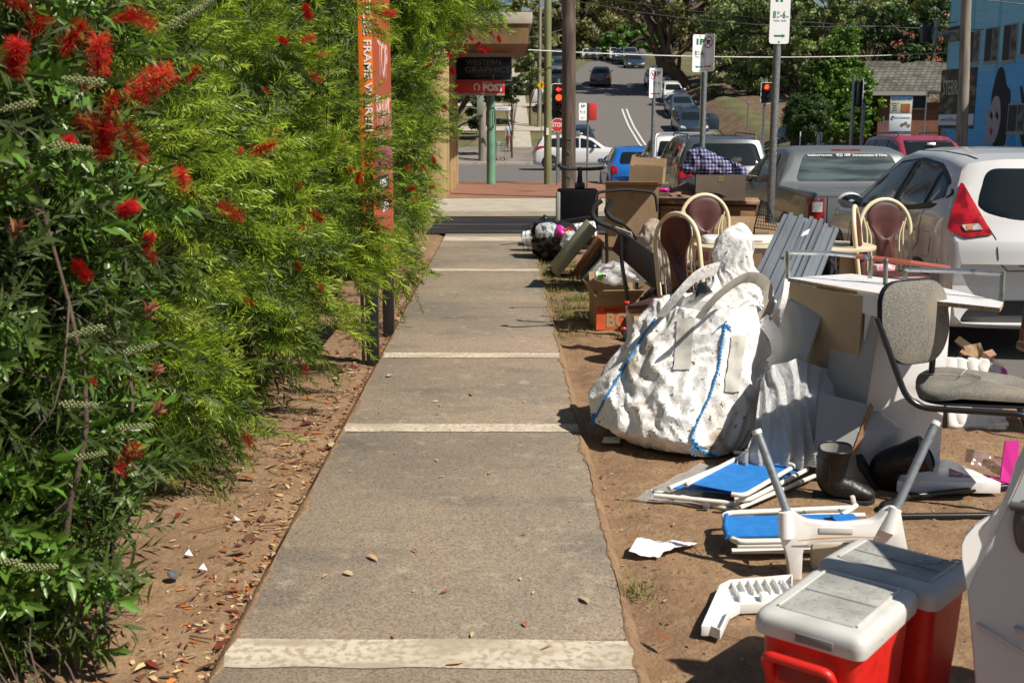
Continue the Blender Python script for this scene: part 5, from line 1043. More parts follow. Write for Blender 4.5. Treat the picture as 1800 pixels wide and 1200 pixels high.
# traffic lights
mLampR = mat('lit_red_lamp', (.5, .02, .01), .3, emit=((1, .03, .015), 3)); mLampA = mat('lit_amber_red_lamp', (.6, .1, .02), .3, emit=((1, .045, .01), 3.2)); mLampOff = mat('unlit_lamp', (.03, .008, .008), .3)
def traffic_light(name, label, px, py, Y, hgt, lamps, post_px=None, arrow=False, rz=0, back=False, zb=None):
    c_ = W(px, py, Y); z = (H(c_.x, Y) if not (Y < 36 and c_.x < 3) else VZ(Y)); t = thing(name, label, 'traffic light', (c_.x, Y, z), rz); hz2 = c_.z - z; w_ = .34
    MB().prism(round_poly([(-w_ / 2 - .05, -hgt / 2 - .04), (w_ / 2 + .05, -hgt / 2 - .04), (w_ / 2 + .05, hgt / 2 + .04), (-w_ / 2 - .05, hgt / 2 + .04)], .08, 4), -.02, .0, Matrix.Translation((0, 0, hz2)) @ Matrix.Rotation(math.pi / 2, 4, 'X')).build('target_board', mBlack, t)
    MB().tube([Matrix.Translation((0, -.012, hz2)) @ Matrix.Rotation(math.pi / 2, 4, 'X') @ Vector((x, y, 0)) for x, y in round_poly([(-w_ / 2 - .05, -hgt / 2 - .04), (w_ / 2 + .05, -hgt / 2 - .04), (w_ / 2 + .05, hgt / 2 + .04), (-w_ / 2 - .05, hgt / 2 + .04)], .08, 4)], .012, 5, closed=True).build('white_edge', mPaper, t)
    MB().box((0, .1, hz2), (w_ * .85, .18, hgt)).build('housing', mBlack, t, bevel=.02); n = len(lamps)
    for i, m_ in enumerate(lamps):
        zz = hz2 + hgt / 2 - (i + .5) * hgt / n; r = hgt / n * .38
        lp = MB()
        if arrow and i == 0: lp.prism([(-r, 0), (0, r * .8), (0, r * .28), (r * .8, r * .28), (r * .8, -r * .28), (0, -r * .28), (0, -r * .8)], .012, .02, Matrix.Translation((0, 0, zz)) @ Matrix.Rotation(math.pi / 2, 4, 'X'))
        else: lp.lathe([(r, .0), (r * .9, .02), (r * .5, .035), (.005, .04)], Matrix.Translation((0, -.002, zz)) @ Matrix.Rotation(math.pi / 2, 4, 'X'), 16)
        lp.build('lamp', m_, t, smooth=60)
        P = [[(r * 1.1 * math.cos(a), -.01 - d, zz + r * 1.1 * math.sin(a)) for a in np.linspace(-.2, math.pi + .2, 12)] for d in (0, .15)]
        MB().grid(P).build('visor', mBlack, t, solid=.006)
    MB().tube([(.0, .25, -.1), (.0, .25, hz2 + hgt / 2 + .2)], .055, 10).build('pole', mSteel, t, smooth=60); MB().box((0, .2, hz2 + .2), (.08, .12, .05)).box((0, .2, hz2 - .2), (.08, .12, .05)).build('bracket', mSteel, t); return t
traffic_light('traffic_light', 'traffic light with a lit red arrow and lamp between the two near poles', 982, 179, 34.6, .95, [mLampR, mLampA, mLampOff, mLampOff], arrow=True)
traffic_light('traffic_light', 'small traffic light showing red beside the tall parking sign pole', 1347, 164, 46, .72, [mLampA, mLampOff, mLampOff])
t = traffic_light('traffic_light', 'traffic light seen from behind on twin grey poles at the right corner', 1512, 165, 41, .9, [mLampOff] * 3, rz=95)
MB().tube([(0, -.15, 0), (0, -.15, 2.9)], .06, 8).box((0, -.2, 1.3), (.2, .2, .3)).build('second_pole', mSteel, t)
o = W(1645, 58, 41); t = thing('traffic_light', 'dark traffic light back hanging from a grey arm at the corner of the blue building', 'traffic light', (o.x, 41, o.z)); MB().box((-.35, 0, -.05), (.3, .3, .55)).build('housing', mBlack, t, bevel=.02); MB().box((0, 0, 0), (.12, .12, .85)).box((.35, 0, -.02), (.6, .1, .12)).build('mounting_arm', mSteel, t, bevel=.01)
# bollards and thin posts on the far right corner
def small_post(name, label, px, Y, yt, yb, r, m, cat='bollard', dome=False):
    b0 = W(px, yb, Y); tp = W(px, yt, Y); h = tp.z - b0.z; z = b0.z; t = thing(name, label, cat, (b0.x, Y, z)); MB().tube([(0, 0, -1), (0, 0, h)], r, 12).build('shaft', m, t, smooth=60)
    MB().lathe([(r * 1.15, h), (r * 1.1, h + r * .6), (r * .6, h + r), (.005, h + r * 1.15)], None, 12).build('cap', m, t, smooth=60); return t
small_post('bollard', 'short round grey bollard on the right corner lawn', 1440, 42, 237, 255, .09, mSteel); small_post('marker_post', 'thin leaning white marker post left of the round grey bollard', 1406, 42, 233, 256, .02, mPaper, 'post')
small_post('marker_post', 'taller thin white post left of the notice board', 1551, 43, 206, 252, .03, mPaper, 'post'); small_post('marker_post', 'thin grey post on the lawn left of the right hand traffic light', 1313, 47, 180, 245, .03, mSteel, 'post')
small_post('sign_post', 'thin white post seen just right of the middle parking sign', 1232, 60, 120, 190, .05, mPaper, 'post')
o = W(884, 191, 58); t = thing('street_name_sign', 'small white street name blade left of the yellow green pole', 'street sign', (o.x, 62, H(o.x, 62))); zz = W(884, 191, 62).z - t.location.z; MB().box((0, 0, zz), (.85, .03, .2)).build('blade', mPaper, t, bevel=.004); text('lettering', 'KYEONG ST', .13, frame((0, -.018, zz), (1, 0, 0), (0, 0, 1)), mBlackInk, t, width=.6); MB().tube([(-.4, .03, 0), (-.4, .03, zz + .1)], .03, 8).build('pole', mSteel, t)
o = W(952, 150, 74); t = thing('warning_sign', 'yellow diamond warning sign on the uphill strip behind the yellow green pole', 'road sign', (o.x, 74, H(o.x, 74))); zz = o.z - H(o.x, 74); MB().box((0, 0, zz), (.42, .02, .42), rotm(0, 45, 0)).build('panel', mat('sign_yellow', (.75, .42, .02), .5), t); MB().box((0, -.012, zz), (.06, .01, .3)).box((.07, -.012, zz + .05), (.14, .01, .05)).build('symbol', mBlackInk, t); MB().tube([(0, .03, 0), (0, .03, zz)], .03, 6).build('pole', mSteel, t)
# shopping trolley left on the corner
o = W(877, 245, 63); t = thing('shopping_trolley', 'empty wire shopping trolley standing by the green pole across the street', 'trolley', (o.x, 63, H(o.x, 63) + .05), 20)
mw = mat('trolley_wire', (.20, .27, .24), .5, .4); b = MB()
for i in range(9): x = -.25 + .5 * i / 8; b.tube([(x, -.35, .55), (x, -.4, .95)], .006, 4).tube([(x, .35, .5), (x, .45, .95)], .006, 4)
for i in range(12): y = -.35 + .75 * i / 11; b.tube([(-.25, y, .95), (-.22, y, .52), (.22, y, .52), (.25, y, .95)], .006, 4)
for z in (.55, .7, .85, .95): b.tube([(-.25, -.37, z), (.25, -.37, z), (.25, .4, z), (-.25, .4, z)], .008, 4, closed=True)
b.build('basket', mw, t); MB().tube(bendpath([(-.25, -.37, .95), (-.22, -.3, .12), (-.22, .45, .12)], .05), .014, 6).tube(bendpath([(.25, -.37, .95), (.22, -.3, .12), (.22, .45, .12)], .05), .014, 6).build('frame', mw, t)
for x in (-.22, .22):
    for y in (-.28, .42): MB().cyl((x - .015, y, .06), (x + .015, y, .06), .06).build('wheel', mRubber, t)
MB().cyl((-.28, -.44, 1.0), (.28, -.44, 1.0), .016).build('handle', mat('handle_green', (.02, .2, .1), .5), t)
# overhead wires
def wire(name, label, a, b, r, m, sag=.3):
    P = [a.lerp(b, i / 30) + Vector((0, 0, -sag * 4 * (i / 30) * (1 - i / 30))) for i in range(31)]; o = MB().tube(P, r, 6).build(name, m, smooth=60); return tag(o, label, 'cable')
wire('overhead_cable', 'thick pale overhead cable strung across the street to the blue building', W(928, 88, 33), W(1662, 93, 42.4), .018, mat('pale_cable', (.62, .60, .52), .6), .18)
wire('overhead_wire', 'thin black wire crossing high over the street, upper of the pair', W(1000, -12, 40), W(1830, 52, 40), .012, mBlack, .35); wire('overhead_wire', 'thin black wire crossing high over the street, lower of the pair', W(1000, 0, 42), W(1700, 38, 42), .014, mBlack, .5)
wire('overhead_wire', 'thin dark wire at the top right corner before the blue building', W(1700, -5, 30), W(1830, 10, 30), .012, mBlack, .02)
wire('overhead_wire', 'thin wire rising to the pole top at the upper left', W(815, 70, 45), W(980, -5, 45), .012, mSteel, .1)
wire('overhead_wire', 'thin service wire meeting the slender grey pole', W(900, 70, 60), W(1000, 48, 76), .02, mSteel, .1)

# totem sign by the path
t = thing('totem_sign', 'tall slim orange advertising sign on black steel legs at the path edge', 'sign', (-.89, 7.55, 0))
mOr = mat('orange_sign_face', (.78, .20, .015), .45, var=[(2, (.68, .10, .01), .4, .7)])
def face_grad(N, L, tc, cur, col):
    s = N.new('ShaderNodeSeparateXYZ'); L.new(tc.outputs['Object'], s.inputs[0]); r = N.new('ShaderNodeValToRGB'); mr = N.new('ShaderNodeMapRange'); mr.inputs[1].default_value = .8; mr.inputs[2].default_value = 2.5; L.new(s.outputs[2], mr.inputs[0]); L.new(mr.outputs[0], r.inputs[0])
    e = r.color_ramp.elements; e[0].position = 0; e[0].color = (.42, .07, .03, 1); e[1].position = 1; e[1].color = (.55, .08, .02, 1)
    for p_, c_ in ((.2, (.5, .1, .03, 1)), (.30, (.46, .07, .10, 1)), (.36, (.42, .06, .13, 1)), (.43, (.45, .09, .06, 1)), (.6, (.42, .09, .04, 1)), (.8, (.5, .1, .04, 1))): q = e.new(p_); q.color = c_
    return r.outputs[0]
ZB, ZT = .70, 2.62
MB().box((0, .6, (ZB + ZT) / 2), (.09, 1.2, ZT - ZB)).build('sign_body', mOr, t, bevel=.004); MB().box((.0465, .6, (ZB + ZT) / 2), (.003, 1.18, ZT - ZB - .02)).build('side_panel', mat('sunset_printed_panel', (.4, .1, .05), .35, extra=face_grad), t)
for y in (.06, 1.14): MB().box((.0, y, ZB / 2 - .05), (.085, .06, ZB + .1)).build('leg', mBlack, t, bevel=.003)
MB().box((-.065, .05, ZB / 2 - .05), (.02, .04, ZB + .1)).build('cable_duct', mBlack, t)
text('lettering', 'PICTURE FRAME WORTH', .07, frame((.012, -.0015, 2.02), (0, 0, -1), (1, 0, 0)), mWhiteInk, t, width=.92, bold=.001); text('lettering', 'HAND CRAFT PATTERNS', .07, frame((.005, -.0015, 1.28), (0, 0, -1), (1, 0, 0)), mBlackInk, t, width=.75, bold=.001)
for s, y, z, sz, w_ in (('TOP', .62, 2.03, .34, .62), ('FRAME', .62, 1.68, .3, .9), ('ART', .5, 1.5, .12, .4)): text('lettering', s, sz, frame((.049, y, z), (0, 1, 0), (0, 0, 1)), mat('pale_pink_ink', (.65, .45, .42), .5), t, width=w_)
q = MB().box((.049, .45, 1.20), (.002, .8, .11)).build('name_strip', mBlackInk, t); text('lettering', 'GALLERY', .08, frame((.051, .5, 1.20), (0, 1, 0), (0, 0, 1)), mWhiteInk, q, width=.5)
text('lettering', 'OPEN', .1, frame((.049, .6, 1.03), (0, 1, 0), (0, 0, 1)), mWhiteInk, t, width=.4)

# ---------------------------------------------------------------- people
mSkinR = mat('skin', (.45, .25, .17), .5); mHairD = mat('dark_hair', (.03, .018, .012), .6)
def skinned(name, V, E, rad, m, parent, sub=1):
    me = bpy.data.meshes.new(name); me.from_pydata(V, E, []); me.materials.append(m); o = bpy.data.objects.new(name, me); COL.objects.link(o); o.parent = parent
    md = o.modifiers.new('s', 'SKIN'); me.skin_vertices.new() if not me.skin_vertices else None
    for i, r in enumerate(rad): me.skin_vertices[0].data[i].radius = (r, r) if not isinstance(r, tuple) else r
    me.skin_vertices[0].data[0].use_root = True; md.use_smooth_shade = True
    s2 = o.modifiers.new('d', 'SUBSURF'); s2.levels = s2.render_levels = sub; return o
p = W(895, 265, 68); pz = G(895, 265, 0); t = thing('person', 'person in a pale blue top and pink patterned leggings walking on the far pavement', 'person', (p.x, 66.5, H(0, 66.5) + .06), 8)
V = [(0, 0, .92), (0, .0, 1.12), (0, .01, 1.32), (0, 0, 1.42), (0, -.01, 1.50), (0, -.03, 1.60), (0, -.02, 1.66)]; E = [(0, 1), (1, 2), (2, 3), (3, 4), (4, 5), (5, 6)]; rd = [(.15, .11), (.12, .09), (.15, .10), (.06, .055), (.05, .05), (.078, .09), (.06, .07)]
for sg in (-1, 1):
    k = len(V); V += [(sg * .17, 0, 1.36), (sg * .22, .03 * sg, 1.10), (sg * .26, -.05, .88), (sg * .265, -.06, .80)]; E += [(2, k), (k, k + 1), (k + 1, k + 2), (k + 2, k + 3)]; rd += [.05, .038, .028, (.035, .018)]
    for j in range(5): V.append((sg * .265 + (j - 2) * .014, -.065 - (.02 if j == 0 else 0), .725 - (.0 if j in (0, 4) else .015))); E.append((k + 3, len(V) - 1)); rd.append(.007)
    k = len(V); fy = .16 * sg; V += [(sg * .09, 0, .84), (sg * .10, -fy * .4, .48), (sg * .10, fy * .6 + (-.0), .08), (sg * .11, fy * .6 - .12, .04)]; E += [(0, k), (k, k + 1), (k + 1, k + 2), (k + 2, k + 3)]; rd += [.085, .06, .038, .035]
body = skinned('body', V, E, rd, mSkinR, t)
mLeg = mat('pink_patterned_fabric', (.30, .04, .08), .8, var=[(14, (.05, .03, .05), .45, .55), (22, (.6, .4, .4), .6, .7)])
for sg in (-1, 1):
    fy = .16 * sg; skinned('leggings', [(sg * .05, 0, .93), (sg * .09, 0, .84), (sg * .10, -fy * .4, .48), (sg * .10, fy * .6, .12)], [(0, 1), (1, 2), (2, 3)], [.105, .10, .07, .048], mLeg, t)
    MB().tube([(sg * .10, fy * .6 + .04, .045), (sg * .11, fy * .6 - .06, .045), (sg * .115, fy * .6 - .16, .035)], [.045, .05, .035], 8).build('shoe', mBlack, t, smooth=60)
skinned('shirt', [(0, 0, .94), (0, 0, 1.12), (0, .01, 1.30), (0, 0, 1.40), (-.17, 0, 1.36), (-.215, -.02, 1.16), (.17, 0, 1.36), (.215, .02, 1.16)], [(0, 1), (1, 2), (2, 3), (2, 4), (4, 5), (2, 6), (6, 7)], [(.165, .125), (.145, .11), (.165, .12), (.07, .065), .065, .055, .065, .055], mat('pale_blue_cotton', (.42, .52, .66), .85), t)
MB().lathe([(.02, 1.55), (.07, 1.56), (.095, 1.62), (.09, 1.69), (.05, 1.735), (.005, 1.745)], Matrix.Translation((0, .012, 0)), 14).build('hair', mHairD, t, smooth=60)
MB().tube(smoothpath([(0, -.115, 1.62), (0, -.13, 1.59), (0, -.11, 1.58)], 3), .014, 6).build('nose', mSkinR, t, smooth=60)
# ---------------------------------------------------------------- dumped household things on the verge
def PL(px, py, o, n):               # sight line meets a plane
    d = ray(px, py); n = Vector(n); return CO + d * ((Vector(o) - CO).dot(n) / d.dot(n))
def wb(mb, name, m, t, **k):        # built in world coordinates, stored relative to its thing
    l = t.location; mb.v = [(v[0] - l.x, v[1] - l.y, v[2] - l.z) for v in mb.v]; return mb.build(name, m, t, **k)
def item(name, label, cat, loc, group=None): return thing(name, label, cat, loc, 0, group)
CD = [(Vector(d).normalized(), f_, p_, a_) for d, f_, p_, a_ in (((1, .2, .25), 1., .1, .34), ((.5, .8, -.5), 1.4, .4, .26), ((.9, -.3, .6), 2.1, .7, .2), ((-.2, .3, 1), 1.7, .2, .2), ((.7, .5, .9), 3.7, .5, .12), ((.9, .3, -1), 4.9, .3, .1), ((.1, 1, .1), 2.9, .9, .12))]
def crumple(p, a=.03, f=4., seed=0, st=(1, 1, 1)):
    q = Vector((p[0] * f * st[0] + seed, p[1] * f * st[1], p[2] * f * st[2])); w = noise.noise_vector(q * .45) * .8 + noise.noise_vector(q * 1.3) * .22; q = q + w; r = 0; k = 1.
    for d in CD:
        t = q.dot(d[0]) * d[1] * .42 + d[2]; r += d[3] * (abs((t % 1) - .5) * 4 - 1)
    return a * r * (.45 + .75 * abs(noise.noise(q * .5 + Vector((3, 3, 3))) * 2)) + a * .5 * noise.noise(q * .4)
def loft(secs, n=96, m=60, amp=.03, f=4., p=2., seed=0, st=(1, 1, 1), rot=0, floor=None, closed=True):
    """secs: (cx, cy, z, rx, ry) up the shape; superellipse exponent p; crumpled surface"""
    S = np.array(secs, float); d = np.r_[0, np.cumsum(np.linalg.norm(np.diff(S, axis=0), axis=1))]; T = np.linspace(0, d[-1], m); Q = np.stack([np.interp(T, d, S[:, i]) for i in range(5)], 1)
    for _ in range(2): Q[1:-1] = .25 * Q[:-2] + .5 * Q[1:-1] + .25 * Q[2:]
    P = []
    for i in range(m):
        row = []
        for j in range(n):
            a = 2 * math.pi * j / n; c, s = math.cos(a), math.sin(a); r = 1 / (abs(c) ** p + abs(s) ** p) ** (1 / p); x, y = c * r * Q[i, 3], s * r * Q[i, 4]
            if rot: x, y = x * math.cos(rot) - y * math.sin(rot), x * math.sin(rot) + y * math.cos(rot)
            w = Vector((Q[i, 0] + x, Q[i, 1] + y, Q[i, 2])); k = crumple(w, amp, f, seed, st); nn = Vector((x, y, 0)); nn = nn.normalized() if nn.length > 1e-6 else Vector((0, 0, 1))
            w = w + nn * k + Vector((0, 0, k * .4));
            if floor is not None: w.z = max(w.z, floor + .002)
            row.append(w)
        P.append(row)
    mb = MB().grid(P, cu=True)
    if closed: mb.f += [tuple(range(n - 1, -1, -1)), tuple(range((m - 1) * n, m * n))]; mb.mi += [0, 0]
    return mb
def wrinkle(mb, shape, gh=1.1, gv=1.03, it=110, lim=.05, amp=.006, f=9, bend=.35, floor=None, closed=True, seed=1, stiff=0):
    """lets a closed shell grow slightly larger than its form so that it buckles into real folds"""
    m, n = shape; X = np.array([tuple(v) for v in mb.v[:m * n]]).reshape(m, n, 3); T = X.copy(); rg = np.random.default_rng(seed)
    X += np.array([[noise.noise_vector(Vector(p) * f + Vector((seed, 0, 0))) for p in row] for row in T]) * amp
    nn = n if closed else n - 1
    def con(ii, jj, ii2, jj2, g, k=1., mn=False):
        L0 = np.linalg.norm(T[ii, jj] - T[ii2, jj2], axis=-1) * g
        return (ii, jj, ii2, jj2, L0, k, mn)
    C = []; I, J = np.meshgrid(np.arange(m), np.arange(n), indexing='ij')
    def addc(di, dj, g, k=1., mn=False):
        ok = (I + di < m) & (I + di >= 0) & ((J + dj < n) | closed) & ((J + dj >= 0) | closed); per = 2 * max(abs(di), abs(dj))
        key = (J if dj and not di else I)
        for c_ in range(per):
            s = ok & (key % per == c_) if not (di and dj) else ok & (I % 2 == c_)
            if s.any() and (not (di and dj) or c_ < 2): C.append(con(I[s], J[s], (I[s] + di), (J[s] + dj) % n, g, k, mn))
    addc(0, 1, gh); addc(1, 0, gv); addc(1, 1, (gh + gv) / 2, .5); addc(1, -1, (gh + gv) / 2, .5); addc(0, 2, gh * .985, bend, True); addc(2, 0, gv * .985, bend, True)
    if stiff: addc(0, stiff, gh * .93, .8, True); addc(stiff, 0, gv * .93, .8, True)
    for k_ in range(it):
        for ii, jj, i2, j2, L0, k, mn in C:
            d = X[i2, j2] - X[ii, jj]; l = np.linalg.norm(d, axis=-1) + 1e-9; e = (l - L0) / l
            if mn: e = np.minimum(e, 0)
            c_ = d * (e * .5 * k)[..., None]; X[ii, jj] += c_; X[i2, j2] -= c_
        o = X - T; q = np.linalg.norm(o, axis=-1, keepdims=True); X = T + o * np.minimum(1, lim / (q + 1e-9)) * .996
        if floor is not None: X[..., 2] = np.maximum(X[..., 2], floor + .002)
    for _ in range(1):
        A = (np.roll(X, 1, 1) + np.roll(X, -1, 1)) * .25; A[1:-1] += (X[:-2] + X[2:]) * .25; X[1:-1] = X[1:-1] * .5 + A[1:-1] * .5 if closed else X[1:-1]
    mb.v[:m * n] = [tuple(p) for p in X.reshape(-1, 3)]; return mb
def pillow(mb_c, r, amp=.03, f=5, seed=0, n=64, m=40, sq=2.4, wr=True):
    """crumpled closed blob, centre c, radii r"""
    P = []; c = Vector(mb_c)
    for i in range(m + 1):
        th = math.pi * i / m; row = []
        for j in range(n):
            a = 2 * math.pi * j / n; u = Vector((math.sin(th) * math.cos(a), math.sin(th) * math.sin(a), math.cos(th))); k = (abs(u.x) ** sq + abs(u.y) ** sq + abs(u.z) ** sq) ** (-1 / sq)
            w = c + Vector((u.x * r[0], u.y * r[1], u.z * r[2])) * k; row.append(w + u * crumple(w, amp, f, seed))
        P.append(row)
    b = MB().grid(P, cu=True)
    if wr and n >= 36: wrinkle(b, (m + 1, n), 1.16, 1.10, 70, min(r) * .5, min(r) * .08, 1.6 / min(r), .25)
    return b
def cloth(o, ux, uy, nx, ny, amp, f, seed=0, edge=0):
    """crumpled sheet on two edge vectors"""
    o, ux, uy = Vector(o), Vector(ux), Vector(uy); n = ux.cross(uy).normalized(); P = []
    for i in range(ny + 1):
        row = []
        for j in range(nx + 1):
            s, t_ = j / nx, i / ny; w = o + ux * s + uy * t_; w += n * crumple(w, amp, f, seed)
            if edge: w += ux.normalized() * edge * nz(t_ * 6, seed) * (1 if s > .5 else -1) + uy.normalized() * edge * nz(s * 6, seed + 3) * (1 if t_ > .5 else -1)
            row.append(w)
        P.append(row)
    return MB().grid(P)

mBackB0 = mat('brown_hardboard', (.40, .29, .17), .6, var=[(3, (.35, .25, .15), .45, .6)])
# --- two red coolers with white lids
mCoolRed = mat('red_cooler_plastic', (.62, .018, .012), .42, var=[(30, (.50, .012, .01), .5, .7), (3, (.66, .05, .04), .62, .8)], bump=[(500, .12, .002)], spec=.4)
mLid = mat('lid_plastic', (.56, .56, .53), .5, var=[(5, (.42, .41, .38), .46, .68), (60, (.45, .44, .41), .64, .74)], bump=[(600, .15, .002)]); mLidIn = mat('lid_panel_grimy', (.42, .42, .39), .6, var=[(6, (.24, .235, .22), .42, .66), (90, (.2, .2, .19), .55, .7)], bump=[(700, .25, .002)])
def cooler(label, fr, ang, w_, l_, h, handle=True):
    """origin at the front right bottom corner; +y runs back along the cooler, -x to its left"""
    t = thing('cooler', label, 'cooler', (fr[0], fr[1], 0), ang); hl = .065; zb0 = h - hl
    rb = lambda i, r: round_poly([(-w_ + i, i), (-i, i), (-i, l_ - i), (-w_ + i, l_ - i)], r, 5)
    P = [[(x, y, z) for x, y in rb(i, .035)] for z, i in ((.002, .03), (.012, .024), (zb0 * .5, .014), (zb0, .006), (zb0 + .006, .006))]
    b = MB().grid(P, cu=True); k = len(P[0]); b.f += [tuple(range(k)), tuple(range(4 * k, 5 * k))]; b.mi += [0, 0]; b.build('tub', mCoolRed, t, smooth=50)
    P = [[(x, y, z) for x, y in rb(i, .032)] for z, i in ((zb0 + .007, .004), (zb0 + .008, -.008), (zb0 + .03, -.011), (h - .018, -.010), (h - .006, -.004), (h, .008), (h + .001, .02))]
    b = MB().grid(P, cu=True); k = len(P[0]); b.f += [tuple(range(k)), tuple(range(6 * k, 7 * k))]; b.mi += [0, 0]; ld = b.build('lid', mLid, t, smooth=50)
    MB().prism(round_poly([(-w_ + .035, .045), (-.035, .045), (-.035, l_ - .03), (-w_ + .035, l_ - .03)], .008), h + .001, h + .003).build('lid_panel', mLidIn, ld, bevel=.001)
    for x in (-w_ + .032, -.032): MB().box((x, l_ / 2 + .01, h + .004), (.008, l_ - .08, .006)).build('lid_ridge', mLid, ld, bevel=.002)
    MB().box((-w_ / 2, l_ * .52, h + .004), (w_ - .08, .0025, .002)).build('lid_groove', mat('groove_grey', (.2, .2, .19), .7), ld)
    MB().box((-w_ * .42, -.008, h - hl + .028), (w_ * .36, .012, .024)).build('latch_recess', mat('recess_grey', (.18, .17, .17), .6), ld, bevel=.003)
    for x, y in ((-.0, l_ * .3), (0, l_ * .8)): MB().cyl((-.002, y, h - .035), (.012, y, h - .035), .005, n=10).build('rivet', mLid, ld)
    if handle:
        hz = zb0 - .03; p = bendpath([(-w_ * .86, .02, hz - .09), (-w_ * .84, -.035, hz), (-w_ * .22, -.035, hz), (-w_ * .2, .02, hz - .10)], .02)
        MB().tube(p, .0155, 8, flat=.8).build('handle', mat('red_handle_plastic', (.60, .02, .012), .4), t, smooth=60)
        MB().box((-w_ * .53, .012, hz - .045), (w_ * .5, .012, .07)).build('handle_recess', mat('handle_recess_red', (.25, .01, .008), .6), t, bevel=.005)
    return t
cooler('red cooler with a white grimy lid and red front handle, nearest the camera', (.85, 2.52), -39, .27, .37, .40)
t2 = cooler('second red cooler, its grey white lid half shaded, right behind the front one', (1.13, 2.80), -43, .33, .25, .40, False)
text('lettering', 'IGLOO', .035, frame((-.07, .2, .4045), (.5, .5, 0), (-.5, .5, 0)), mLid, t2.children[1], width=.13, depth=.0025)

# --- white curved plastic board at the far right
mShade = mat('shade_darkened_board', (.50, .52, .55), .3, bump=(3, .05, .01)); c0 = PL(1700, 1037, (1.16, 2.66, .5), (0, 1, 0)); nA = (-.12, -.99, 0); nB = (.0, -1, .06)  # white board, its colour darkened for the part in shade
t = item('plastic_board', 'large white curved plastic board with metal bars standing at the bottom right edge', 'board', (1.35, 2.6, 0)); b = MB()
main = [PL(*p, c0, nA) for p in ((1716, 1230), (1712, 1170), (1706, 1100), (1700, 1037), (1735, 960), (1788, 850), (1812, 790), (1860, 640), (1980, 420), (2060, 440), (2060, 1300))]; b.slab([main[i] for i in range(len(main))], .012); wb(b, 'board', mShade, t)
sl_ = [main[3]] + [PL(*p, c0, nB) for p in ((1690, 978), (1690, 955), (1696, 940), (1712, 922), (1742, 902), (1760, 884), (1772, 856), (1784, 815), (1806, 770))] + [main[6], main[5], main[4]]
wb(MB().slab(sl_, .010), 'lit_sliver', mWhite, t); nv = Vector((-.12, -.99, 0))  # sunlit sliver of the same board, painted in the lighter white
def barp(px, py, off=.0): return PL(px, py, c0 + nv * off, nA)
for (a, b2) in (((1717, 1093), (1812, 1152)), ((1783, 1098), (1850, 1130))):
    p0 = barp(*a); p1 = barp(*b2, .03); wb(MB().tube([p0 - nv * .005, p0 + nv * .012, p0.lerp(p1, .1) + nv * .02, p1 + nv * .02], .0055, 10), 'metal_bar', mat('satin_bar', (.45, .46, .48), .3, .6), t, smooth=60)
P = [[barp(1790 + 22 * math.cos(a) * s + 12, 925 + 50 * math.sin(a) * s, .002 + .04 * math.sqrt(max(0, 1 - s * s))) for a in np.linspace(0, 6.283, 21)[:-1]] for s in (1, .95, .8, .5, .15, .01)]
wb(MB().grid(P, cu=True), 'dark_knob', mat('dark_grey_plastic', (.07, .07, .075), .45), t, smooth=60); wb(MB().tube([barp(1776, 888, .02), barp(1812, 893, .035)], .011, 8), 'knob_collar', mat('dark_grey_plastic', (.07, .07, .075), .45), t, smooth=60)

t = item('added_shade_shelves', 'tall narrow brown shelves, unseen, added past the right edge to shade the coolers', 'added_shade_shelves', (1.9, 2.45, 0)); b = MB()  # unseen shelving, added only to cast shade on the coolers and board
for y in (2.2, 2.72): wb(MB().box((1.90, y, .70), (.28, .02, 1.38)), 'side_panel', mWoodDk, t, bevel=.002)
for z_ in (.03, .36, .70, 1.04, 1.385): wb(MB().box((1.90, 2.46, z_), (.276, .497, .02)), 'shelf', mWood, t, bevel=.002)
wb(MB().box((1.765, 2.46, .70), (.008, .497, 1.33)), 'back_panel', mBackB0, t)
# --- overturned shower stool
t = item('shower_stool', 'overturned white shower stool with grey metal legs pointing up behind the coolers', 'stool', (1.25, 3.9, 0))
mGreyMet = mat('grey_anodised', (.30, .33, .36), .35, .5, var=[(40, (.2, .22, .24), .5, .7)])
for (a, b2, Ya, Yb) in (((1330, 757), (1388, 912), 3.98, 3.86), ((1645, 742), (1570, 905), 4.0, 3.88)):
    p0 = W(*a, Ya); p1 = W(*b2, Yb); lg = wb(MB().tube([p0, p1], .0155, 14), 'leg', mGreyMet, t, smooth=60); wb(MB().cyl(p0 + (p0 - p1).normalized() * .004, p0 + (p1 - p0).normalized() * .012, .0175, n=14), 'rubber_foot', mWhite, t, smooth=50).parent = lg
Y0 = 3.84
def fw(lst, Y): return [W(x, y, Y) for x, y in lst]
fp = round_poly([(1371, 905), (1392, 898), (1420, 918), (1480, 924), (1540, 918), (1562, 896), (1583, 894), (1588, 925), (1604, 1010), (1576, 1000), (1555, 962), (1530, 949), (1440, 953), (1412, 962), (1408, 1040), (1392, 1042), (1386, 985), (1376, 950)], 12, 3)
wb(MB().slab([W(x, y, Y0) for x, y in fp], -.05), 'seat_frame', mWhite, t, bevel=.008)
wb(MB().slab(fw([(1440, 927), (1500, 928), (1500, 938), (1440, 937)], Y0 - .004), -.006), 'label_recess', mat('pale_grey_plastic', (.6, .6, .6), .4), t, bevel=.002)
for (a, b2) in (((1380, 900), (1382, 945)), ((1574, 893), (1560, 935))): wb(MB().tube([W(*a, Y0 + .01), W(*b2, Y0 - .005)], [.023, .027], 14), 'leg_socket', mWhite, t, smooth=60)
wb(MB().tube([W(1402, 950, Y0 - .012), W(1440, 946, Y0 - .016), W(1500, 943, Y0 - .016), W(1545, 944, Y0 - .014)], [.0015, .0025, .002, .001], 6), 'rust_streak', mat('rust_stain', (.45, .20, .03), .8), t)
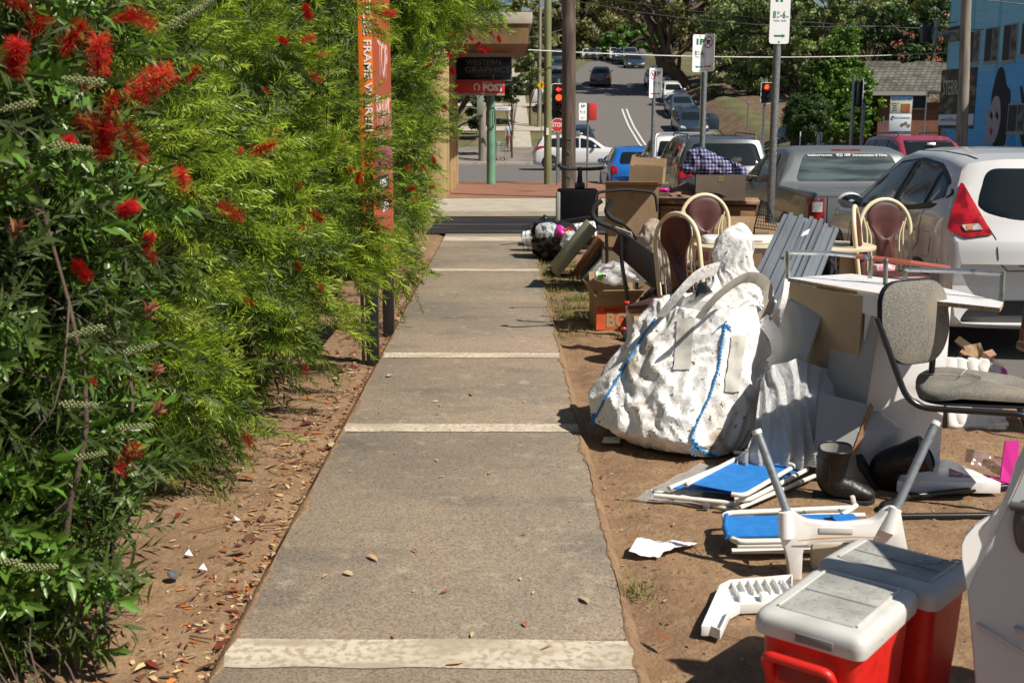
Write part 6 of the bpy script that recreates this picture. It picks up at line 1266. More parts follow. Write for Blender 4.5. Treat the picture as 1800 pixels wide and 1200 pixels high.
wb(MB().slab(fw([(1428, 955), (1556, 955), (1560, 1010), (1426, 1012)], 3.95), -.03), 'back_panel', mat('beige_plastic', (.50, .46, .38), .5, var=[(6, (.4, .36, .28), .5, .7)]), t, bevel=.006)
wb(MB().lathe([(.028, 0), (.030, .02), (.026, .045), (.004, .05)], Matrix.Translation(W(1440, 1010, 3.55)) @ Matrix.Rotation(R(90), 4, 'X'), 16), 'rubber_tip', mRubber, t, smooth=60)
# --- white ribbed armrest lying on the soil
t = item('ribbed_armrest', 'white ribbed plastic armrest lying on the soil left of the front cooler', 'plastic part', (.85, 3.6, 0)); z = .045
out = [G(x, y, z) for x, y in ((1234, 1100), (1266, 1028), (1284, 1019), (1392, 1010), (1392, 1058), (1300, 1062), (1282, 1072), (1266, 1106), (1250, 1100))]
b = MB(); k = len(out); wb(b.slab([p - Vector((0, 0, .033)) for p in out], .008), 'base_plate', mWhite, t, bevel=.003); b = MB()
for i in range(k): p, q = out[i], out[(i + 1) % k]; d = (q - p); b.box(((p.x + q.x) / 2, (p.y + q.y) / 2, z - .015), (d.length + .003, .0045, .034), rotm(0, 0, math.degrees(math.atan2(d.y, d.x))))
wb(b, 'rim_wall', mWhite, t, bevel=.0012)
for i in range(7): p0 = G(1292 + i * 15, 1018 - i * .8, z); p1 = G(1290 + i * 15, 1036 - i * .8, z); wb(MB().box((p0 + p1) / 2 - Vector((0, 0, .016)), (.004, (p1 - p0).length, .024)), 'rib', mWhite, t)
for i in range(2): p0 = G(1305 + i * 38, 1040, z); wb(MB().box(p0 - Vector((0, .01, .014)), (.03, .04, .026)), 'clip_block', mWhite, t, bevel=.003)

# --- blue folding chairs
mBlueF = mat('blue_canvas', (.008, .16, .50), .75, var=[(20, (.012, .19, .55), .45, .6)], bump=(300, .2, .002)); mWTube = mat('white_painted_tube', (.72, .70, .64), .35, var=[(14, (.35, .20, .10), .66, .78)])
t = item('folding_chair', 'folded blue canvas chair with white tubes lying in front of the bubble wrap', 'folding chair', (1.0, 4.9, 0), 'blue folding chairs')
wb(MB().slab([G(*p, .055) for p in ((1172, 858), (1296, 812), (1420, 822), (1306, 870))], .006), 'seat_cloth', mBlueF, t); wb(MB().slab([G(*p, .085) for p in ((1208, 850), (1300, 808), (1395, 820), (1303, 868))], .004), 'back_cloth', mBlueF, t)
for pts, zz in (([(1176, 858), (1296, 808), (1424, 822), (1312, 880)], .06), ([(1205, 852), (1300, 803), (1400, 817), (1306, 872)], .092)): wb(MB().tube(bendpath([G(*p, zz) for p in pts + pts[:2]], .05)[:-7], .0105, 10), 'frame', mWTube, t, smooth=60)
for a, b2, zz in (((1146, 863), (1300, 892), .022), ((1150, 870), (1298, 885), .035), ((1300, 892), (1432, 836), .035), ((1290, 795), (1428, 806), .05), ((1180, 868), (1284, 896), .012)): wb(MB().tube([G(*a, zz), G(*b2, zz)], .010, 10), 'leg', mWTube, t, smooth=60)
for p in ((1237, 888), (1280, 893), (1148, 864)): q = G(*p, .02); wb(MB().cyl(q, q + Vector((.02, -.01, 0)), .013, n=12), 'hinge', mSteel, t, smooth=60)
t = item('folding_chair', 'folded blue canvas chair with white tubes lying under the overturned stool', 'folding chair', (1.15, 4.15, 0), 'blue folding chairs')
wb(MB().slab([G(*p, .09) for p in ((1284, 945), (1276, 910), (1500, 905), (1530, 940))], .007), 'seat_cloth', mBlueF, t); wb(MB().tube([G(1280, 944, .088), G(1274, 925, .09), G(1276, 905, .094)], .013, 8, flat=.6), 'cloth_fold', mBlueF, t, smooth=60)
wb(MB().tube(bendpath([G(*p, .085) for p in ((1530, 948), (1288, 952), (1270, 902), (1500, 892))], .05), .0115, 10), 'frame', mWTube, t, smooth=60)
for a, b2, zz in (((1286, 968), (1560, 966), .03), ((1296, 958), (1560, 956), .05), ((1325, 907), (1520, 905), .06), ((1480, 905), (1505, 888), .09)): wb(MB().tube([G(*a, zz), G(*b2, zz)], .0105, 10), 'leg', mWTube, t, smooth=60)
q = G(1500, 885, .09); wb(MB().box(q + Vector((0, 0, .01)), (.018, .02, .05), rotm(0, -15, 0)), 'hinge', mWTube, t, bevel=.004)
for p in ((1413, 899), (1475, 896), (1461, 908)): q = G(*p, .1); wb(MB().cyl(q, q + Vector((0, -.012, 0)), .006, n=10), 'rivet', mSteel, t)
mClear = mat('clear_bubble_plastic', (.62, .62, .60), .18, coat=.4, alpha=.55, bump=[(130, 1, .01)])
o = cloth(G(1108, 878, .01), G(1260, 890, .01) - G(1108, 878, .01), G(1230, 815, .01) - G(1108, 878, .01), 30, 20, .012, 14, 2).build('bubble_wrap_sheet', mClear, smooth=80); tag(o, 'flat clear bubble wrap sheet under the folded chair by the bulk bag', 'bubble wrap')
# --- papers
pc = [G(*p, .012) for p in ((1105, 972), (1134, 944), (1232, 956), (1160, 980))]; P = []
for i in range(13):
    row = []
    for j in range(13):
        s, q = i / 12, j / 12; w = (pc[0] * (1 - s) * (1 - q) + pc[1] * (1 - s) * q + pc[3] * s * (1 - q) + pc[2] * s * q); w.z += .03 * math.sin(math.pi * q) * (1 - .4 * s) + crumple(w, .015, 14, 4); row.append(w)
    P.append(row)
tag(MB().grid(P).build('crumpled_paper', mPaper, smooth=30), 'crumpled white sheet of paper on the soil in front of the folding chairs', 'paper')
tag(cloth(G(1058, 778, .015), (.09, 0, 0), (.02, .12, .0), 8, 8, .006, 9, 1).build('paper_sheet', mPaper, smooth=40), 'small flat white paper at the left foot of the bulk bag', 'paper')
tag(cloth(G(1056, 665, .01), (.09, 0, 0), (.0, .1, .0), 6, 6, .004, 9, 1).build('paper_sheet', mPaper, smooth=40), 'small pale card on the soil left of the bulk bag', 'paper')

# --- bulk bag
mBag = mat('woven_white_bag', (.82, .81, .79), .6, var=[(3, (.55, .51, .44), .52, .70), (7, (.36, .26, .15), .62, .74), (34, (.07, .055, .04), .645, .70)], bump=[(500, .35, .002), (30, .6, .012), (90, .35, .004)]); mCord = mat('blue_cord', (.03, .22, .50), .8); mStrap = mat('grimy_webbing', (.46, .43, .37), .85, var=[(10, (.3, .27, .22), .5, .7)], bump=[(400, .6, .003)])
t = item('bulk_bag', 'large dirty white woven bulk bag with blue seams and loose lifting straps', 'bulk bag', (.95, 5.7, 0))
secs = [(.97, 5.62, .004, .22, .22), (.96, 5.62, .02, .34, .32), (.93, 5.68, .10, .47, .42), (.94, 5.74, .22, .49, .45), (1.0, 5.80, .38, .45, .43), (1.06, 5.84, .54, .39, .40), (1.10, 5.87, .66, .335, .37), (1.115, 5.88, .705, .32, .35), (1.115, 5.88, .70, .29, .32), (1.11, 5.88, .60, .25, .28), (1.11, 5.88, .56, .05, .05)]
bag = wrinkle(loft(secs, 192, 130, .022, 6.5, 1.45, 2, (1.2, 1.2, .6), floor=0), (130, 192), 1.075, 1.04, 110, .06, .035, 4, .55, floor=0, stiff=4); bv = BVHTree.FromPolygons([Vector(v) for v in bag.v], bag.f); wb(bag, 'sack', mBag, t, smooth=19)
def onbag(px, py, off=.004):
    d = ray(px, py).normalized(); h = bv.ray_cast(CO, d); return (h[0] + (h[1] if h[1].dot(d) < 0 else -h[1]) * off) if h[0] else W(px, py, 5.75)
def cordseam(pts, r=.006, side=.012):
    P = []; pts = [Vector((a, b_, 0)) for a, b_ in pts]
    for a, b_ in zip(pts, pts[1:]):
        q = max(2, int((b_ - a).length / 3))
        P += [onbag(*a.lerp(b_, i / q)[:2]) for i in range(q)]
    z_ = [p + Vector((side * (1 if i % 2 else -1) * .35, 0, side * .3 * (1 if i % 2 else -1))) for i, p in enumerate(P)]
    return MB().tube(z_, r, 5).tube(P, r * .7, 5)
wb(cordseam([(1274, 574), (1268, 610), (1262, 650), (1248, 695), (1228, 735), (1215, 768), (1230, 790), (1262, 803)]), 'seam_cord', mCord, t); wb(cordseam([(1152, 560), (1125, 600), (1092, 655), (1062, 705), (1047, 735)]), 'seam_cord', mCord, t)
for c_, k in ((onbag(1272, 572), 9), (onbag(1046, 732), 14), (onbag(1225, 785), 9)):
    b = MB()
    for i in range(k): a = rng.uniform(0, 6.28); d = Vector((math.cos(a), -.4, math.sin(a) - .3)) * rng.uniform(.015, .045); b.tube([c_, c_ + d * .5 + Vector((0, 0, .008)), c_ + d], .003, 4)
    wb(b, 'cord_tassel', mCord, t)
# top spout of cloth and straps
sp = wrinkle(loft([(1.13, 5.93, .58, .20, .2), (1.16, 5.92, .70, .19, .17), (1.21, 5.9, .80, .14, .11), (1.20, 5.9, .88, .10, .07), (1.19, 5.9, .96, .115, .06), (1.20, 5.9, 1.02, .09, .05), (1.22, 5.9, 1.08, .035, .025), (1.225, 5.9, 1.10, .01, .01)], 90, 80, .012, 8, 2, 9, (1, 1, .7)), (80, 90), 1.12, 1.07, 100, .05, .03, 7, .4, stiff=3); wb(sp, 'filling_spout', mBag, t, smooth=19)
def strap(pts, w_=.03, m_=mStrap):
    return wb(MB().tube(smoothpath(pts, 7), w_, 12, flat=.07), 'strap', m_, t, smooth=60)
strap([W(1162, 556, 5.62), W(1190, 520, 5.58), W(1225, 485, 5.62), W(1262, 472, 5.75)], .042, mBag); strap([W(1228, 560, 5.42), W(1262, 520, 5.40), W(1310, 488, 5.48), W(1345, 500, 5.6), W(1350, 545, 5.62), W(1318, 568, 5.6)], .032)
strap([W(1350, 575, 5.75), W(1372, 545, 5.72), W(1380, 520, 5.72), W(1384, 492, 5.75)], .028, mBag); strap([W(1340, 560, 5.6), W(1362, 590, 5.5), W(1368, 620, 5.45), W(1356, 636, 5.42)], .035, mBag)
for quad in (((1192, 560), (1222, 562), (1212, 662), (1184, 650)), ((1285, 590), (1310, 592), (1298, 690), (1272, 688))):
    q = [onbag(*p, .010) for p in quad]; P = [[onbag(quad[0][0] + (quad[1][0] - quad[0][0]) * j / 5 + (quad[3][0] - quad[0][0]) * i / 14, quad[0][1] + (quad[3][1] - quad[0][1]) * i / 14, .008) for j in range(6)] for i in range(15)]; wb(MB().grid(P), 'sewn_patch', mat('webbing_patch', (.56, .54, .49), .8, var=[(12, (.2, .17, .13), .6, .7)], bump=[(300, .8, .004)]), t, smooth=60)
wb(cloth(W(1222, 520, 5.75), (.22, .1, .02), (.03, .12, .04), 16, 12, .04, 9, 3), 'inner_black_bag', mat('black_bin_plastic', (.012, .012, .014), .25, coat=.3), t, smooth=40)
# --- bubble wrap bundle and thin panels leaning on the desk unit
mWrap = mat('bubble_wrap', (.74, .75, .75), .14, coat=.9, alpha=.88, translucent=.35, bump=[(160, .9, .006), (18, .6, .02)], spec=.6)
t = item('bubble_wrap_bundle', 'large bundle of crumpled grey bubble wrap between the bulk bag and the white desk unit', 'bubble wrap', (1.45, 5.3, 0)); P = []; m_, n_ = 60, 90
for i in range(m_):
    t_ = i / (m_ - 1); row = []
    for j in range(n_):
        s_ = j / (n_ - 1); bt = W(1286 + 222 * s_, 832 - 24 * s_, 4.98); bt.z = max(bt.z, .006); tp = W(float(np.interp(s_, [0, .15, .35, .6, .8, 1], [1338, 1358, 1400, 1455, 1500, 1532])), float(np.interp(s_, [0, .15, .35, .6, .8, 1], [668, 645, 633, 652, 678, 708])), 5.26)
        w = bt.lerp(tp, t_); ph = s_ * 9 + t_ * 2.2 + 1.6 * noise.noise(Vector((s_ * 2.5, t_ * 1.5, 3))); w.y -= .055 * (1 - abs((ph % 1) * 2 - 1)) ** 1.5 * (.35 + .65 * math.sin(math.pi * min(1, t_ + .25))) + .07 * math.sin(math.pi * t_) ; row.append(w)
    row.append(row[-1] + Vector((.01, .06, -.01))); P.append(row)
P.append([p + Vector((0, .12, -.03)) for p in P[-1]])
wb(wrinkle(MB().grid(P), (m_ + 1, n_ + 1), 1.07, 1.03, 50, .03, .02, 6, .4, floor=0, closed=False, stiff=3), 'wrap', mWrap, t, solid=.004, smooth=30)
wb(loft([(1.64, 5.0, .004, .14, .1), (1.67, 5.0, .1, .15, .1), (1.69, 5.0, .25, .13, .09), (1.69, 5.0, .32, .02, .02)], 60, 40, .03, 6, 2, 8, floor=0), 'wrap_roll_end', mWrap, t, smooth=70)
mGloss = mat('glossy_grey_panel', (.40, .39, .37), .22, coat=.3); mGrey = mat('grey_backing_board', (.34, .335, .33), .5)
t = item('cupboard_door', 'grey white glossy cupboard door leaning behind the bubble wrap', 'panel', W(1400, 640, 5.4)); t.location.z = 0; wb(MB().slab([W(1388, 528, 5.55), W(1450, 546, 5.35), W(1402, 690, 5.2), W(1345, 670, 5.38)], .016), 'panel', mGloss, t, bevel=.002); wb(MB().tube([W(1393, 545, 5.50), W(1405, 548, 5.46)], .004, 6), 'handle', mChrome, t)
t = item('backing_board', 'plain grey backing board leaning on the brown back of the desk unit', 'panel', W(1500, 700, 5.15)); t.location.z = 0; wb(MB().slab([W(1473, 540, 5.28), W(1548, 553, 5.03), W(1512, 790, 4.98), W(1440, 750, 5.22)], .005), 'panel', mGrey, t)
t = item('backing_board', 'grey sheet with a chipboard edge beside the boots', 'panel', W(1500, 780, 4.98)); t.location.z = 0; wb(MB().slab([W(1440, 690, 5.06), W(1530, 712, 4.97), W(1497, 800, 4.9), W(1430, 800, 4.95)], .008), 'panel', mGrey, t); wb(MB().slab([W(1530, 708, 4.965), W(1534, 716, 4.96), W(1500, 805, 4.89), W(1495, 800, 4.895)], .008), 'raw_edge', mWood, t)

# --- desk unit with metal gallery
mLam = mat('white_laminate', (.80, .80, .80), .28, var=[(8, (.6, .59, .57), .55, .75)]); mBackB = mat('brown_hardboard', (.40, .29, .17), .6, var=[(3, (.35, .25, .15), .45, .6)]); mChip = mat('chipboard_edge', (.42, .30, .16), .9, var=[(90, (.24, .16, .08), .45, .65)])
A_ = G(1385, 488, .86); B_ = Vector((1.63, 5.06, .86)); D1 = G(1496, 481, .86); D2 = G(1623, 497, .86); C1 = G(1764, 531, .86); C0 = G(1758, 541, .86); B2 = G(1600, 524, .86)
t = item('desk_unit', 'white corner desk unit with brown back and a bare metal gallery rail on top', 'desk', (1.8, 5.2, 0)); wb(MB().slab([A_, G(1500, 508, .86), B2, C0, C1, D2, D1], .002), 'top_surface', mLam, t)
wb(MB().slab([p - Vector((0, 0, .003)) for p in (A_, G(1500, 509, .86), B2, C0, C1, D2, D1)], .016), 'top_core', mChip, t)
F1 = Vector((1.64, 5.09, 0)); F2 = Vector((2.035, 5.12, 0)); up = Vector((0, 0, .838))
wb(MB().slab([F1, F2, F2 + up, F1 + up], -.016), 'front_panel', mLam, t, bevel=.001); L1 = A_ + Vector((.015, -.02, -.86)); wb(MB().slab([L1, F1 + Vector((-.006, 0, 0)), F1 + up + Vector((-.006, 0, 0)), L1 + up], -.012), 'back_panel', mBackB, t)
wb(MB().slab([F2 + Vector((.0, .03, 0)), D2 + Vector((-.04, -.06, -.86)), D2 + Vector((-.04, -.06, -.022)), F2 + Vector((.0, .03, .838))], .014), 'side_panel', mLam, t)
for p0, p1 in (((1436, 500), (1437, 560)),): wb(MB().tube([PL(*p0, L1, (F1 - L1).cross(Vector((0, 0, 1)))), PL(1437, 640, L1, (F1 - L1).cross(Vector((0, 0, 1))))], .0015, 4), 'board_joint', mWoodDk, t)
pn_ = (F1 - L1).cross(Vector((0, 0, 1))); q = [PL(x, y, L1 + Vector((-.008, -.006, 0)), pn_) for x, y in ((1468, 527), (1478, 527), (1477, 546), (1467, 546))]; wb(MB().slab(q, .002), 'white_clip', mPaper, t)
wb(MB().slab([PL(x, y, L1 + Vector((-.01, -.008, 0)), pn_) for x, y in ((1508, 512), (1556, 522), (1556, 560), (1508, 548))], .002), 'white_infill', mLam, t)
mGal = mat('scratched_bright_metal', (.62, .64, .64), .25, .85, var=[(18, (.30, .30, .28), .5, .66)]); mRedSt = mat('red_brown_plastic_strip', (.30, .07, .04), .5)
def sq(pts, r=.0115): return MB().tube(pts, r, 4)
wb(sq([W(1385, 488, A_.y + .0), W(1385, 441, A_.y)]), 'rail_post', mGal, t); wb(sq([W(1385, 443, A_.y), W(1460, 445, 5.52), W(1531, 452, 5.38)]), 'rail', mGal, t); wb(sq([W(1531, 450, 5.38), W(1529, 489, 5.38)]), 'rail_post', mGal, t)
wb(sq([W(1505, 450, 5.42), W(1560, 457, 5.36), W(1600, 462, 5.3), W(1670, 472, 5.25)], .013), 'red_strip', mRedSt, t); wb(sq([W(1557, 455, 5.34), W(1556, 503, 5.3)]), 'rail_post', mGal, t)
wb(sq([W(1591, 508, 5.14), W(1591, 472, 5.14)]), 'rail_post', mGal, t); wb(sq([W(1591, 474, 5.14), W(1680, 476, 5.0), W(1763, 481, 4.86)]), 'rail', mGal, t); wb(sq([W(1763, 478, 4.86), W(1760, 530, 4.84)]), 'rail_post', mGal, t)
# --- low white board, boots
t = item('low_board', 'flat white laminated board with scuffs lying in front of the desk unit', 'board', (1.9, 4.85, 0)); bd = [G(1577, 845, .055), G(1760, 848, .055), G(1672, 808, .055), G(1600, 806, .055)]; wb(MB().slab([bd[0], bd[1], bd[2], bd[3]], .05), 'board', mLam, t, bevel=.002)
wb(MB().slab([G(*p, .058) for p in ((1668, 822), (1708, 838), (1668, 836))], .001), 'pink_print', mat('faded_pink_print', (.50, .12, .18), .7, var=[(40, (.6, .5, .4), .45, .6)]), t)
mBoot = mat('black_leather', (.006, .006, .006), .45, var=[(7, (.03, .027, .026), .58, .75)], bump=[(9, .8, .02), (70, .3, .004)]); mLining = mat('grey_felt_lining', (.26, .25, .23), .95, bump=(150, .5, .004))
def boot(label, M):
    t = item('boot', label, 'boot', M.translation, 'black winter boots'); t.location = M.translation; L_ = Matrix.Translation(-M.translation) @ M; s = MB(); P = []
    def ring(c, a, b_, ax, n=30, wr=0):
        ax = Vector(ax).normalized(); u = Vector((0, 1, 0)); v = ax.cross(u); return [Vector(c) + v * a * math.cos(q) + u * b_ * math.sin(q) + ax * wr * math.sin(q * 3) for q in np.linspace(0, 6.283, n + 1)[:-1]]
    rings = [ring((.02, 0, .265), .078, .078, (0, -.25, 1), wr=.004), ring((.018, 0, .24), .078, .075, (0, -.1, 1)), ring((.012, 0, .19), .068, .061, (0, 0, 1)), ring((.008, 0, .15), .071, .062, (.05, 0, 1)), ring((.006, 0, .12), .066, .056, (-.1, 0, 1)), ring((.012, 0, .095), .070, .054, (-.35, 0, 1)), ring((.035, 0, .07), .072, .050, (-.7, 0, .9)), ring((.08, 0, .06), .058, .048, (-1, 0, .45)), ring((.13, 0, .05), .046, .050, (-1, 0, .2)), ring((.17, 0, .045), .036, .049, (-1, 0, .05)), ring((.20, 0, .04), .026, .040, (-1, 0, 0)), ring((.215, 0, .036), .008, .012, (-1, 0, 0))]
    s.grid([[L_ @ (p + Vector((crumple(p, .01, 9, 3), 0, 0))) for p in r_] for r_ in rings], cu=True); s.f.append(tuple(range(11 * 30, 12 * 30))); s.mi.append(0); up_ = s.build('upper', mBoot, t, smooth=70, sub=1)
    inr = [ring((.02, 0, .263), .074, .074, (0, -.25, 1)), ring((.018, 0, .2), .062, .053, (0, 0, 1)), ring((.01, 0, .14), .055, .045, (0, 0, 1)), ring((.01, 0, .10), .01, .01, (0, 0, 1))]; MB().grid([[L_ @ p for p in r_] for r_ in inr], cu=True).build('lining', mLining, t, smooth=60)
    MB().tube([L_ @ (p + Vector((0, 0, .001))) for p in ring((.02, 0, .264), .0765, .0765, (0, -.25, 1), wr=.004)], .005, 6, closed=True).build('cuff', mBlack, t, smooth=60)
    so_ = round_poly([(-.075, -.045), (.02, -.042), (.10, -.055), (.19, -.045), (.222, 0), (.19, .045), (.10, .055), (.02, .042), (-.075, .045)], .03, 4); MB().prism(so_, 0, .022, L_).build('sole', mRubber, t, bevel=.004)
    MB().tube([L_ @ Vector((-.005, -.0635, z_)) for z_ in (.10, .15, .2, .25)], .0022, 5).build('seam', mRubber, t, smooth=60); e = L_ @ Vector((-.03, -.058, .215))
    MB().tube([L_ @ Vector((-.028 + .012 * math.cos(a), -.0605 - .001, .215 + .014 * math.sin(a))) for a in np.linspace(0, 6.283, 7)[:-1]], .0018, 4, closed=True).tube([L_ @ Vector((-.034, -.063, .215)), L_ @ Vector((-.022, -.063, .215))], .0016, 4).build('emblem', mat('worn_grey_mark', (.10, .10, .10), .6), t)
    return t
g = G(1462, 885); boot('upright black leather boot with grey felt lining, left of the pair', Matrix.Translation((g.x, g.y + .06, 0)) @ Matrix.Rotation(R(-12), 4, 'Z') @ Matrix.Rotation(R(7), 4, 'X') @ Matrix.Scale(.92, 4))
g = G(1545, 870); boot('toppled black leather boot, its grey lined opening facing right', Matrix.Translation((g.x - .02, g.y + .10, .085)) @ Matrix.Rotation(R(-28), 4, 'Z') @ Matrix.Rotation(R(62), 4, 'Y') @ Matrix.Rotation(R(28), 4, 'Z') @ Matrix.Translation((0, 0, -.02)) @ Matrix.Scale(1.05, 4))

# --- office chair
mSpeck = mat('speckled_grey_fabric', (.20, .19, .165), .95, var=[(260, (.07, .068, .06), .5, .56), (340, (.42, .40, .34), .58, .64), (5, (.26, .22, .16), .5, .75)], bump=(500, .4, .002))
t = item('office_chair', 'grey speckled office chair with black tubular frame in front of the desk unit', 'office chair', (1.95, 4.6, 0)); bc = Vector((1.755, 4.78, .775)); u = Vector((.90, .44, 0)).normalized(); w3 = Vector((-.10, .05, 1)).normalized(); n3 = w3.cross(u).normalized(); n3 = n3 if n3.y < 0 else -n3
hw, hh = .198, .178; out = round_poly([(-hw * .92, hh), (hw * .88, hh), (hw, -hh * .3), (hw * .6, -hh), (-hw * .62, -hh), (-hw, -hh * .2)], [.11, .11, .14, .10, .10, .14], 8)
P = [[bc + u * x * s + w3 * z * s + n3 * (.022 * (1 - s ** 3) + .012 - .03 * (x / hw * s) ** 2 * 0) for x, z in out] for s in (1.0, .985, .95, .85, .6, .3, .01)]; wb(MB().grid(P, cu=True), 'backrest', mSpeck, t, smooth=60)
sh = MB().grid([[bc + u * x * s + w3 * z * s + n3 * d for x, z in out] for s, d in ((1.0, .013), (1.025, .006), (1.02, -.012), (.9, -.02), (.01, -.022))], cu=True); wb(sh, 'backrest_shell', mBlack, t, smooth=60)
sp_ = round_poly([(1.74, 4.60), (2.34, 4.50), (2.40, 4.98), (1.86, 5.04)], [.16, .1, .1, .16], 8); cxs = Vector((2.06, 4.78, 0))
def seatz(x, y): return .475 + .03 * sstep(1.74, 1.95, x) - .05 * sstep(2.15, 2.4, x)
wb(MB().grid([[Vector((cxs.x + (x - cxs.x) * s, cxs.y + (y - cxs.y) * s, seatz(x, y) + d)) for x, y in sp_] for s, d in ((1, -.014), (1.0, 0), (.985, .014), (.93, .024), (.7, .03), (.35, .03), (.01, .03))], cu=True), 'seat', mSpeck, t, smooth=60)
wb(MB().prism(sp_, .452, .463), 'seat_shell', mBlack, t, bevel=.004); wb(MB().tube([(1.83, 4.86, .531), (1.98, 4.80, .5365), (2.05, 4.92, .5365)], .0022, 5), 'seat_crease', mat('pale_thread', (.45, .43, .38), .8), t)
tb = lambda pts, r=.013: wb(MB().tube(bendpath(pts, .09, 7), r, 12), 'tube_frame', mBlackTube, t, smooth=60)
tb([bc - u * .2 + w3 * .03 + n3 * -.01, Vector((1.70, 4.62, .44)), Vector((2.18, 4.50, .435)), Vector((2.36, 4.47, .02)), Vector((1.63, 4.47, .014))], .0135)
tb([bc + u * .13 - w3 * .10 - n3 * .02, Vector((1.90, 4.93, .44)), Vector((2.3, 5.0, .435)), Vector((2.44, 4.9, .02)), Vector((1.74, 4.72, .014))], .0135); tb([Vector((1.64, 4.47, .014)), Vector((1.58, 4.60, .014)), Vector((1.75, 4.72, .014))], .0135)
# --- edge of a second dark chair back at the picture edge
t = item('brown_chair', 'dark brown chair back just showing at the right edge before the hatchback bumper', 'chair', (2.86, 6.0, 0)); c_ = W(1812, 545, 6.0); wb(MB().prism(round_poly([(-.05, -.22), (.3, -.22), (.33, .18), (-.02, .2)], .06, 5), -.02, .02, Matrix.Translation(c_) @ Matrix.Rotation(R(90), 4, 'X')), 'backrest', mat('brown_vinyl', (.10, .035, .03), .35, var=[(8, (.07, .025, .02), .4, .6)]), t, bevel=.008)
for x in (.02, .26): wb(MB().tube([c_ + Vector((x, .03, -.2)), Vector((c_.x + x, 6.03, 0))], .012, 8), 'leg', mCream, t)
wb(MB().box((c_.x + .13, 5.80, .44), (.4, .4, .05)), 'seat', mat('brown_vinyl', (.1, .035, .03)), t, bevel=.015)
for x in (-.04, .3): wb(MB().tube([(c_.x + x, 5.63, .42), (c_.x + x, 5.62, 0)], .012, 8), 'leg', mCream, t)
# --- dining chairs, table
mVinyl = mat('brown_vinyl', (.10, .035, .03), .35)
def dining(name, label, loc, rz, tilt=(0, 0)):
    t = thing(name, label, 'dining chair', loc, rz, 'cream tubular dining chairs'); t.rotation_euler = (R(tilt[0]), R(tilt[1]), R(rz)); yb = lambda z: .05 + (.09 * max(0, z - .42) / .6)
    zs = list(np.linspace(.0, .80, 9)); W2 = .205
    P = [(-W2, yb(z) + (.04 if z < .1 else 0), z) for z in zs] + [(-W2 * math.cos(a), yb(.8 + .215 * math.sin(a)), .80 + .215 * math.sin(a)) for a in np.linspace(.12, math.pi - .12, 16)] + [(W2, yb(z), z) for z in reversed(zs)]
    MB().tube(P, .0165, 12).build('back_frame', mCream, t, smooth=60)
    o_ = round_poly([(-.085, .44), (-.068, .60), (-.072, .74), (-.150, .86), (-.12, .95), (-.05, .99), (.05, .99), (.12, .95), (.150, .86), (.072, .74), (.068, .60), (.085, .44)], .05, 4)
    b = MB()
    rows = [[(x * s, yb(z) + d, .72 + (z - .72) * s) for x, z in o_] for s, d in ((.02, -.026), (.6, -.026), (.9, -.022), (1, -.010), (1, .012), (.9, .02), (.02, .022))]; b.grid(rows, cu=True).build('backrest', mVinyl, t, smooth=50)
    for sg in (-1, 1):
        for dx, zt in ((.0, .80), (.032, .84)):
            MB().tube(bendpath([(sg * (.112 + dx), yb(.45), .45), (sg * (.112 + dx), yb(zt - .06), zt - .06), (sg * (.15 + dx * .8), yb(zt + .04), zt + .05)], .04), .0065, 8).build('back_rod', mCream, t, smooth=60)
    st = MB(); so_ = round_poly([(-.20, .06), (.20, .06), (.22, -.34), (-.22, -.34)], [.05, .05, .16, .16], 6); st.grid([[(x * s, -.14 + (y + .14) * s, z) for x, y in so_] for s, z in ((.02, .43), (.96, .43), (1, .445), (1, .465), (.95, .482), (.6, .49), (.02, .49))], cu=True).build('seat', mVinyl, t, smooth=50)
    MB().tube(bendpath([(-.2, .05, .42), (-.2, -.32, .42), (.2, -.32, .42), (.2, .05, .42)], .12), .011, 8).build('seat_frame', mCream, t, smooth=60)
    for sg in (-1, 1): MB().tube([(sg * .17, -.28, .43), (sg * .19, -.33, 0)], .0125, 10).build('leg', mCream, t, smooth=60)
    MB().tube([(-.2, yb(.45), .445), (.2, yb(.45), .445)], .0085, 8).build('stretcher', mCream, t, smooth=60); return t
dining('dining_chair', 'cream tubular chair with a brown back pad directly behind the table', (1.68, 9.32, .02), 8)
dining('dining_chair', 'cream tubular chair tilted left beside the bulk bag, closest to the footpath', (1.27, 7.62, .0), -52, (7, -11))
dining('dining_chair', 'cream tubular chair facing forward between the table and the white hatchback', (2.92, 8.55, .03), 8); dining('dining_chair', 'cream tubular chair turned edge on, nested in the one by the hatchback', (2.70, 8.30, .0), 68)
mTable = mat('cream_table', (.62, .53, .38), .45, var=[(4, (.54, .45, .31), .4, .7)])
t = thing('dining_table', 'cream oval dining table behind the bulk bag', 'table', (2.08, 8.42, 0)); el = [(.67 * math.copysign(abs(math.cos(a)) ** .8, math.cos(a)), .36 * math.copysign(abs(math.sin(a)) ** .8, math.sin(a))) for a in np.linspace(0, 6.283, 57)[:-1]]
MB().prism(el, .70, .73).build('tabletop', mTable, t, bevel=.006)
for x in (-.48, .5): MB().box((x, 0, .35), (.13, .10, .69)).build('leg', mTable, t, bevel=.008); MB().box((x, 0, .02), (.16, .5, .04)).build('foot_bar', mTable, t, bevel=.008)
MB().box((0, 0, .3), (.9, .025, .14)).build('stretcher', mTable, t, bevel=.004)
c_ = G(1310, 424, .75); t = thing('serving_tray', 'white plastic tray lying upside down on the cream table', 'tray', (c_.x, c_.y + .1, .731), -4); lp = round_poly([(-.30, -.14), (.30, -.14), (.30, .14), (-.30, .14)], .05, 5)
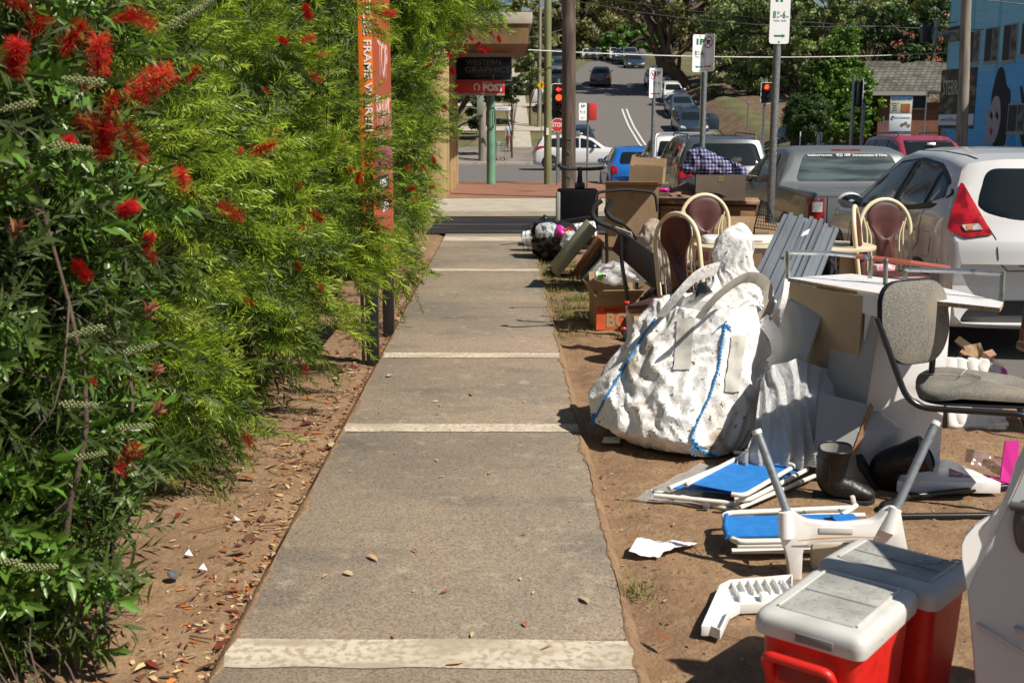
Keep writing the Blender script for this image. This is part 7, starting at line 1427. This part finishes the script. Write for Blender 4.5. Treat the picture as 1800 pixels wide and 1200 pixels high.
MB().grid([[(x * s, y * s, z) for x, y in lp] for s, z in ((.01, .006), (.93, .006), (1.0, .004), (1.0, .03), (.98, .042), (.9, .048), (.01, .05))], cu=True).build('lid', mWhite, t, smooth=50); MB().box((.05, -.142, .03), (.16, .008, .012)).build('latch', mat('pale_grey_plastic', (.6, .6, .6)), t, bevel=.003)
q = G(1640, 432, .735); 
# --- corrugated roofing sheets
mZinc = mat('corrugated_zinc', (.26, .29, .32), .35, .55, var=[(3, (.20, .22, .24), .4, .7), (30, (.30, .27, .23), .66, .78)]); 
def corr(label, c0_, c1_, wv, ribs=5, amp=.012):
    c0_, c1_, wv = Vector(c0_), Vector(c1_), Vector(wv); n = (c1_ - c0_).cross(wv).normalized(); n = n if n.y < 0 else -n; P = []
    xs = [];
    for r_ in range(ribs): xs += [(r_ + 0, 0), (r_ + .45, 0), (r_ + .55, 1), (r_ + .85, 1), (r_ + .95, 0)]
    for i in range(9): P.append([c0_.lerp(c1_, i / 8) + wv * (x / ribs) + n * amp * 1.8 * h for x, h in xs])
    t = item('roofing_sheet', label, 'roofing sheet', c0_); wb(MB().grid(P), 'sheet', mZinc, t, solid=.0015); return t
corr('ribbed grey metal roofing sheet leaning across the table edge, upper of the pair', (1.36, 6.75, .40), (1.98, 8.05, .985), (.27, -.06, -.05), 4); corr('ribbed grey metal roofing sheet beneath the upper one, further right', (1.50, 6.70, .34), (2.12, 7.96, .955), (.22, -.04, -.08), 3)
t = corr('short ribbed grey sheet end low behind the desk unit', (1.30, 6.35, .16), (1.48, 6.9, .42), (.2, -.06, -.03), 3); wb(MB().slab([W(1412, 408, 7.4), W(1424, 402, 7.4), W(1420, 412, 7.38), W(1408, 416, 7.38)], .002), 'white_paint_smear', mPaper, t)
# --- cartons
def carton(label, c_, d, rz=0, m=mCard, flaps=(), name='cardboard_box', open_=False, tilt=0):
    t = thing(name, label, 'box', (c_[0], c_[1], c_[2]), rz); t.rotation_euler.y = R(tilt); sx, sy, sz = d; th = .006; b = MB()
    b.box((0, -sy / 2, sz / 2), (sx, th, sz)).box((0, sy / 2, sz / 2), (sx, th, sz)).box((-sx / 2 + th, 0, sz / 2), (th, sy - th, sz - .002)).box((sx / 2 - th, 0, sz / 2), (th, sy - th, sz - .002)).box((0, 0, th / 2 + .001), (sx - .02, sy - .02, th)); b.build('carton', m, t)
    if not open_: MB().box((0, -sy * .252, sz + .004), (sx, sy * .495, th)).box((0, sy * .252, sz + .003), (sx, sy * .495, th)).build('top_flap', m, t); MB().box((0, 0, sz + .0085), (sx * .98, .05, .001)).box((0, -sy / 2 - .0045, sz * .88), (.05, .001, sz * .24)).build('tape', mat('brown_tape', (.30, .2, .1), .3), t)
    for (side, ang, ln) in flaps:
        a = R(ang)
        if side in 'fb': s = -1 if side == 'f' else 1; o, ux, uy = Vector((-sx / 2, s * sy / 2, sz + .002)), Vector((sx, 0, 0)), Vector((0, s * math.cos(a), math.sin(a))) * ln
        else: s = -1 if side == 'l' else 1; o, ux, uy = Vector((s * sx / 2, -sy / 2, sz + .002)), Vector((0, sy, 0)), Vector((s * math.cos(a), 0, math.sin(a))) * ln
        MB().slab([o, o + ux, o + ux + uy, o + uy], .005).build('flap', m, t)
    return t
g = G(1042, 582); t = carton('orange and brown archive box lettered BOX on the verge', (g.x + .19, g.y + .2, .0), (.36, .30, .27), 6, flaps=(('l', 60, .12), ('b', 75, .16), ('f', 28, .13), ('r', 40, .1)), open_=True)
pn = MB().box((0, -.1545, .10), (.355, .002, .19)).build('orange_print', mat('orange_box_print', (.62, .10, .02), .7, var=[(9, (.5, .08, .02), .5, .7)]), t); text('lettering', 'BOX', .15, frame((.035, -.157, .075), (1, 0, 0), (0, 0, 1)), mat('kraft_ink', (.36, .25, .13), .8), pn, width=.28, bold=.006); text('lettering', 'Archive', .04, frame((-.06, -.157, .165), (1, 0, 0), (0, 0, 1)), mBlackInk, pn, width=.12)
carton('tall plain carton with a raised top flap behind the black trolley frame', (1.24, 11.0, .46), (.50, .42, .58), -8, flaps=(('f', 12, .2),)); carton('grey brown carton under the tall plain carton', (1.22, 11.05, 0), (.52, .46, .455), -4, mCardDk)
carton('small open carton balanced on top behind the tall plain one', (1.47, 11.75, 1.02), (.34, .26, .17), -14, flaps=(('b', 75, .08), ('l', 100, .1)), open_=True, tilt=3); carton('wide brown carton under the small open carton', (1.45, 11.8, 0), (.5, .36, 1.01), -6, mCardDk)
t = carton('grey brown carton with open end supporting the plaid bag', (2.05, 10.85, .905), (.46, .28, .23), -8, mCardDk, flaps=(('r', -8, .12),))
for i, (x, y, z, rz, sx, lb) in enumerate(((2.00, 9.85, .52, -3, .56, 'upright torn carton behind the table, left of the pair'), (2.30, 9.65, .48, -10, .5, 'upright torn carton behind the table, right of the pair'))): carton(lb, (x, y, 0), (sx, .2, z + .18), rz, flaps=(('b', 70, .12),), open_=True)
t = thing('cardboard_piece', 'small torn upright cardboard piece between archive box and bulk bag', 'cardboard', G(1130, 605)); wb(MB().slab([W(1108, 538, 8.0), W(1148, 540, 8.1), W(1150, 602, 8.05), W(1118, 607, 7.95)], .006), 'torn_panel', mCard, t); wb(MB().slab([W(1100, 537, 8.0), W(1109, 538, 7.99), W(1120, 608, 7.9), W(1104, 612, 7.9)], .006), 'side_flap', mPaper, t)
# --- dresser
t = thing('dresser', 'old brown timber dresser with peeling top behind the dining chairs', 'dresser', (1.98, 11.1, 0), -10); MB().box((0, 0, .43), (.92, .46, .86)).build('carcass', mWoodDk, t, bevel=.004); MB().box((0, -.01, .88), (.98, .52, .035)).build('top', mat('peeling_brown_top', (.34, .20, .10), .6, var=[(3, (.18, .09, .04), .45, .6, (1, 6, 1)), (12, (.42, .30, .18), .55, .7)]), t, bevel=.004)
for x in (-.23, .23):
    for z in (.72, .45, .18): d_ = MB().box((x, -.238, z), (.43, .02, .24)).build('drawer', mWood, t, bevel=.006); MB().lathe([(.012, 0), (.016, .012), (.01, .02), (.002, .022)], Matrix.Translation((x, -.249, z)) @ Matrix.Rotation(math.pi / 2, 4, 'X'), 12).build('knob', mBlack, d_)
t = thing('knitted_blanket', 'brown checked knitted blanket thrown over the dresser top', 'blanket', (1.82, 11.0, .90)); wb(cloth((1.50, 10.78, .945), (.72, -.10, .02), (.05, .42, .07), 50, 30, .05, 7, 2, .02), 'blanket', mat('brown_check_knit', (.22, .11, .07), .95, extra=ex_brick(60, (.24, .12, .08), (.16, .075, .05), (.34, .2, .14), .5, .5, .06), bump=(200, .6, .005)), t, smooth=70)
t = item('pink_wrapper', 'bright magenta wrapper lying on the left end of the dresser', 'wrapper', (1.58, 10.9, .93)); wb(pillow(W(1165, 334, 10.8), (.055, .04, .02), .015, 20, 1, 24, 14), 'wrapper', mat('magenta_plastic', (.50, .02, .25), .3), t, smooth=50)
def ex_plaid(N, L, tc, cur, col):
    s = N.new('ShaderNodeSeparateXYZ'); L.new(tc.outputs['Object'], s.inputs[0]); outs = []
    for k, ax in ((30, 0), (30, 2)):
        mm = N.new('ShaderNodeMath'); mm.operation = 'MULTIPLY'; mm.inputs[1].default_value = k; L.new(s.outputs[ax], mm.inputs[0]); f = N.new('ShaderNodeMath'); f.operation = 'FRACT'; L.new(mm.outputs[0], f.inputs[0]); g_ = N.new('ShaderNodeMath'); g_.operation = 'GREATER_THAN'; g_.inputs[1].default_value = .68; L.new(f.outputs[0], g_.inputs[0]); outs.append(g_)
    a = N.new('ShaderNodeMath'); a.operation = 'ADD'; L.new(outs[0].outputs[0], a.inputs[0]); L.new(outs[1].outputs[0], a.inputs[1]); h = N.new('ShaderNodeMath'); h.operation = 'MULTIPLY'; h.inputs[1].default_value = .5; L.new(a.outputs[0], h.inputs[0])
    r = N.new('ShaderNodeValToRGB'); e = r.color_ramp.elements; e[0].color = (.02, .035, .12, 1); e[1].color = (.5, .48, .5, 1); q_ = e.new(.5); q_.color = (.14, .12, .22, 1); L.new(h.outputs[0], r.inputs[0]); return r.outputs[0]
t = item('plaid_bag', 'navy and white plaid cloth bundle on the carton before the grey four wheel drive', 'bag', (2.07, 10.9, 1.14)); wb(wrinkle(loft([(2.03, 10.9, 1.14, .27, .15), (1.98, 10.9, 1.19, .30, .17), (1.94, 10.9, 1.27, .22, .14), (1.86, 10.9, 1.35, .11, .09), (1.84, 10.9, 1.385, .03, .03)], 70, 40, .012, 7, 2, 4), (40, 70), 1.2, 1.15, 80, .05, .012, 8, .25), 'cloth', mat('navy_plaid', (.1, .1, .2), .85, extra=ex_plaid), t, smooth=70)
t = item('snack_packet', 'small yellow and white packet resting on the plaid cloth', 'packet', W(1295, 282, 10.8)); wb(pillow(W(1295, 281, 10.8), (.045, .03, .025), .02, 18, 2, 20, 12), 'packet', mat('yellow_packet', (.6, .5, .08), .4, var=[(30, (.7, .7, .65), .45, .55)]), t, smooth=40)
# black wire mesh bin
t = item('mesh_bin', 'black wire mesh panel leaning beside the parking sign pole', 'wire mesh', W(1345, 400, 9.6)); t.location.z = 0; b = MB(); q0, q1, q2, q3 = W(1326, 400, 9.7), W(1338, 352, 9.7), W(1350, 358, 9.6), W(1368, 405, 9.5)
for i in range(9): s = i / 8; b.tube([q0.lerp(q3, s), q1.lerp(q2, s)], .0025, 4).tube([q0.lerp(q1, s), q3.lerp(q2, s)], .0025, 4)
b.tube([q0, q1, q2, q3], .007, 6, closed=True); wb(b, 'mesh', mBlack, t); wb(MB().tube([q0, (q0.x, q0.y, .0)], .007, 6).tube([q3, (q3.x, q3.y, 0)], .007, 6), 'legs', mBlack, t)
# --- black folding trolley frame with tray
t = item('trolley_frame', 'black wheeled trolley frame with foam handles behind the archive box', 'trolley', (1.05, 8.7, 0)); mFoam = mat('black_foam', (.022, .022, .022), .9, bump=(120, .4, .003))
for pts in ([W(1058, 352, 8.5), W(1046, 362, 8.5), W(1041, 376, 8.5), W(1052, 390, 8.5), W(1072, 398, 8.55)], [W(1076, 351, 8.75), W(1066, 370, 8.75), W(1076, 384, 8.75), W(1094, 392, 8.75)]): wb(MB().tube(smoothpath(pts, 5), .020, 10), 'foam_grip', mFoam, t, smooth=60)
for pts, r_ in (([W(1070, 398, 8.55), W(1092, 412, 8.6), W(1112, 426, 8.7)], .013), ([W(1092, 392, 8.75), W(1106, 404, 8.8), W(1118, 420, 8.85)], .012), ([W(1090, 408, 8.6), W(1093, 460, 8.6), W(1102, 520, 8.6), W(1108, 600, 8.62)], .016), ([W(1104, 430, 9.0), W(1117, 460, 9.0), W(1120, 520, 9.0)], .015), ([W(1066, 410, 9.1), W(1067, 460, 9.1), W(1066, 472, 9.1)], .014)): wb(MB().tube(smoothpath(pts, 4), r_, 8), 'frame_tube', mBlackTube, t, smooth=60)
wb(MB().tube(bendpath([W(1046, 352, 9.4), W(1050, 338, 9.4), W(1098, 333, 9.4), W(1152, 338, 9.4), W(1156, 372, 9.4)], .06), .013, 8), 'push_bar', mFoam, t, smooth=60)
wb(MB().slab([W(1092, 404, 8.7), W(1160, 452, 8.5), W(1166, 520, 8.4), W(1136, 492, 8.5), W(1078, 440, 8.7)], .03), 'black_tray', mBlack, t, bevel=.006); wb(MB().slab([W(1082, 398, 8.65), W(1110, 408, 8.6), W(1112, 414, 8.6), W(1086, 404, 8.65)], .01), 'tray_label', mat('grey_label', (.4, .38, .34), .7), t)
for px, py, Y in ((1102, 592, 8.45), (1125, 570, 9.0)):
    c_ = W(px, py, Y); wl = wb(MB().lathe([(.055, -.018), (.078, -.018), (.085, 0), (.078, .018), (.055, .018)], Matrix.Translation(c_) @ Matrix.Rotation(R(75), 4, 'Z') @ Matrix.Rotation(R(90), 4, 'X'), 22), 'wheel', mTyre, t, smooth=50); b = MB()
    for i in range(6): a = 6.283 * i / 6; b.tube([c_, c_ + Vector((.015 * math.cos(a), .052 * math.cos(a), .055 * math.sin(a)))], .006, 5)
    wb(b, 'spokes', mRim, t).parent = wl
for px, py in ((1101, 532), (1096, 578)): wb(pillow(W(px, py, 8.4), (.022, .01, .014), .004, 30, 1, 14, 8), 'red_reflector', mRed, t)
# --- paper sack, wrap parcel, cup, dark clutter
mSack = mat('paper_sack', (.40, .34, .27), .85, var=[(6, (.28, .23, .18), .5, .7), (40, (.12, .1, .09), .64, .72)], bump=(40, .4, .01))
t = item('paper_sack', 'crumpled brown and grey paper sack wedged behind the tilted dining chair', 'sack', (1.42, 9.25, 0)); wb(wrinkle(loft([(1.36, 9.3, .0, .2, .14), (1.36, 9.3, .3, .2, .15), (1.33, 9.3, .55, .22, .15), (1.29, 9.3, .7, .19, .12), (1.24, 9.3, .80, .10, .07), (1.22, 9.3, .85, .03, .03)], 90, 60, .015, 7, 2.2, 3, floor=0), (60, 90), 1.15, 1.1, 90, .05, .012, 9, .25, floor=0), 'sack', mSack, t, smooth=55)
t = item('bubble_parcel', 'white bubble wrapped parcel resting on the archive box', 'parcel', W(1095, 500, 9.0)); t.location.z = .3; wb(pillow(W(1095, 480, 9.05), (.20, .12, .085), .04, 8, 3), 'wrap', mat('bubble_wrap', (.5, .5, .5)), t, smooth=70)
t = item('plastic_cup', 'white plastic cup with green leaf print tipped on the archive box', 'cup', W(1052, 486, 8.9)); wb(MB().lathe([(.034, 0), (.036, .004), (.030, .09), (.004, .091)], Matrix.Translation(W(1046, 484, 8.85)) @ Matrix.Rotation(R(100), 4, 'Y'), 18), 'cup', mWhite, t, smooth=40); wb(MB().lathe([(.0358, .02), (.0335, .06)], Matrix.Translation(W(1046, 484, 8.85)) @ Matrix.Rotation(R(100), 4, 'Y'), 18), 'green_print', mat('green_print', (.12, .38, .05), .5, var=[(60, (.5, .6, .4), .5, .6)]), t, smooth=40)
mBin = mat('black_bin_plastic', (.012, .012, .014), .25)
t = item('garbage_bag', 'black plastic bag slumped on the ground behind the archive box', 'garbage bag', (1.32, 8.95, 0)); wb(pillow((1.30, 8.8, .17), (.22, .2, .2), .09, 6, 8), 'bag', mBin, t, smooth=45)
t = item('garbage_bag', 'shiny black garbage bag at the foot of the wire basket', 'garbage bag', (.62, 13.75, 0)); wb(pillow((.62, 13.75, .21), (.26, .24, .24), .09, 6, 2), 'bag', mBin, t, smooth=45)
wb(loft([(.50, 13.8, .2, .16, .14), (.47, 13.85, .4, .11, .1), (.48, 13.9, .5, .05, .04), (.5, 13.9, .53, .02, .02)], 40, 24, .05, 9, 2, 3), 'bag_neck', mBin, t, smooth=45)
mThin = mat('thin_white_plastic', (.55, .60, .62), .25, alpha=.7, coat=.3)
t = item('plastic_bag', 'pale blue white plastic bag on top of the shiny black garbage bag', 'plastic bag', W(962, 412, 13.55)); wb(pillow(W(962, 406, 13.55), (.10, .09, .085), .05, 10, 5), 'bag', mThin, t, smooth=50); t = item('plastic_bag', 'clear white plastic bag between garbage bag and leaning door', 'plastic bag', G(1003, 452)); wb(pillow(W(1005, 430, 13.3), (.11, .09, .12), .06, 9, 6), 'bag', mThin, t, smooth=50)
t = item('magenta_packet', 'shiny magenta packet beside the red pompom', 'packet', W(984, 410, 13.5)); wb(pillow(W(984, 409, 13.5), (.065, .05, .06), .04, 14, 1, 30, 20), 'packet', mat('magenta_plastic', (.5, .02, .25)), t, smooth=40)
b = MB(); c_ = W(1000, 409, 13.45)
for i in range(420): u = Vector(unit(rng.normal(size=3))); s = u.orthogonal().normalized() * .006; b.add([c_ + u * .02 - s, c_ + u * .02 + s, c_ + u * rng.uniform(.055, .082)], [(0, 1, 2)])
tag(b.build('pompom', mat('pompom_red', (.62, .01, .01), .9)), 'fluffy bright red pompom lying on the bags', 'pompom')
# wire basket with a white roll
t = item('wire_basket', 'long black wire basket lying on its side around a white roll', 'wire basket', (.65, 14.6, 0)); a0, a1 = W(922, 420, 14.5), W(1046, 402, 14.3); ax = (a1 - a0).normalized(); u = Vector((0, 0, 1)); u = (u - ax * u.dot(ax)).normalized(); v = ax.cross(u); b = MB()
for i in range(17): c_ = a0.lerp(a1, i / 16); b.tube([c_ + (u * math.cos(a) + v * math.sin(a)) * .17 for a in np.linspace(0, 6.283, 15)[:-1]], .003, 4, closed=True)
for a in np.linspace(0, 6.283, 17)[:-1]: b.tube([a0 + (u * math.cos(a) + v * math.sin(a)) * .17, a1 + (u * math.cos(a) + v * math.sin(a)) * .17], .003, 4)
wb(b, 'mesh', mBlack, t); t = item('white_roll', 'white paper roll lying inside the wire basket', 'roll', (.65, 14.55, 0)); wb(MB().tube([a0 + ax * -.0, a1], .10, 20), 'roll', mPaper, t, smooth=60)
# leaning doors
def lean(label, px0, py0, px1, py1, Y, th, m, depth=.7, name='leaning_board'):
    p0 = G(px0, py0); p0 = Vector((p0.x, Y, 0)) if abs(p0.y - Y) > .0 else p0; p0 = Vector((W(px0, py0, Y).x, Y, .0)); p1 = W(px1, py1, Y); d = (p1 - p0).normalized(); n = Vector((-d.z, 0, d.x)); t = item(name, label, 'board', p0)
    q = [p0, p1, p1 + n * th, p0 + n * th]; wb(MB().hexa(q, [x + Vector((.0, depth, 0)) for x in q]), 'board', m, t, bevel=.004); return t, p0, d, n
mDoorG = mat('pale_green_door', (.36, .36, .24), .5, var=[(4, (.28, .27, .18), .5, .7)]); t, p0, d, n = lean('pale green cupboard door leaning right with round hardware on its edge', 982, 492, 1050, 404, 12.1, .085, mDoorG, .75)
for s in (.05, .10): wb(MB().cyl(p0 + d * s + n * .045 + Vector((0, -.002, 0)), p0 + d * s + n * .045 + Vector((0, -.02, 0)), .013, n=12), 'hardware', mat('brass', (.5, .38, .15), .3, .8), t)
wb(MB().box(p0 + d * .28 + n * .045 + Vector((0, -.008, 0)), (.07, .016, .07)), 'striker_plate', mDoorG, t, bevel=.004)
lean('dark board with an orange timber edge leaning behind the pale green door', 1016, 492, 1060, 424, 12.0, .02, mat('orange_timber', (.50, .17, .03), .5), .6); lean('brown grey panel leaning right of the orange edged board', 1021, 492, 1064, 434, 11.9, .04, mat('dark_brown_panel', (.11, .08, .055), .6), .6); lean('pale grey panel leaning lowest in the row of boards', 1030, 497, 1070, 452, 11.7, .035, mat('pale_grey_panel', (.42, .42, .38), .6), .5)
# small rubbish by the boards
for px, py, r_, m_, l, nm in ((970, 478, .035, mPaper, 'small crumpled white paper on the grass by the leaning door', 'paper_scrap'), (980, 462, .03, mat('teal_plastic', (.0, .2, .3), .4), 'small teal scrap beside the garbage bag', 'plastic_scrap'), (1062, 553, .05, mat('red_brown_cloth', (.3, .16, .12), .9), 'dusty pink cloth scrap left of the archive box', 'cloth_scrap')):
    g = G(px, py); t = item(nm, l, 'scrap', g); wb(pillow((g.x, g.y, r_ * .45), (r_ * 1.5, r_, r_ * .45), r_ * .4, 25, 2, 18, 10), 'scrap', m_, t, smooth=40)
# --- black exercise machine
t = item('exercise_machine', 'black exercise machine with a wide handlebar beside the brown pole', 'exercise machine', (.98, 14.9, 0)); x0, x1 = W(980, 350, 15).x, W(1050, 350, 15).x; wb(MB().box(((x0 + x1) / 2, 15, .42), (x1 - x0, .4, .72)), 'housing', mat('gloss_black', (.004, .004, .005), .7, spec=.1), t, bevel=.03)
wb(MB().box((x0 - .0, 14.86, .5), (.05, .2, .5)), 'side_cover', mat('grey_side_plastic', (.30, .30, .28), .5), t, bevel=.015); s = W(1019, 345, 15); wb(MB().tube([(s.x, 15, .72), (s.x, 15, .95), (s.x, 14.97, 1.06)], [.06, .03, .028], 10), 'stem', mBlackTube, t, smooth=60); wb(MB().box((s.x, 15, .82), (.13, .12, .09)), 'clamp', mBlack, t, bevel=.02)
wb(MB().tube(smoothpath([W(982, 291, 14.7), W(995, 296, 14.85), W(1018, 297, 15), W(1040, 297, 14.85), W(1062, 295, 14.7)], 4), .024, 8), 'handlebar', mFoam, t, smooth=60)
for y in (14.8, 15.2): wb(MB().tube([(x0, y, .035), (x1, y, .035)], .035, 8), 'base_bar', mBlackTube, t, smooth=60)
# --- clutter right of the desk unit
mQuilt = mat('quilted_white', (.66, .64, .60), .85, var=[(9, (.5, .46, .4), .55, .75)]); t = item('mattress_piece', 'dirty white quilted mattress piece seen under the office chair seat', 'mattress', (2.55, 6.0, 0)); P = []
q0, q1 = W(1668, 756, 5.9), W(1770, 750, 5.85)
for i in range(31):
    row = []
    for j in range(41): s = j / 40; zz = .33 * i / 30; w = q0.lerp(q1, s); w = Vector((w.x, w.y + .25 * i / 30, zz + .004)); w.y -= .012 * abs(math.sin(s * 16 + 1.2 * math.sin(zz * 28))) + .01 * nz(s * 9, zz * 20); row.append(w)
    P.append(row)
wb(MB().grid(P), 'quilted_face', mQuilt, t, solid=.04, smooth=60); wb(MB().tube([q0 + Vector((0, -.01, .02)), q1 + Vector((0, -.01, .02))], .014, 8), 'piping', mQuilt, t, smooth=60)
for i, (a, b2, Ya, Yb, l) in enumerate((((1684, 598), (1760, 650), 6.6, 6.3, 'longer dark timber offcut sloping behind the office chair seat'), ((1690, 640), (1745, 622), 6.5, 6.6, 'short timber offcut crossing the sloping one'), ((1688, 618), (1738, 650), 6.4, 6.3, 'pale broken timber stick lowest of the offcuts'))):
    p0, p1 = W(*a, Ya), W(*b2, Yb); t = item('timber_offcut', l, 'timber', (p0.x, p0.y, 0)); wb(MB().tube([p0, p1], .03 if i < 2 else .018, 4), 'timber', mat('old_timber', (.20, .14, .09), .9, var=[(6, (.12, .08, .05), .4, .6)]) if i < 1 else mWood, t)
t = item('torn_card', 'torn light brown card among the timber offcuts', 'cardboard', W(1710, 630, 6.4)); wb(cloth(W(1700, 640, 6.4), (.10, 0, .02), (-.02, .03, .10), 8, 8, .03, 12, 2), 'card', mCard, t, solid=.003)
t = item('pink_print_bag', 'white bag with pink swirls lying behind the office chair seat', 'bag', (2.55, 6.25, 0)); wb(pillow(W(1718, 668, 6.25), (.14, .12, .10), .03, 8, 2), 'bag', mat('pink_swirl_plastic', (.75, .68, .72), .4, var=[(7, (.65, .05, .30), .52, .56)]), t, smooth=50)
t = item('garbage_bag', 'small crumpled black bag against the right end of the desk unit', 'garbage bag', W(1683, 640, 6.2)); wb(pillow(W(1684, 648, 6.2), (.07, .07, .07), .05, 12, 3, 36, 24), 'bag', mBin, t, smooth=40)
t = item('pink_crate', 'bright pink plastic piece standing at the right edge of the verge', 'plastic piece', (2.33, 4.95, 0)); mPk = mat('hot_pink_plastic', (.75, .03, .36), .4, extra=ex_brick(90, (.78, .03, .38), (.72, .03, .34), (.5, .02, .22), .5, .5, .08, (R(90), 0, 0)))
wb(MB().slab([W(1766, 774, 4.95), W(1790, 774, 4.95), W(1786, 856, 4.9), W(1756, 852, 4.9), W(1760, 815, 4.93)], .01), 'upright', mPk, t); wb(MB().slab([G(1690, 828, .03), G(1750, 845, .03), G(1780, 852, .03), G(1740, 838, .06)], .004), 'base_strip', mPk, t)
t = item('clear_blister', 'smoky clear plastic packaging beside the pink plastic piece', 'packaging', W(1712, 825, 4.95)); wb(cloth(W(1695, 812, 5.0), (.16, -.08, -.04), (.03, .06, .05), 16, 8, .02, 14, 3), 'blister', mat('smoky_plastic', (.25, .18, .2), .15, alpha=.6, coat=.5), t, smooth=60)
t = item('pink_box', 'small pink and white box on the seat of the edge on dining chair', 'box', W(1545, 462, 8.2)); wb(MB().box(W(1552, 470, 8.1), (.14, .1, .04), rotm(0, 0, 8)), 'carton', mat('pink_white_print', (.7, .3, .4), .5, var=[(30, (.75, .72, .7), .5, .55)]), t, bevel=.003)
# knots of soil and bottle cap on the left strip
g = G(303, 1018, .01); t = item('bottle_cap', 'dull metal disc cap lying on the soil at lower left', 'cap', g); wb(MB().lathe([(.018, 0), (.022, .004), (.02, .012), (.003, .015)], Matrix.Translation(g + Vector((0, 0, .012))) @ Matrix.Rotation(R(28), 4, 'Y'), 18), 'disc', mSteel, t, smooth=50)
